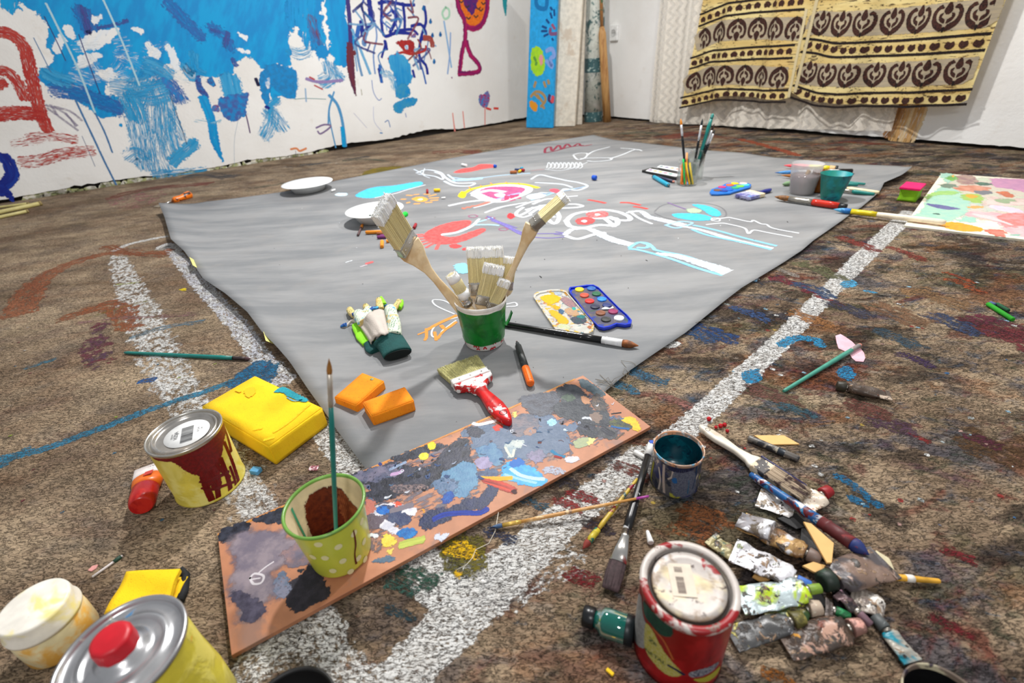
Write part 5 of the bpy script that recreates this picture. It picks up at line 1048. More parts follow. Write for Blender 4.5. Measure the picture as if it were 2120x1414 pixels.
def outline_handle(L, w0, w1, wend, n=16):
    """flat-brush handle outline: blade side at x=L, waist, swelling, rounded end at 0"""
    S = [(0, .10), (.02, .35), (.08, .62), (.2, .9), (.34, 1), (.5, .82), (.66, .62), (.76, .75), (.85, 1.35), (.93, wend * .9), (1, wend)]
    top = [(x * L, w * w0 / 2) for x, w in S]; top[-1] = (L, w1 / 2); top[-2] = (L * .93, w1 / 2 * .93); top[-3] = (L * .86, w1 / 2 * .62)
    return top + [(x, -y) for x, y in reversed(top)]
def varnish_brush(name, label, A, B, width, thick, hl, fl, bl, hw, mh, mf, mb_, up=(0, 0, 1), n=500, splay=0.0, tip=None, bend=None, group=None, hole=True, ht=.012, bth=None, core=None, hr=None):
    """flat brush; A handle end, B bristle tip; bend=(point where the head starts)"""
    t = thing(name, label, 'brush', loc2(A), group)
    if bend is None:
        m, L = frame(A, B, Vector(up)); mh_ = m; x_h = L - fl - bl; m2 = m
    else:
        mh_, x_h = frame(A, bend, Vector(up if hr is None else hr)); m2, l2 = frame(bend, B, Vector(up)); bl = l2 - fl
    b = MB(); ol = outline_handle(x_h + .004, hw, width * .96, 2.6)
    b.prism(ol, -ht / 2, ht / 2, ht * .3, smooth=True)
    b.xf(mh_); h = b.build('handle', mh, t)
    if hole:
        b = MB(); b.lathe([(.0012, ht * .45), (hw * .16, ht * .47), (hw * .19, ht * .53), (hw * .22, ht * .50)], 20); b.xf(mh_ @ Matrix.Translation((x_h * .16, 0, 0))); b.build('hanging_hole', M('hole_shade', C(40, 20, 16), .8), h)
    off = x_h if bend is None else 0
    T = Matrix.Translation((off, 0, 0))
    b = MB(); b.box((0, -width / 2, -thick / 2), (fl, width / 2, thick / 2), thick * .25)
    for x in (.12, .2, .86): b.box((fl * x, -width * .505, -thick * .52), (fl * (x + .035), width * .505, thick * .52), .0008)
    b.xf(m2 @ T); f_ = b.build('ferrule', mf, t)
    for y in (-.3, 0, .3): b = MB(); b.lathe([(.0, thick * .5 + .0012), (.0016, thick * .5 + .001), (.002, thick * .5)], 10); b.xf(m2 @ T @ Matrix.Translation((fl * .5, y * width, 0))); b.build('nail', STEEL, f_)
    bt = bth or thick * .85
    b = MB(); b.box((fl - .002, -width * .47, -bt * .42), (fl + bl * .8, width * .47, bt * .42), .001); strands(b, width * .96, bt, fl - .002, fl + bl, n, .0006, splay, bl * .10, seed=len(label)); b.xf(m2 @ T); br = b.build('bristles', mb_, t)
    if tip:
        b = MB(); b.box((fl + bl * tip, -width * .495, -bt * .54), (fl + bl * .985, width * .495, bt * .54), bt * .3, sub=4, jit=.0009); strands(b, width * 1.0, bt * 1.1, fl + bl * tip, fl + bl * 1.02, n, .0009, splay, bl * .04, seed=5); b.xf(m2 @ T); b.build('bristle_tip', TIPW, br)
    return t

def cyl_plane(c, R0, R1, h, z0=0.0):
    """paintable side of a tapering can"""
    class K:
        def r(s, z): return R0 + (R1 - R0) * max(0, min(1, (z - z0) / h))
        def uv(s, px, py):
            d = ray(px, py); R = (R0 + R1) / 2
            for _ in range(6):
                a = d.x ** 2 + d.y ** 2; ex, ey = EYE.x - c.x, EYE.y - c.y; b_ = ex * d.x + ey * d.y; k = ex * ex + ey * ey - R * R; D = b_ * b_ - a * k
                t = (-b_ - math.sqrt(max(D, 0))) / a; q = EYE + d * t; R = s.r(q.z)
            an = math.atan2(q.y - c.y, q.x - c.x); a0 = math.atan2(-c.y, -c.x); an += 2 * math.pi * round((a0 - an) / (2 * math.pi))
            return (an * R1, q.z)
        def at(s, u, v, off=0.0):
            a = u / R1; R = s.r(v) + off; return Vector((c.x + math.cos(a) * R, c.y + math.sin(a) * R, v))
    return K()
def text_into(b, s, size, m, mi=0, depth=.0002):
    cu = bpy.data.curves.new('lettering', 'FONT'); cu.body = s; cu.size = size; cu.align_x = 'CENTER'; cu.align_y = 'CENTER'; cu.resolution_u = 2
    o = bpy.data.objects.new('lettering', cu); COL.objects.link(o); bpy.context.view_layer.update()
    me = o.to_mesh(); b.add([m @ v.co for v in me.vertices], [list(f.vertices) for f in me.polygons], mi, False); o.to_mesh_clear(); bpy.data.objects.remove(o); bpy.data.curves.remove(cu)
def barcode(b, m, w, h, mi=0, n=24):
    x = -w / 2; R = random.Random(3)
    while x < w / 2: k = R.choice([.6, 1, 1.6]) * w / 60; b.add([m @ Vector(q) for q in ((x, -h / 2, 0), (x + k, -h / 2, 0), (x + k, h / 2, 0), (x, h / 2, 0))], [[0, 1, 2, 3]], mi, False); x += k + R.choice([.7, 1.2]) * w / 60
INK = M('label_ink', C(40, 40, 44), .6); PAPERW = M('label_paper', C(240, 240, 238), .5)
RIMM = MS('tin_rim', C(196, 192, 184), [(C(150, 140, 126), 30, .62, .04)], rough=.28, metal=.9, bump=.05)

# ================================================================== big containers
def tin(name, label, c, R, h, body, extra=None, lid=True, lidmat=None, lidlabel=None, rimmat=None, cat='can', open_fill=None, zb=0.0, paint=None, pmat=None):
    c = Vector((c[0], c[1], zb)); t = thing(name, label, cat, loc2(c)); T = Matrix.Translation(c)
    b = MB(); b.lathe([(R * .93, .002), (R * .97, .0), (R * 1.0, .002), (R * .985, .005), (R * .975, .007), (R * .975, h - .008), (R * .985, h - .006)], 72); b.lathe([(0, .003), (R * .95, .003)], 72); b.xf(T)
    mats = [body]
    if paint: paint(b, cyl_plane(c, R * .977, R * .977, h, zb)); mats.append(pmat or PAINT_WET)
    b.build('body', mats, t)
    b = MB(); b.lathe([(R * .975, h - .007), (R * 1.0, h - .005), (R * 1.01, h - .002), (R * 1.0, h), (R * .97, h), (R * .95, h - .002), (R * .945, h - .005), (R * .93, h - .006)], 72); b.xf(T); b.build('rim', rimmat or RIMM, t)
    if lid:
        b = MB(); b.lathe([(R * .935, h - .006), (R * .90, h - .0065), (R * .88, h - .004), (R * .86, h - .001), (R * .82, h - .0005), (R * .80, h - .002), (R * .78, h - .005), (R * .74, h - .006), (R * .3, h - .0055), (0, h - .0055)], 72); b.xf(T); l_ = b.build('lid', lidmat or RIMM, t)
        if lidlabel: lidlabel(l_, T @ Matrix.Translation((0, 0, h - .0052)), R)
    else:
        b = MB(); b.lathe([(R * .93, h - .006), (R * .94, h - .02), (R * .95, .01), (R * .5, .006), (0, .006)], 72); b.xf(T); b.build('inside', open_fill, t)
    return t
CAMR = math.atan2(-.52, .6)
# red and yellow tin, left
YTAPE = MS('yellow_tape', C(226, 208, 84), [(C(236, 224, 130), 18, .56, .06), (C(206, 150, 50), 30, .68, .04)], rough=.5, bump=.2)
RDK = C(134, 10, 14); RD2 = C(110, 8, 12)
def red_drips(b, S):
    z = Z((200, 740), 3.625)
    B_ = lambda q, **k: b.blob(S, z(*q), RDK, RD2, rag=.0012, mi=1, n=40, **k)
    h = .108
    b.blob(S, None, RDK, RD2, uvpts=[(a * .052, zz) for a, zz in [(-1.95, .112), (-1.95, .104), (-1.5, .101), (-1.35, .086), (-1.2, .070), (-1.05, .060), (-.95, .040), (-.85, .018), (-.65, .026), (-.5, .055), (-.3, .07), (-.1, .082), (.1, .09), (.6, .1), (.6, .112)]], rag=.002, mi=1, n=70)
    for q, w_ in ((((800, 900), (830, 990), (870, 1080), (880, 1100)), .010), (((850, 860), (900, 960), (920, 1100)), .008), (((930, 760), (970, 860), (1000, 960), (1010, 1060)), .008), (((960, 640), (1010, 760), (1050, 880), (1070, 950)), .007), (((1000, 820), (1030, 900), (1050, 980)), .005), (((900, 800), (960, 870), (1000, 900)), .006), (((780, 930), (830, 930), (900, 900), (990, 860)), .006),
                  (((790, 980), (880, 990), (960, 960), (1040, 930)), .005), (((860, 1090), (950, 1080), (1040, 1020), (1100, 930)), .008), (((940, 470), (985, 600), (1010, 700)), .008)): b.stroke(S, z(*q), w_, RDK, RD2, mi=1, cover=1, rag=.0008)
def lidlab(l_, T, R):
    D_ = T @ Matrix.Rotation(.42, 4, 'Z')
    b = MB(); b.lathe([(R * .60, .0), (R * .60, .0004), (0, .0004)], 48); b.xf(T @ Matrix.Translation((.003, 0, 0))); lb = b.build('round_label', PAPERW, l_)
    b = MB(); m = D_ @ Matrix.Translation((.003, 0, .0006)); barcode(b, m @ Matrix.Translation((0, -.004, 0)) @ Matrix.Rotation(1.57, 4, 'Z'), .040, .017)
    m = D_ @ Matrix.Rotation(1.57, 4, 'Z')
    for s_, sz, x, y in (('VIZIJA', .0078, 0, .0125), ('ZELENA', .0036, 0, .018), ('V 3 4', .0056, 0, -.019), ('1.74', .004, 0, -.024)): text_into(b, s_, sz, m @ Matrix.Translation((x, y, .0008)))
    b.build('lettering', INK, l_)
tin('paint_tin', 'yellow tin with dripping dark red paint and white barcode label, by the yellow foam block', (-.523, .594), .0540, .115, YTAPE, paint=red_drips, lidlabel=lidlab, lidmat=MS('steel_lid', C(196, 190, 182), [(C(150, 140, 128), 16, .6, .08)], rough=.25, metal=.95, bump=.05))
# open small tin with teal inside
def drips_blue(b, S):
    z = Z((980, 860), 3.721)
    for q, w_, c in ((((1470, 380), (1465, 480), (1470, 600)), .004, C(206, 190, 180)), (((1430, 400), (1440, 500), (1420, 590)), .003, C(220, 210, 200)), (((1540, 410), (1530, 470), (1500, 490)), .003, C(214, 200, 190)), (((1720, 350), (1715, 450), (1690, 560)), .003, C(40, 70, 110)), (((1660, 500), (1650, 600)), .002, C(60, 120, 160)), (((1390, 360), (1370, 480), (1400, 560)), .006, C(170, 166, 50)), (((1370, 540), (1420, 600)), .008, C(24, 30, 80))): b.stroke(S, z(*q), w_, c, mi=1, cover=.95)
    b.blob(S, z((1550, 430), (1700, 430), (1700, 600), (1540, 610)), C(120, 126, 142), C(90, 96, 120), rag=.001, mi=1); b.blob(S, z((1500, 385), (1640, 400), (1700, 390), (1690, 420), (1530, 430)), C(34, 40, 86), C(20, 24, 50), rag=.001, mi=1)
    b.blob(S, z((1530, 490), (1560, 480), (1570, 520), (1540, 520)), C(40, 110, 180), rag=.0006, mi=1, n=10)
tin('open_paint_tin', 'small open tin, teal paint inside and dribbled sides, by the right end of the board', (.240, .525), .0368, .070, MS('dirty_tin_side', C(104, 104, 110), [(C(50, 56, 96), 30, .54, .05), (C(190, 176, 160), 50, .62, .03), (C(160, 158, 60), 26, .66, .03), (C(30, 40, 60), 60, .6, .03)], rough=.35, metal=.5), lid=False, open_fill=MS('teal_inside', C(6, 64, 78), [(C(10, 90, 104), 40, .56, .06), (C(6, 40, 60), 60, .6, .05)], rough=.25), paint=drips_blue,
    rimmat=MS('painted_rim', C(190, 160, 140), [(C(210, 150, 110), 50, .52, .06), (C(90, 170, 206), 60, .58, .04), (C(206, 214, 216), 80, .6, .04), (C(60, 40, 40), 40, .66, .03)], rough=.3, metal=.4))
# red tin bottom right with a dirty lid
def lidlab2(l_, T, R):
    D_ = T @ Matrix.Rotation(-.15, 4, 'Z')
    b = MB(); b.box((-.012, -.017, 0), (.012, .019, .0004), 0); b.xf(D_ @ Matrix.Translation((-.006, .004, 0))); b.build('stained_label', M('aged_label', C(214, 200, 180), .5), l_)
    b = MB(); m = D_ @ Matrix.Translation((-.008, -.001, .0006)); barcode(b, m @ Matrix.Rotation(1.57, 4, 'Z'), .018, .008); barcode(b, D_ @ Matrix.Translation((-.008, .016, .0006)) @ Matrix.Rotation(1.57, 4, 'Z'), .006, .008); b.build('barcode', M('faded_ink', C(120, 104, 96), .6), l_)
def tin2p(b, S):
    z = Z((1180, 1080), 4.077)
    def q_(p, c, c2=None, **k): b.blob(S, z(*p), c, c2, rag=.0012, mi=1, n=30, **k)
    q_(((540, 640), (600, 620), (620, 800), (700, 960), (640, 1060), (570, 1040), (530, 900)), C(190, 190, 188), C(160, 160, 160)); q_(((620, 660), (700, 760), (850, 860), (860, 960), (780, 960), (680, 860), (630, 780)), C(20, 84, 60), C(16, 60, 50))
    q_(((640, 860), (700, 920), (800, 1100), (920, 1240), (950, 1290), (840, 1300), (700, 1180), (630, 1050)), C(206, 196, 70), C(224, 214, 140)); q_(((1010, 1275), (1100, 1245), (1250, 1180), (1230, 1230), (1120, 1300), (1020, 1310)), C(190, 190, 196), C(60, 60, 90)); q_(((1040, 1330), (1160, 1300), (1260, 1220), (1250, 1270), (1150, 1350)), C(206, 196, 60))
    b.stroke(S, z((830, 1210), (900, 1250), (960, 1290)), .004, C(36, 40, 70), mi=1); b.stroke(S, z((700, 900), (790, 1000), (870, 1160)), .0025, C(220, 120, 60), mi=1)
    for i, s_ in enumerate(('Ze', 'METAL')):
        for j, ch in enumerate(s_):
            u, v = S.uv(*z((690 + j * 34 + i * -30, 1000 + j * 24 + i * 90))[0]); p = S.at(u, v, .0012); n_ = (S.at(u, v, .01) - S.at(u, v, 0)).normalized(); e = Vector((0, 0, 1)).cross(n_).normalized(); uu = Vector((0, 0, 1))
            text_into(b, ch, .010 if i == 0 else .008, Matrix(((e.x, uu.x, n_.x, p.x), (e.y, uu.y, n_.y, p.y), (e.z, uu.z, n_.z, p.z), (0, 0, 0, 1))), 2)
REDT = MS('red_tin_side', C(140, 10, 16), [(C(108, 8, 12), 20, .58, .06), (C(168, 24, 28), 12, .62, .05)], rough=.3)
t_ = None
def tin2(b, S): tin2p(b, S)
t = thing('paint_tin', 'closed red tin with a stained silver lid, beside the pile of squeezed tubes', 'can', (.1637, .2873, 0)); c = Vector((.1637, .2873, 0)); T = Matrix.Translation(c); R, h = .0485, .120
b = MB(); b.lathe([(R * .93, .002), (R, .0), (R * .985, .006), (R * .975, h - .010), (R * .985, h - .006)], 72); b.xf(T); tin2(b, cyl_plane(c, R * .98, R * .98, h)); b.build('body', [REDT, PAINT_WET, M('label_letters', C(30, 80, 50), .5)], t)
b = MB(); b.lathe([(R * .975, h - .009), (R * 1.0, h - .006), (R * 1.012, h - .003), (R * 1.0, h), (R * .93, h + .0005), (R * .88, h), (R * .85, h - .002)], 72); b.xf(T); b.build('rim', MS('rim_red_white', C(206, 196, 188), [(C(150, 20, 26), 26, .52, .03), (C(130, 110, 100), 60, .62, .03)], rough=.35), t)
b = MB(); b.lathe([(R * .86, h - .001), (R * .84, h - .006), (R * .80, h - .009), (R * .765, h - .008), (R * .755, h - .0025), (R * .74, h - .0015), (R * .6, h - .003), (R * .3, h - .004), (0, h - .004)], 72); b.xf(T)
l_ = b.build('lid', MS('dirty_lid', C(178, 170, 164), [(C(150, 130, 110), 34, .57, .06), (C(224, 206, 160), 14, .6, .08), (C(90, 76, 70), 70, .64, .04), (C(150, 30, 34), 44, .70, .02), (C(206, 208, 214), 18, .58, .05)], rough=.45, metal=.35, bump=.15), t); lidlab2(l_, T @ Matrix.Translation((0, 0, h - .0035)), R)
b = MB(); b.lathe([(R * .86, h - .0022), (R * .845, h - .0065), (R * .80, h - .0085), (R * .765, h - .0075), (R * .758, h - .004)], 72); b.xf(T @ Matrix.Translation((0, 0, .0003))); b.build('groove', M('dark_groove', C(60, 50, 44), .6), l_)
# yellow-wrapped tin with a red cap, bottom left
R, h = .0532, .143; c = Vector((-.380, .249, 0)); T = Matrix.Translation(c); t = thing('solvent_tin', 'large tin wrapped in yellow tape with a dished metal top and red cap', 'can', loc2(c))
b = MB(); b.lathe([(R * .9, .0), (R * 1.02, .004), (R * 1.03, h * .3), (R * .98, h * .6), (R * .965, h - .006)], 64, wob=lambda a, z: .0016 * mnoise.noise(Vector((a * 3, z * 60, 1))) * (1 if z < h - .01 else 0)); b.xf(T); b.build('wrapped_body', MS('yellow_wrap', C(228, 212, 70), [(C(240, 226, 110), 22, .55, .06), (C(150, 170, 50), 12, .66, .05), (C(230, 160, 30), 30, .7, .03)], rough=.45, bump=.5), t)
b = MB(); b.lathe([(R * .96, h - .006), (R * 1.0, h - .003), (R * 1.01, h), (R * .985, h + .002), (R * .95, h + .001), (R * .92, h - .002), (R * .90, h - .004), (R * .7, h - .0035), (R * .68, h - .001), (R * .62, h - .001), (R * .60, h - .003), (R * .42, h - .003), (R * .40, h + .0), (R * .34, h + .001), (R * .32, h + .004), (0, h + .004)], 80); b.xf(T); tp_ = b.build('metal_top', MS('tin_top', C(186, 186, 188), [(C(150, 150, 150), 10, .58, .1), (C(70, 120, 160), 26, .70, .03), (C(206, 206, 170), 30, .7, .03)], rough=.27, metal=.85, bump=.05), t)
b = MB(); b.lathe([(.0165, h + .003), (.0165, h + .018), (.0155, h + .0205), (.012, h + .0215), (0, h + .0215)], 40, wob=lambda a, z: .0004 * math.sin(a * 30) if z < h + .019 else 0); b.xf(T @ Matrix.Translation((-.002, .001, 0))); b.build('red_cap', M('red_cap', C(196, 16, 34), .4), t)
# white jar with orange-stained collar
R, h = .0358, .072; c = Vector((-.583, .347, 0)); T = Matrix.Translation(c); t = thing('plastic_jar', 'white plastic jar with paint-stained lid and ochre smears, at the lower left edge', 'jar', loc2(c))
b = MB(); b.lathe([(0, .001), (R * .94, .001), (R * 1.02, .004), (R * 1.04, .03), (R * 1.02, .045), (R * .96, .048)], 56); b.xf(T); b.build('body', MS('ochre_jar', C(236, 222, 178), [(C(232, 178, 84), 22, .54, .07), (C(40, 44, 80), 46, .70, .02)], rough=.35), t)
b = MB(); b.lathe([(R * .98, .047), (R * 1.05, .048), (R * 1.06, .052), (R * 1.0, .055), (R * .985, h - .003), (R * .96, h), (R * .9, h + .0006), (0, h + .0006)], 56); b.xf(T); b.build('lid', MS('jar_lid', C(240, 234, 222), [(C(238, 224, 150), 16, .58, .06), (C(70, 70, 110), 44, .69, .02), (C(200, 160, 150), 36, .7, .02)], rough=.4), t)

# mug with polka dots
R1, R0, h, zb = .0495, .0400, .098, BZ + .0003; c = Vector((-.2545, .4315, zb)); T = Matrix.Translation(c); t = thing('enamel_mug', 'lime green enamel mug with pale dots and a green rim, standing on the brown board', 'mug', loc2(c))
LIME = M('lime_enamel', C(206, 212, 76), .25, var=.04)
b = MB(); b.lathe([(0, .001), (R0 * .93, .001), (R0 * .98, .003), (R0, .006), (R1 * .98, h - .002)], 72); b.xf(T)
S = cyl_plane(c, R0, R1 * .98, h, zb)
for k, (x, y) in enumerate(((495, 795), (585, 805), (655, 745), (690, 690), (525, 855), (605, 868), (675, 855), (560, 912), (640, 915), (700, 780), (705, 860), (470, 850), (690, 915))):
    u, v = S.uv(*zc((x, y))[0]); b.blob(S, None, C(232, 226, 176), uvpts=[(u + .0052 * math.cos(a), v + .0052 * math.sin(a)) for a in (0, .8, 1.6, 2.4, 3.2, 4, 4.8, 5.6)], rag=.0004, mi=1, n=12)
b.stroke(S, zc((652, 730), (662, 790), (658, 840), (665, 880)), [.002, .003, .002, .0035], C(96, 26, 16), mi=1, rag=.0004, cover=1)
b.build('body', [LIME, PAINT_FLAT], t)
b = MB(); b.lathe([(R1 * .985, h - .003), (R1 * .99 + .0022, h - .002), (R1 + .0028, h), (R1 + .0018, h + .0022), (R1 - .0005, h + .0022), (R1 - .0018, h), (R1 - .0015, h - .002)], 72); b.xf(T); b.build('rim', M('green_rim', C(110, 156, 66), .25), t)
b = MB(); b.lathe([(R1 - .0015, h - .001), (R0 - .0012, .006), (R0 * .9, .0035), (0, .003)], 72); b.xf(T); Si = cyl_plane(c, R0 - .002, R1 - .0025, h, zb)
class InS:
    def at(s, u, v, off=0): q = Si.at(u, v, 0); return q + (Vector((c.x, c.y, q.z)) - q).normalized() * off
b.blob(InS(), None, C(110, 44, 20), C(80, 26, 14), uvpts=[(R1 * a, zb + z_) for a, z_ in ((1.35, .004), (1.3, .05), (1.45, .078), (2.1, .084), (2.55, .07), (2.75, .02), (2.7, .004))], rag=.003, mi=1, n=36)
b.blob(InS(), None, C(150, 84, 50), C(120, 60, 34), uvpts=[(R1 * a, zb + z_) for a, z_ in ((.6, .004), (.65, .03), (1.1, .05), (1.45, .075), (1.6, .05), (1.5, .004))], rag=.004, mi=1, n=30, cover=.8)
b.stroke(InS(), None, .002, C(80, 50, 40), uvpts=[(R1 * .25, zb + .07), (R1 * .28, zb + .05), (R1 * .3, zb + .03)], mi=1); b.stroke(InS(), None, .004, C(70, 160, 120), uvpts=[(R1 * 2.9, zb + .09), (R1 * 2.95, zb + .06), (R1 * 3.0, zb + .02)], mi=1)
b.build('inside', [M('cream_enamel', C(222, 206, 168), .3), PAINT_FLAT], t)
b = MB(); b.lathe([(0, .012), (R0 * .95, .012)], 48); b.xf(T); b.build('dirty_water', M('brown_water', C(60, 18, 12), .1), t)
TEALH = M('teal_lacquer', C(20, 120, 112), .35, var=.1)
artbrush('slim teal brush standing upright in the lime green mug', Vector((c.x - .001, c.y - .012, zb + .014)), PY(681, 742, c.y + .008), .0034, TEALH, M('pale_ferrule', C(196, 186, 172), .35, .5), M('ochre_tip', C(150, 100, 40), .8, var=.4), fl=.042, bl=.019, fr=.0028)

# white bucket wrapped in green tape
R1, R0, h, zb = .0590, .0455, .117, .004; c = Vector((-.0605, .978, zb)); T = Matrix.Translation(c); t = thing('brush_pot', 'white plastic pot wrapped in green tape, full of new bristle brushes', 'pot', loc2(c))
b = MB(); b.lathe([(0, .001), (R0 * .95, .001), (R0, .004), (R1 * .965, h - .012), (R1 * .97, h - .010), (R1 * 1.0, h - .008), (R1 * 1.02, h - .003), (R1 * 1.01, h), (R1 * .985, h), (R1 * .96, h - .004), (R1 * .94, h - .01), (R0 * .93, .006), (0, .006)], 72); b.xf(T); S = cyl_plane(c, R0, R1 * .965, h, zb)
R_ = random.Random(5)
for i in range(26):
    a = R_.uniform(-3.0, .1); v = zb + R_.uniform(.004, .022); b.stroke(S, None, .0035, C(190, 30, 40), uvpts=[(a * R1, v), (a * R1 + .004, v + R_.uniform(.002, .008)), (a * R1 + .008, v)], mi=1, cover=.8)
b.build('pot_body', [M('white_pot', C(240, 236, 230), .35), PAINT_FLAT], t)
b = MB(); prof = [(R0 + (R1 * .965 - R0) * z_ / h + .0012, z_) for z_ in [.018 + .0065 * i for i in range(14)]]
b.lathe(prof, 96, wob=lambda a, z: .0012 * abs(mnoise.noise(Vector((math.cos(a) * 3, math.sin(a) * 3, z * 90 + a * .6)))) * 2); 
for v in b.v:
    if v.z < .022 or v.z > .098: v.z += .004 * mnoise.noise(Vector((v.x * 40, v.y * 40, 3)))
b.xf(T); tp_ = b.build('green_tape', MS('green_tape', C(14, 122, 40), [(C(8, 96, 34), 22, .54, .08), (C(30, 146, 60), 26, .62, .06)], rough=.3, bump=.4), t)
b = MB(); p0 = PY(1044, 690, c.y - .01); pts = [PY(1046, 708, c.y - .012), PY(1054, 672, c.y - .012), PY(1058, 645, c.y - .012)]
rows = [[q + Vector((-.001, .008, 0)), q + Vector((.001, 0, 0)), q + Vector((.002, -.008, .001))] for q in [PY(1041, 668, c.y), PY(1047, 672, c.y), PY(1053, 662, c.y), PY(1059, 645, c.y)]]; b.sheet(rows, .0008); b.build('loose_tape_end', MATS['green_tape'], tp_)
# brushes standing in it
zb_ = .012
NB = 'new bristle brushes in the pot'
def potbrush(label, base, neck, tip, width, thick, fl, bl, hw, up, n=420, **k):
    return varnish_brush('flat_brush', label, base, tip, width, thick, 0, fl, bl, hw, WOOD, STEEL, CREAM, up=up, n=n, tip=.72, bend=neck, hole=False, group=NB, ht=k.pop('ht', .011), **k)
cy = c.y
# tall bent brush leaning left: handle, then cranked head
hA = Vector((c.x + .004, cy, zb_)); nk = PY(846, 512, cy - .01); tipL = PY(789, 424, cy - .075)
varnish_brush('radiator_brush', 'tallest cranked wooden brush leaning left out of the pot, bristles facing the blue wall', hA, tipL, .060, .019, 0, .030, .066, .026, WOOD, STEEL, CREAM, up=(.88, -.40, -.11), n=700, tip=.74, bend=nk, hole=False, group=NB, ht=.012, hr=(.45, -.8, 0))
hA = Vector((c.x - .004, cy + .004, zb_)); nk = PY(1101, 470, cy); tipR = PY(1172, 405, cy + .004)
varnish_brush('radiator_brush', 'cranked wooden brush leaning right out of the pot, seen edge-on', hA, tipR, .034, .019, 0, .030, .052, .020, WOOD, FERR, CREAM, up=(-.62, -.15, .75), n=500, tip=.80, bend=nk, hole=False, group=NB, ht=.012, hr=(-.5, -.8, .1))
potbrush('widest new brush at the back of the pot', Vector((c.x + .012, cy + .012, zb_)), PY(1008, 610, cy + .028), PY(1003, 512, cy + .035), .082, .020, .034, .062, .022, (0, -1, .25), n=900)
potbrush('middle new brush in front of the widest one', Vector((c.x - .01, cy - .01, zb_)), PY(1003, 632, cy - .008), PY(1024, 549, cy - .002), .046, .019, .026, .062, .020, (.15, -1, .25), n=600)
potbrush('small new brush at the right side of the pot', Vector((c.x - .004, cy - .02, zb_)), PY(1017, 641, cy - .024), PY(1046, 580, cy - .02), .026, .016, .020, .045, .016, (.3, -1, .3), n=360)
t = artbrush('round new brush with a white collar at the left of the pot', Vector((c.x + .012, cy - .016, zb_)), PY(933, 568, cy - .028), .008, WOOD, STEEL, CREAM, fl=.024, bl=.058, fr=.0115, group=NB)
A_, B_ = PY(980, 640, cy - .026), PY(933, 568, cy - .028); m, L = frame(A_, B_); b = MB(); b.tube([(L - .062, 0, 0), (L - .045, 0, 0)], .0135, 24); b.xf(m); b.build('white_collar', M('white_plastic2', C(240, 240, 238), .4), t)
b = MB(); b.tube([(L - .046, 0, 0), (L - .02, 0, 0), (L - .004, 0, 0), (L, 0, 0)], [.0125, .0145, .0135, .009], 20); strands(b, .026, .026, L - .046, L, 260, .0006, 0, .004, round_=True); b.xf(m); br_ = b.build('bristles', CREAM, t)
b = MB(); b.tube([(L - .018, 0, 0), (L - .004, 0, 0), (L, 0, 0)], [.0149, .0138, .0092], 20); strands(b, .028, .028, L - .018, L + .001, 160, .0008, 0, .003, round_=True); b.xf(m); b.build('bristle_tip', TIPW, br_)
potbrush('mostly hidden new brush behind the right-leaning one', Vector((c.x + .0, cy + .02, zb_)), PY(1048, 600, cy + .026), PY(1056, 532, cy + .038), .030, .016, .024, .05, .016, (0, -1, .2), n=300)

# plates
for (x, y, R, h, lb, s_) in ((-.533, 2.045, .122, .046, 'nearer white plastic plate, green pastel on its rim and dark crumbs inside', 1), (-1.035, 2.70, .133, .042, 'farther white plastic plate at the edge of the canvas', 0)):
    c = Vector((x, y, .006 if s_ else .005)); b = MB(); b.lathe([(0, .004), (R * .55, .004), (R * .62, .006), (R * .74, h * .82), (R * .80, h * .92), (R, h), (R * 1.005, h - .002), (R * .80, h * .86), (R * .73, h * .7), (R * .60, .0), (0, .0)], 64); b.xf(Matrix.Translation(c))
    pl_ = b.build('plate', M('white_plate', C(244, 244, 242), .3, var=.02)); tag(pl_, lb, 'plate', 'white plates')
    if s_:
        for k, (px, py, rr) in enumerate(((732, 435, .006), (766, 446, .006), (772, 444, .004))):
            q = P(px, py, .035); b = MB(); b.box(q + Vector((-rr, -rr * .5, -.003)), q + Vector((rr, rr * .5, .002)), .001, sub=2, jit=.002, seed=k); tag(b.build('paint_crumb', M('dark_green_crumb', C(30, 60, 50), .6)), ('dark paint crumb at the left rim of the nearer plate', 'dark paint crumb at the front of the nearer plate', 'smallest dark crumb, beside the front one in the nearer plate')[k], 'crumb', 'crumbs in the nearer plate')
# ================================================================== sponges
def sponge(label, top, z0, z1, mat, name='sponge', group=None, jit=.0005, stain=None, bev=.0014):
    """top: px corners of the upper face"""
    T = [P(x, y, z1) for x, y in top]; b = MB(); bm = bmesh.new(); vs = [bm.verts.new((q.x, q.y, z)) for z in (z0, z1) for q in T]
    bm.faces.new(vs[:4][::-1]); bm.faces.new(vs[4:]); [bm.faces.new((vs[i], vs[(i + 1) % 4], vs[4 + (i + 1) % 4], vs[4 + i])) for i in range(4)]
    bmesh.ops.recalc_face_normals(bm, faces=bm.faces[:]); bmesh.ops.bevel(bm, geom=bm.edges[:], offset=bev, segments=3, affect='EDGES'); bmesh.ops.subdivide_edges(bm, edges=bm.edges[:], cuts=5, use_grid_fill=True)
    for v in bm.verts: v.co += mnoise.noise_vector(v.co * 60) * jit
    bm.verts.index_update(); b.add([v.co.copy() for v in bm.verts], [[v.index for v in f.verts] for f in bm.faces]); bm.free()
    if stain: stain(b)
    return tag(b.build(name, [mat, PAINT_FLAT]), label, 'sponge', group)
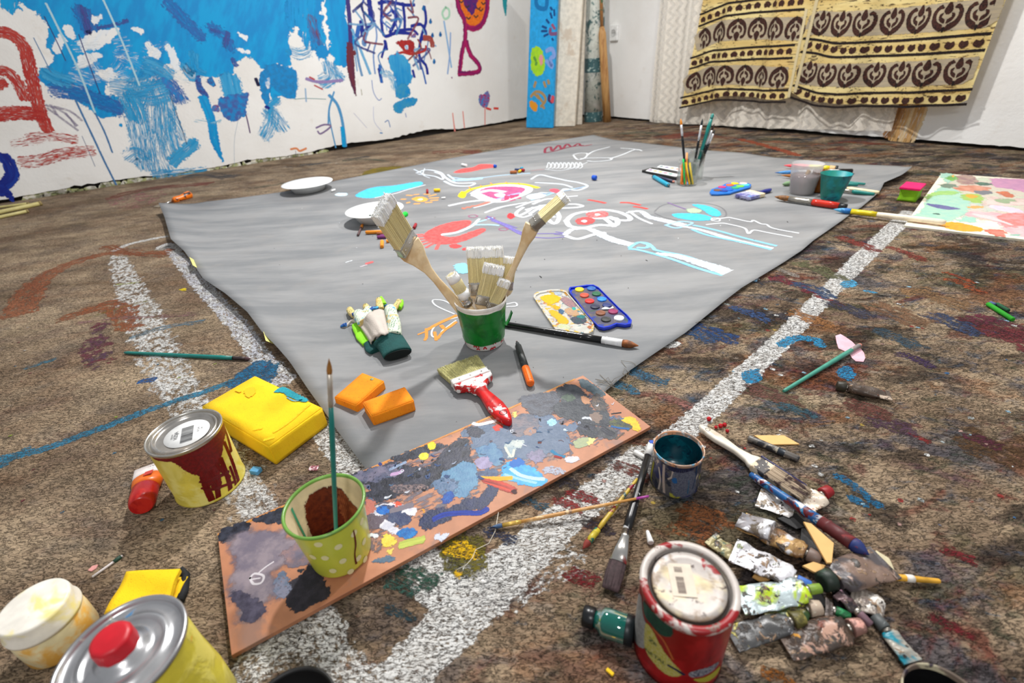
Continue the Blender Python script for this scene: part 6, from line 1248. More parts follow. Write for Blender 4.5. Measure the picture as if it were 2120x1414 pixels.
def sponge_mat(name, c1, c2, dots):
    t = NT(name); o = t.geo(); c = t.mix(t.mr(t.noise(o, 20, 4), .35, .65), c1, c2)
    vo = t.n('ShaderNodeTexVoronoi', i_Scale=420.0); t.l(o, vo.inputs['Vector']); h = t.mr(vo.outputs['Distance'], .05, .35)
    pits = t.mr(t.noise(o, 260, 2), .66, .70); c = t.mix(t.math('MULTIPLY', pits, .6), c, dots)
    t.set(color=c, rough=.9, sss=.15); t.b.inputs['Subsurface Radius'].default_value = (.01, .006, .002); t.bump(t.math('SUBTRACT', h, pits), .35, .002); return t.m
ORS = sponge_mat('orange_sponge', C(252, 148, 10), C(246, 138, 14), C(200, 90, 10)); YES = sponge_mat('yellow_sponge', C(250, 206, 12), C(246, 198, 12), C(226, 176, 14))
def st_o(b):
    S = Floor(.034)
sponge('orange sponge with a tiny flower sticker, tucked behind its twin', ((691, 822), (750, 771), (795, 788), (737, 839)), .004, .026, ORS, group='orange sponges')
sponge('orange sponge in front, lit on its long side, nearer the brown board', ((750, 832), (838, 800), (857, 829), (769, 862)), .004, .030, ORS, group='orange sponges')
q = P(770, 785, .0265); b = MB(); b.lathe([(0, .0008), (.0035, .0008), (.0042, 0)], 8); b.xf(Matrix.Translation(q)); tag(b.build('flower_sticker', MS('sticker', C(150, 160, 110), [(C(60, 90, 60), 300, .55, .04)], rough=.4)), 'tiny round flower sticker on top of the back orange sponge', 'sticker')
def st_y(b):
    S = Floor(.0462); z = Z((200, 740), 3.625)
    b.blob(S, z((1330, 260), (1390, 222), (1450, 240), (1500, 270), (1590, 318), (1550, 335), (1480, 310), (1430, 290), (1400, 265)), C(40, 160, 170), C(30, 140, 160), rag=.002, mi=1, o=.0003)
    b.stroke(S, z((1430, 300), (1480, 325), (1540, 320)), .003, C(90, 170, 200), mi=1, o=.0003); b.blob(S, z((1120, 235), (1180, 225), (1190, 270), (1140, 300), (1110, 270)), C(240, 190, 20), rag=.003, mi=1, o=.0003, cover=.8); b.stroke(S, z((1050, 245), (1080, 258)), .006, C(240, 196, 20), mi=1, o=.001)
    for q in (z((1600, 350), (1540, 400), (1450, 480), (1330, 560)), z((1180, 540), (1240, 530)), z((1260, 620), (1330, 600))): b.stroke(S, q, .006, C(236, 204, 20), mi=1, o=.0003, cover=.6)
sponge('big bright yellow foam block with a teal smear on top', ((416, 841), (528, 777), (668, 844), (556, 925)), .001, .045, YES, name='foam_block', stain=st_y, bev=.002)
# folded yellow cloth sponge over a dark one
t = thing('folded_sponge_cloth', 'folded bright yellow sponge cloth behind the red-capped tin', 'cloth', loc2(P(300, 1215, 0)))
YC = sponge_mat('yellow_cloth', C(248, 206, 10), C(244, 198, 10), C(220, 170, 10))
def fold(px, z0, th):
    a, b_, c_, d = [P(x, y, z) for (x, y), z in zip(px, z0)]; rows = [[a.lerp(b_, i / 14).lerp(d.lerp(c_, i / 14), j / 10) + Vector((0, 0, .0015 * math.sin(i * .5 + j * .4))) for i in range(15)] for j in range(11)]
    b = MB(); b.sheet(rows[::-1], th); return b
fold(((215, 1272), (262, 1184), (372, 1176), (348, 1240)), (.018, .022, .024, .022), .006).build('upper_fold', YC, t)
fold(((225, 1272), (275, 1200), (388, 1192), (362, 1250)), (.008, .009, .010, .009), .005).build('lower_fold', YC, t)
b = MB(); rr = [P(371, 1178, .014), P(384, 1192, .004), P(380, 1225, .004), P(372, 1246, .006)]; b.tube(rr, [.005, .006, .006, .005], 12); tag(b.build('black_rag', M('black_cloth', C(20, 22, 26), .8, bump=.4)), 'rolled black rag peeking out beside the yellow sponge cloth', 'rag')
# ================================================================== broad red-handled brush
REDH = MS('red_handle', C(206, 20, 22), [(C(232, 222, 222), 46, .65, .02), (C(160, 14, 20), 14, .62, .06)], rough=.25)
REDW = MS('red_handle_spattered', C(196, 24, 26), [(C(236, 232, 230), 60, .50, .03), (C(60, 70, 80), 50, .68, .02)], rough=.4)
WHF = MS('white_painted_ferrule', C(234, 232, 228), [(C(176, 168, 160), 40, .60, .04), (C(190, 40, 40), 60, .68, .02)], rough=.4)
HAIR = M('pale_hog_bristle', C(206, 200, 140), .8, var=.3, vscale=300)
A, B = P(1056, 877, .018), P(947, 752, .014)
t = varnish_brush('wall_brush', 'broad brush with splayed pale bristles and red spattered handle, resting on the board edge', A, B, .084, .018, 0, .022, .060, .034, REDH, WHF, HAIR, n=1900, splay=.20, ht=.017, bth=.013)
m, L = frame(A, B); b = MB(); ol = [(L - .120, -.014), (L - .102, -.019), (L - .092, -.040), (L - .081, -.042), (L - .081, .042), (L - .092, .040), (L - .102, .019), (L - .120, .014)]; b.prism(ol, -.0092, .0094, .003, smooth=True); b.xf(m); b.build('spattered_shoulder', REDW, t)
# black brush with white ferrule
WFER = MS('white_ferrule', C(240, 240, 240), [(C(40, 90, 190), 80, .66, .02), (C(200, 50, 40), 90, .69, .02)], rough=.35)
artbrush('long thick black brush with white ferrule and brown bristles, lying beside the pot', on(1040, 670, .0055, .0045), on(1322, 716, .0075, .0045), .0078, MS('black_speckled', C(14, 14, 16), [(C(230, 230, 230), 120, .70, .02), (C(30, 70, 170), 60, .71, .02)], rough=.2), WFER, M('russet_bristle', C(136, 76, 30), .6, var=.5, vscale=90), fl=.045, bl=.036, fr=.0085, prof=[(0, .75), (.02, .9), (.4, .85), (.8, 1.0), (1, 1.0)])
# black and orange marker
A, B = on(1070, 708, .0065, .0045), on(1099, 795, .0085, .0045); m, L = frame(A, B); t = thing('marker_pen', 'dark grey marker with orange end cap, between broad brush and paint board', 'marker', loc2(A))
b = MB(); b.tube([(0, 0, 0), (.006, 0, 0), (.007, 0, 0), (.018, 0, 0), (.02, 0, 0), (L * .66, 0, 0)], [.0025, .003, .0045, .0052, .0075, .0082], 20); b.xf(m); b.build('barrel', MS('marker_black', C(40, 44, 44), [(C(70, 76, 72), 40, .62, .05)], rough=.5), t)
b = MB(); b.tube([(L * .655, 0, 0), (L * .67, 0, 0), (L - .004, 0, 0), (L, 0, 0)], [.0086, .0088, .0084, .0066], 20); b.box((L * .72, -.003, .0070), (L - .006, .003, .0095), .001); b.xf(m); b.build('cap', M('orange_cap', C(246, 110, 20), .35), t)
b = MB(); b.tube([(-.002, 0, 0), (.001, 0, 0)], .0022, 10); b.xf(m); b.build('nib', M('rust_nib', C(120, 60, 50), .7), t)

# ================================================================== garden gloves
zg = Z((680, 590), 8.318)
def dotted(name, base, dot, sc=170):
    t = NT(name); o = t.geo(); vo = t.n('ShaderNodeTexVoronoi', i_Scale=float(sc), i_Randomness=.25); t.l(o, vo.inputs['Vector']); f = t.mr(vo.outputs['Distance'], .26, .34)
    n = t.mr(t.noise(o, 40, 3), .58, .64); n2 = t.mr(t.noise(t.mapping(o, loc=(4, 1, 2)), 45, 3), .6, .66)
    c = t.mix(f, dot, base); c = t.mix(t.math('MULTIPLY', n, .8), c, C(206, 170, 90)); c = t.mix(t.math('MULTIPLY', n2, .8), c, C(60, 160, 190)); t.set(color=c, rough=.8); t.bump(t.noise(o, 300, 3), .4, .002); return t.m
DOT = dotted('dotted_cotton', C(206, 214, 196), C(10, 110, 70)); DOTY = dotted('dotted_cotton_stained', C(214, 194, 130), C(90, 100, 40)); LIMEC = M('lime_knit', C(140, 222, 30), .8, bump=.4); CANV = M('cotton_canvas', C(198, 188, 178), .9, bump=.4, var=.06, vscale=30)
CUFF = M('dark_teal_knit', C(4, 72, 70), .85, bump=.7, bscale=420, var=.15); BLC = MS('blue_stained', C(30, 100, 170), [(C(20, 60, 140), 80, .52, .06), (C(70, 180, 210), 60, .6, .05)], rough=.7)
def limb(b, pts, ells, seg=20, jit=.0012, up=(0, 0, 1)):
    s0 = len(b.v); P3 = [P(*zg((x, y))[0], z) for x, y, z in pts]
    # subdivide for softness
    Q, E = [], []
    for i in range(len(P3) - 1):
        for k in range(4):
            f = k / 4; Q.append(P3[i].lerp(P3[i + 1], f)); E.append((lerp(ells[i][0], ells[i + 1][0], f), lerp(ells[i][1], ells[i + 1][1], f)))
    Q.append(P3[-1]); E.append(ells[-1]); b.tube(Q, None, seg, ell=E, up=up)
    for i in range(s0, len(b.v)): b.v[i] += mnoise.noise_vector(b.v[i] * 45) * jit * 1.6; b.v[i].z = max(b.v[i].z, .0045)
    return b
def finger(t, pts, r, mat, mat2=None, n='finger'):
    b = MB(); rr = [(r, r * .8)] * (len(pts) - 1) + [(r * .85, r * .7)]; limb(b, pts, rr); x, y, z = pts[-1]; e = P(*zg((x, y))[0], z); b2 = MB(); b2.lathe([(.0, r * .95), (r * .5, r * .72), (r * .82, r * .3), (r * .9, 0), (r * .7, -r * .4), (0, -r * .6)], 18); b2.xf(Matrix.Translation(e)); b.add(b2.v, b2.f); return b.build(n, mat, t)
g = thing('work_glove', 'upper dotted work glove with beige canvas back and dark teal cuff, palm crumpled', 'glove', loc2(P(*zg((900, 800))[0], 0)), 'pair of work gloves')
b = MB(); limb(b, [(1130, 900, .030), (1120, 760, .032), (1110, 600, .030), (1070, 450, .026), (1060, 390, .02)], [(.019, .016), (.019, .017), (.017, .016), (.016, .013), (.013, .010)]); b.build('palm', DOT, g)
b = MB(); limb(b, [(640, 650, .030), (560, 560, .028), (520, 480, .024)], [(.020, .010), (.018, .012), (.014, .010)]); limb(b, [(700, 620, .026), (660, 500, .024), (700, 420, .02)], [(.016, .012), (.015, .012), (.012, .010)]); b.build('knuckle_cotton', DOT, g)
# canvas back: a folded sheet
A0 = [(740, 1010, .020), (780, 930, .034), (850, 880, .046), (940, 860, .050), (1040, 850, .046)]; A1 = [(560, 720, .018), (660, 700, .030), (760, 640, .050), (880, 620, .056), (990, 650, .048)]; A2 = [(430, 590, .024), (560, 600, .030), (650, 540, .050), (800, 430, .054), (950, 440, .044)]
rows = []
for j in range(13):
    f = j / 12; r = []
    for i in range(17):
        k = min(3, int(i / 4)); g_ = i / 4 - k; q = []
        for R_ in (A0, A1, A2): a, c_ = R_[k], R_[k + 1]; q.append(P(*zg((lerp(a[0], c_[0], g_), lerp(a[1], c_[1], g_)))[0], lerp(a[2], c_[2], g_)))
        p = q[0] * (1 - f) ** 2 + q[1] * 2 * f * (1 - f) + q[2] * f * f; p.z += .002 * math.sin(i * 1.3 + f * 2); r.append(p)
    rows.append(r)
b = MB(); b.sheet(rows[::-1], .002); b.build('canvas_back', CANV, g)
b = MB(); rows = [[P(*zg(q[:2])[0], q[2]) for q in R_] for R_ in (((740, 1020, .018), (640, 850, .014), (540, 690, .016), (440, 590, .020), (380, 600, .018), (300, 680, .010), (200, 700, .006)), ((700, 1030, .008), (600, 880, .005), (500, 740, .010), (440, 650, .012), (400, 650, .010), (320, 730, .006), (210, 745, .0048)))]; b.sheet(rows, .002); b.build('canvas_thumb_flap', CANV, g)
b = MB(); limb(b, [(300, 680, .012), (250, 700, .009), (215, 715, .007)], [(.007, .005), (.008, .004), (.005, .003)]); b.build('blue_thumb_tip', BLC, g)
finger(g, [(1110, 430, .018), (1170, 350, .018), (1210, 290, .018)], .0095, DOTY); finger(g, [(900, 430, .020), (880, 340, .022), (865, 260, .022)], .0095, DOTY); finger(g, [(700, 440, .018), (660, 400, .018), (645, 370, .016)], .0100, DOTY); finger(g, [(470, 540, .016), (390, 480, .016), (370, 430, .014)], .0105, DOTY)
for q in ([(960, 350, .014), (935, 290, .016), (905, 215, .020)], [(1210, 400, .010), (1240, 340, .012), (1265, 270, .014)]): b = MB(); limb(b, q, [(.009, .008), (.008, .007), (.004, .004)]); b.build('lime_finger_back', LIMEC, g)
for q in ([(690, 440, .028), (760, 395, .030), (860, 395, .026)], [(410, 510, .022), (500, 470, .026), (590, 450, .024)], [(980, 370, .018), (1020, 350, .018)]): b = MB(); limb(b, q, [(.006, .004)] * len(q)); b.build('blue_seam', BLC, g)
b = MB(); c0 = [(1020, 930, .027), (1060, 980, .024), (1130, 1080, .021), (1190, 1190, .019)]; limb(b, c0, [(.036, .019), (.034, .017), (.033, .015), (.033, .013)], seg=40, jit=.0006); b.build('cuff', CUFF, g)
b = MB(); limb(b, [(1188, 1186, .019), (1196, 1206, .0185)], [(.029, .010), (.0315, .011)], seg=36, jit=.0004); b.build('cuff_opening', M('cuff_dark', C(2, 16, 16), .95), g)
g2 = thing('work_glove', 'lower work glove mostly hidden, only lime fabric and dark cuff showing', 'glove', loc2(P(*zg((700, 1050))[0], 0)), 'pair of work gloves')
b = MB(); limb(b, [(470, 680, .012), (520, 780, .011), (600, 900, .010), (700, 1000, .009)], [(.010, .006), (.013, .006), (.016, .006), (.016, .005)]); b.build('lime_back', LIMEC, g2)
b = MB(); limb(b, [(700, 1000, .010), (760, 1080, .010), (830, 1130, .010)], [(.012, .006), (.018, .006), (.018, .006)]); b.build('cuff', CUFF, g2)

# ================================================================== watercolour sets
zw = Z((1090, 570), 8.316)
def wc(px, z): return [P(x, y, z) for x, y in zw(*px)]
BLP = M('blue_plastic', C(16, 50, 190), .3, var=.05)
t = thing('watercolour_box', 'open blue watercolour box with twelve round pans and a clear lid', 'paint box', loc2(P(1240, 640, 0)))
ol = ((725, 240), (745, 200), (900, 180), (1040, 160), (1150, 158), (1240, 200), (1400, 360), (1600, 560), (1740, 680), (1815, 770), (1800, 830), (1700, 850), (1560, 830), (1440, 880), (1330, 900), (1240, 880), (1150, 790), (1000, 620), (860, 430), (760, 310))
b = MB(); b.prism([(q.x, q.y) for q in wc(ol, .014)], .005, .0095, .001, smooth=False)
T = wc(ol, .014); cc = sum(T, Vector()) / len(T); n_ = len(T)
ins = [cc + (q - cc) * .955 for q in T]; V = [Vector((q.x, q.y, .006)) for q in T] + T + ins + [Vector((q.x, q.y, .0096)) for q in ins]; b.add(V, [[k * n_ + i, k * n_ + (i + 1) % n_, (k + 1) * n_ + (i + 1) % n_, (k + 1) * n_ + i] for k in range(3) for i in range(n_)], 0, False); b.build('tray', BLP, t)
b = MB(); b.prism([(q.x, q.y) for q in [cc + (q - cc) * .90 for q in T]], .0094, .0106, .0004); b.build('stained_insert', MS('murky_insert', C(84, 82, 100), [(C(110, 96, 90), 30, .55, .06), (C(40, 60, 140), 26, .6, .05), (C(60, 90, 60), 30, .64, .04)], rough=.3), t)
for (x, y, c1, lb) in ((912, 252, C(240, 214, 10), 'yellow'), (1118, 235, C(16, 96, 176), 'blue'), (998, 352, C(206, 70, 40), 'orange with dark streak'), (1205, 325, C(8, 96, 60), 'green'), (1085, 450, C(230, 26, 16), 'red'), (1298, 418, C(20, 130, 226), 'light blue'), (1180, 545, C(30, 34, 70), 'indigo'), (1385, 520, C(24, 44, 110), 'navy'), (1275, 655, C(132, 76, 44), 'brown'), (1490, 630, C(140, 24, 84), 'magenta'), (1368, 765, C(44, 46, 44), 'black'), (1592, 745, C(240, 242, 246), 'white')):
    q = wc(((x, y),), .011)[0]; b = MB(); b.lathe([(.0, .0022), (.0088, .0020), (.0100, .0014), (.0110, .003), (.0120, .003), (.0120, -.001)], 28); b.xf(Matrix.Translation(q)); p_ = b.build('paint_pan', MS('pan_' + lb.replace(' ', '_'), c1, [(tuple(v * .5 for v in c1[:3]) + (1,), 60, .6, .05)], rough=.6), t); p_['label'] = lb + ' paint pan'
b = MB(); S = Floor(.0135); b.blob(S, zw((1290, 580), (1350, 540), (1400, 550), (1440, 560), (1480, 530), (1500, 560), (1440, 575), (1380, 585)), C(236, 240, 246), rag=.001, mi=0, o=0.0); b.build('white_paint_dab', PAINT_WET, t)
t2 = MS('clear_plastic', C(222, 220, 210), [(C(244, 190, 30), 46, .57, .03), (C(150, 130, 140), 60, .60, .04), (C(90, 140, 150), 54, .65, .03), (C(210, 130, 70), 70, .64, .03)], rough=.15, alpha=.72)
lid = ((120, 370), (130, 320), (200, 280), (420, 240), (580, 240), (680, 270), (780, 380), (960, 590), (1120, 760), (1165, 860), (1150, 950), (1060, 1000), (900, 990), (560, 930), (500, 930), (340, 700))
T = wc(lid, .010); cc = sum(T, Vector()) / len(T); n_ = len(T); b = MB(); ins = [cc + (q - cc) * .93 for q in T]; V = [Vector((q.x, q.y, .0048)) for q in T] + T + ins + [Vector((q.x, q.y, .0062)) for q in ins]
b.add(V, [[k * n_ + i, k * n_ + (i + 1) % n_, (k + 1) * n_ + (i + 1) % n_, (k + 1) * n_ + i] for k in range(3) for i in range(n_)] + [[3 * n_ + i for i in range(n_)]], 0, False); S = Floor(.0066)
for px, c1, c2 in ((((240, 380), (330, 340), (480, 340), (590, 380), (560, 440), (470, 490), (380, 500), (280, 430)), C(246, 184, 10), C(250, 200, 30)), (((460, 550), (520, 520), (580, 560), (520, 600)), C(246, 190, 20), C(220, 160, 30)), (((390, 600), (500, 610), (640, 700), (720, 780), (700, 840), (560, 820), (500, 740), (420, 680)), C(246, 196, 20), C(240, 180, 60)), (((590, 400), (700, 380), (800, 450), (860, 520), (780, 560), (640, 480)), C(180, 140, 130), C(150, 120, 140)), (((760, 740), (860, 700), (980, 710), (1030, 760), (1000, 820), (860, 840), (780, 790)), C(60, 90, 96), C(90, 84, 100)), (((660, 600), (760, 560), (880, 620), (900, 690), (760, 690), (700, 660)), C(190, 160, 140), C(214, 170, 120)),
                  (((550, 600), (600, 580), (650, 620), (620, 670), (560, 650)), C(80, 120, 150), C(60, 90, 130)), (((780, 560), (830, 550), (850, 590), (800, 600)), C(60, 180, 170), C(60, 180, 170)), (((860, 710), (940, 680), (1010, 700), (960, 750)), C(60, 150, 150), C(40, 110, 110)), (((630, 260), (680, 270), (720, 330), (680, 340)), C(236, 160, 40), C(200, 150, 60)), (((1060, 880), (1120, 870), (1130, 910), (1070, 920)), C(190, 110, 80), C(200, 130, 90)), (((480, 280), (600, 290), (600, 340), (500, 340)), C(190, 200, 206), C(150, 170, 190)), (((560, 840), (700, 850), (760, 920), (640, 940), (540, 900)), C(206, 214, 160), C(214, 216, 190))):
    b.blob(S, zw(*px), c1, c2, rag=.0035, mi=1, n=30, cover=.74, scale=260)
b.build('clear_lid', [t2, PAINT_WET], t)
# far oval set
z5f = Z((1320, 230), 7.067)
def wf(px, z): return [P(x, y, z) for x, y in z5f(*px)]
t = thing('watercolour_box', 'small oval blue watercolour tray of bright pans, right of the brush jars', 'paint box', loc2(P(1510, 392, 0)))
ol = ((1055, 1180), (1080, 1140), (1230, 1090), (1280, 1060), (1440, 1035), (1600, 1045), (1665, 1070), (1650, 1110), (1560, 1135), (1420, 1175), (1350, 1200), (1180, 1212), (1080, 1210)); b = MB(); b.prism([(q.x, q.y) for q in wf(ol, .012)], .004, .012, .002); b.build('tray', M('cyan_plastic', C(10, 110, 200), .3), t)
for x, y, c1 in ((1545, 1062, C(236, 200, 196)), (1425, 1062, C(240, 200, 30)), (1350, 1085, C(230, 100, 50)), (1235, 1115, C(200, 50, 120)), (1170, 1160, C(120, 80, 60)), (1500, 1102, C(120, 210, 70)), (1430, 1125, C(50, 160, 110)), (1340, 1150, C(20, 100, 200)), (1260, 1170, C(20, 60, 150)), (1580, 1085, C(70, 190, 200))):
    q = wf(((x, y),), .0122)[0]; b = MB(); b.lathe([(0, .001), (.013, .001), (.015, .0025), (.0165, .0025), (.0165, 0)], 20); b.xf(Matrix.Translation(q)); b.build('paint_pan', MS('fp%d' % x, c1, [], rough=.4), t)
# black paint box beside the jars
t = thing('paint_palette_box', 'black-cased pan palette with two strips of coloured pans, left of the brush jars', 'paint box', loc2(P(1370, 357, 0)))
b = MB(); ol = [(q.x, q.y) for q in wf(((65, 862), (215, 822), (650, 915), (600, 985)), .016)]; b.prism(ol, .004, .016, .001); b.build('case', M('black_plastic', C(16, 16, 18), .4), t)
def strip(px, z, cols, name='pan_strip'):
    a, b_, c_, d = wf(px, z); b = MB(); b.prism([(q.x, q.y) for q in (a, b_, c_, d)], z - .003, z, .0005); s_ = b.build(name, M('white_strip', C(240, 240, 240), .4), t)
    for i, c1 in enumerate(cols): f = (i + .5) / len(cols); q = a.lerp(d, f).lerp(b_.lerp(c_, f), .5); b = MB(); b.lathe([(0, .0015), (.010, .001), (.012, 0)], 16); b.xf(Matrix.Translation(q)); b.build('paint_pan', MS('sp%d' % int(px[0][0] + i), c1, [], rough=.4), s_)
strip(((120, 870), (180, 840), (640, 930), (560, 955)), .0185, (C(110, 50, 120), C(230, 130, 40), C(240, 210, 40), C(226, 80, 110), C(60, 140, 120), C(220, 220, 220)))
strip(((285, 818), (330, 790), (640, 830), (620, 880)), .012, (C(60, 100, 110), C(80, 70, 120), C(230, 150, 60), C(200, 90, 60)))
# ================================================================== small tools on the sheet
def stick(name, label, cat, A, B, r, mat, group=None, r2=None, seg=12, parts=()):
    """plain rod (pastel, crayon, pencil); parts=[(from, to, radius factor, material, name)]"""
    m, L = frame(A, B); t = thing(name, label, cat, loc2(A), group) if parts else None
    b = MB(); e = min(r * .3, L * .1); b.tube([(0, 0, 0), (e, 0, 0), (L - e, 0, 0), (L, 0, 0)], [r * .8, r, r2 or r, (r2 or r) * .75], seg); b.xf(m)
    if not parts: return tag(b.build(name, mat), label, cat, group)
    b.build('barrel', mat, t)
    for f0, f1, k, mm, nm in parts: b = MB(); k2 = k if not hasattr(k, '__len__') else k[1]; k1 = k if not hasattr(k, '__len__') else k[0]; b.tube([(L * f0, 0, 0), (L * f1, 0, 0)], [r * k1, r * k2], seg); b.xf(m); b.build(nm, mm, t)
    return t
def pm(n, c): return M('pastel_' + n, c, .8, bump=.3)
OR, PU, RE, YE, GN, BL_, BN, WHc = pm('orange', C(232, 140, 30)), pm('purple', C(120, 50, 110)), pm('red', C(150, 24, 36)), pm('yellow', C(236, 190, 20)), pm('green', C(20, 200, 60)), pm('blue', C(20, 80, 190)), pm('brown', C(150, 84, 40)), pm('white', C(236, 236, 234))
zs = Z((680, 380), 7.571); G = 'pastel stubs on the canvas'
def st2(label, a, b_, r, mat, **k): A, B = zs(a, b_); return stick('pastel_stick', label, 'pastel', on(*A, r, .004), on(*B, r, .004), r, mat, group=G, **k)
st2('orange-tipped brown crayon standing apart, left of the other stubs', (530, 650), (462, 810), .0045, M('crayon_wrap', C(84, 60, 60), .7), parts=((-.02, .28, 1.15, OR, 'orange_tip'),))
st2('longest orange pastel, below the nearer plate', (585, 765), (860, 755), .007, OR); st2('broken brown-orange pastel tucked against the longest orange one', (755, 785), (850, 778), .005, BN)
st2('purple pastel beside the longest orange one', (765, 840), (905, 832), .0065, PU); st2('short purple piece behind the purple pastel', (810, 812), (880, 806), .004, PU)
st2('stubby orange pastel lying endways, nearest of the stubs', (840, 905), (838, 990), .007, OR); st2('small orange stub half hidden by the tall leaning brush', (905, 905), (965, 895), .006, OR)
st2('dark red stub right of the tall leaning brush', (1370, 635), (1340, 695), .006, RE); st2('small red stub beside the orange drawn sun', (1548, 100), (1550, 140), .006, RE); st2('yellow stub right of the small red one', (1655, 105), (1750, 102), .008, YE)
st2('tiny white chalk bit by the nearer plate', (775, 690), (830, 680), .004, WHc); st2('white chalk crumb beside the drawn sun', (1770, 228), (1835, 222), .004, WHc); st2('white chalk crumb left of the blue drawn stripe', (45, 115), (105, 95), .005, WHc)
A, B = P(820, 452, .052), P(842, 441, .058); stick('pastel_stick', 'bright green pastel in a black wrapper leaning on the plate rim', 'pastel', P(816, 458, .045), P(842, 442, .055), .0105, GN, parts=((0, .4, 1.08, M('black_wrap', C(24, 30, 26), .5), 'wrapper'),))
z4_ = Z((540, 260), 2.9457)
for lb, a, b_, r, mt in (('two-lump white chalk near the red drawn patch', (1225, 238), (1255, 244), .008, WHc), ('blue stub at the tip of the red drawn patch', (1422, 246), (1434, 248), .009, BL_), ('brown pastel in the far small heap', (1520, 285), (1562, 283), .009, BN), ('dark stub lying across the far small heap', (1550, 268), (1605, 272), .007, pm('dark', C(30, 50, 90))),
                        ('red stub at the right of the far small heap', (1590, 270), (1606, 273), .008, RE), ('yellow stub in the far small heap', (1572, 282), (1584, 274), .007, YE), ('cyan stub at the back of the far small heap', (1585, 262), (1596, 258), .007, pm('cyan', C(40, 160, 190))), ('lone blue stub right of the far small heap', (2022, 316), (2046, 319), .012, BL_)):
    A, B = z4_(a, b_); stick('pastel_stick', lb, 'pastel', on(*A, r, .004), on(*B, r, .004), r, mt, group='pastel stubs far on the canvas')
# jars of brushes
GL = NT('jar_glass'); GL.set(color=C(226, 232, 226), rough=.03, trans=1.0, ior=1.2, alpha=.45); GL = GL.m
def wfp(x, y, z=.0): return P(*z5f((x, y))[0], z)
jc = wfp(715, 1060, .004); jc2 = wfp(820, 990, .004)
def jar(name, label, c, R, h, neck, mat=GL):
    b = MB(); pr = [(0, .004), (R * .9, .004), (R * .96, .008), (R * .96, h * .82)] + ([(neck, h * .92), (neck, h)] if neck else [(R * .97, h)]); b.lathe([(0, 0), (R * .92, 0), (R, .004), (R, h * .82)] + ([(neck + .004, h * .92), (neck + .005, h)] if neck else [(R * 1.03, h)]) + pr[::-1], 40); b.xf(Matrix.Translation(c)); return tag(b.build(name, mat), label, 'jar', None)
jar('glass_jar', 'front glass jar full of coloured pencils and one upright brush', jc, .046, .105, None)
jar('glass_jar', 'glass bottle-necked jar behind the pencil jar, holding dark brushes', jc2, .040, .135, .026)
GP = 'coloured pencils in the front jar'
for i, (bx, tx, ty, c1, lb) in enumerate(((610, 662, 760, C(236, 130, 30), 'orange'), (640, 655, 790, C(226, 110, 60), 'deep orange'), (680, 668, 700, C(20, 190, 90), 'green'), (735, 685, 800, C(110, 160, 216), 'pale blue'), (775, 700, 750, C(240, 180, 20), 'yellow'), (800, 740, 700, C(60, 90, 60), 'dark green'), (840, 760, 760, C(206, 180, 60), 'mustard'), (700, 722, 610, C(240, 140, 60), 'tall orange'))):
    A = wfp(bx, 1085, .012); A = jc + (A - jc) * .75; A.z = .012; B = PY(*z5f((tx, ty))[0], jc.y + (.02 if i % 2 else -.015)); stick('coloured_pencil', lb + ' pencil standing in the front glass jar', 'pencil', A, B, .0045, M('pencil%d' % i, c1, .4), group=GP, seg=6)
def ub(label, bx, cY, tip, hx, hm, bm_, fl, bl, r=.0045, inj=None, fm=None, **k):
    B = PY(*z5f(tip)[0], cY + k.pop('dy', .01)); A = Vector(((inj or jc2).x + bx, (inj or jc2).y, .02)); return artbrush(label, A, B, r, hm, fm or M('ferr_l', C(214, 214, 216), .3, .4), bm_, fl=fl, bl=bl, group='brushes in the jars', name='paint_brush', **k)
ub('black brush with orange tip and white ferrule rising from the front jar', -.004, jc.y, (632, 110), 0, BLACKL, OR, .045, .026, r=.006, inj=jc)
ub('dark brush with black bristles, left of the teal one', -.008, jc2.y, (952, 105), 0, BLACKL, M('blk_br', C(20, 30, 36), .7), .06, .03, r=.006)
ub('teal brush handle standing tallest in the back jar', -.002, jc2.y, (1105, 30), 0, TEALH, TEALH, .01, .01, r=.009, fm=TEALH)
ub('thin dark brush right of the teal handle', .002, jc2.y, (1125, 180), 0, BLACKL, M('br_br', C(60, 40, 34), .7), .06, .03, r=.006)
ub('rightmost thin black brush in the back jar', .006, jc2.y, (1135, 265), 0, BLACKL, M('blk2', C(70, 66, 64), .7), .04, .02, r=.006)
stick('paint_pen', 'turquoise pen lying in front of the black palette box', 'pen', on(*z5f((240, 965))[0], .008, .004), on(*z5f((450, 1085))[0], .008, .004), .010, M('turq_pen', C(30, 150, 180), .35), parts=((-.06, .04, .8, M('navy_end', C(16, 40, 70), .5), 'end'), (.88, 1.06, (.8, .25), M('grey_nib', C(70, 90, 90), .4, .5), 'nib')))
stick('coloured_pencil', 'navy pencil with pink tip lying between the palette box and jar', 'pencil', on(*z5f((280, 965))[0], .006, .004), on(*z5f((520, 1030))[0], .006, .004), .008, M('navy_pencil', C(24, 30, 60), .5), seg=6, parts=((.94, 1.1, (1, .3), M('pink_wood', C(206, 130, 110), .7), 'sharpened_tip'),))
# flat brush with dark blue handle
varnish_brush('flat_brush', 'flat brush with lilac-stained bristles and dark blue handle, below the oval tray', on(*z5f((1955, 1150))[0], .008, .004), on(*z5f((1500, 1265))[0], .009, .004), .075, .016, 0, .03, .075, .022, M('navy_handle', C(20, 40, 130), .3), M('cream_ferrule', C(232, 214, 178), .5), MS('lilac_bristle', C(206, 206, 232), [(C(130, 130, 190), 20, .52, .06), (C(60, 170, 210), 18, .62, .04)], rough=.8), n=260, hole=False)
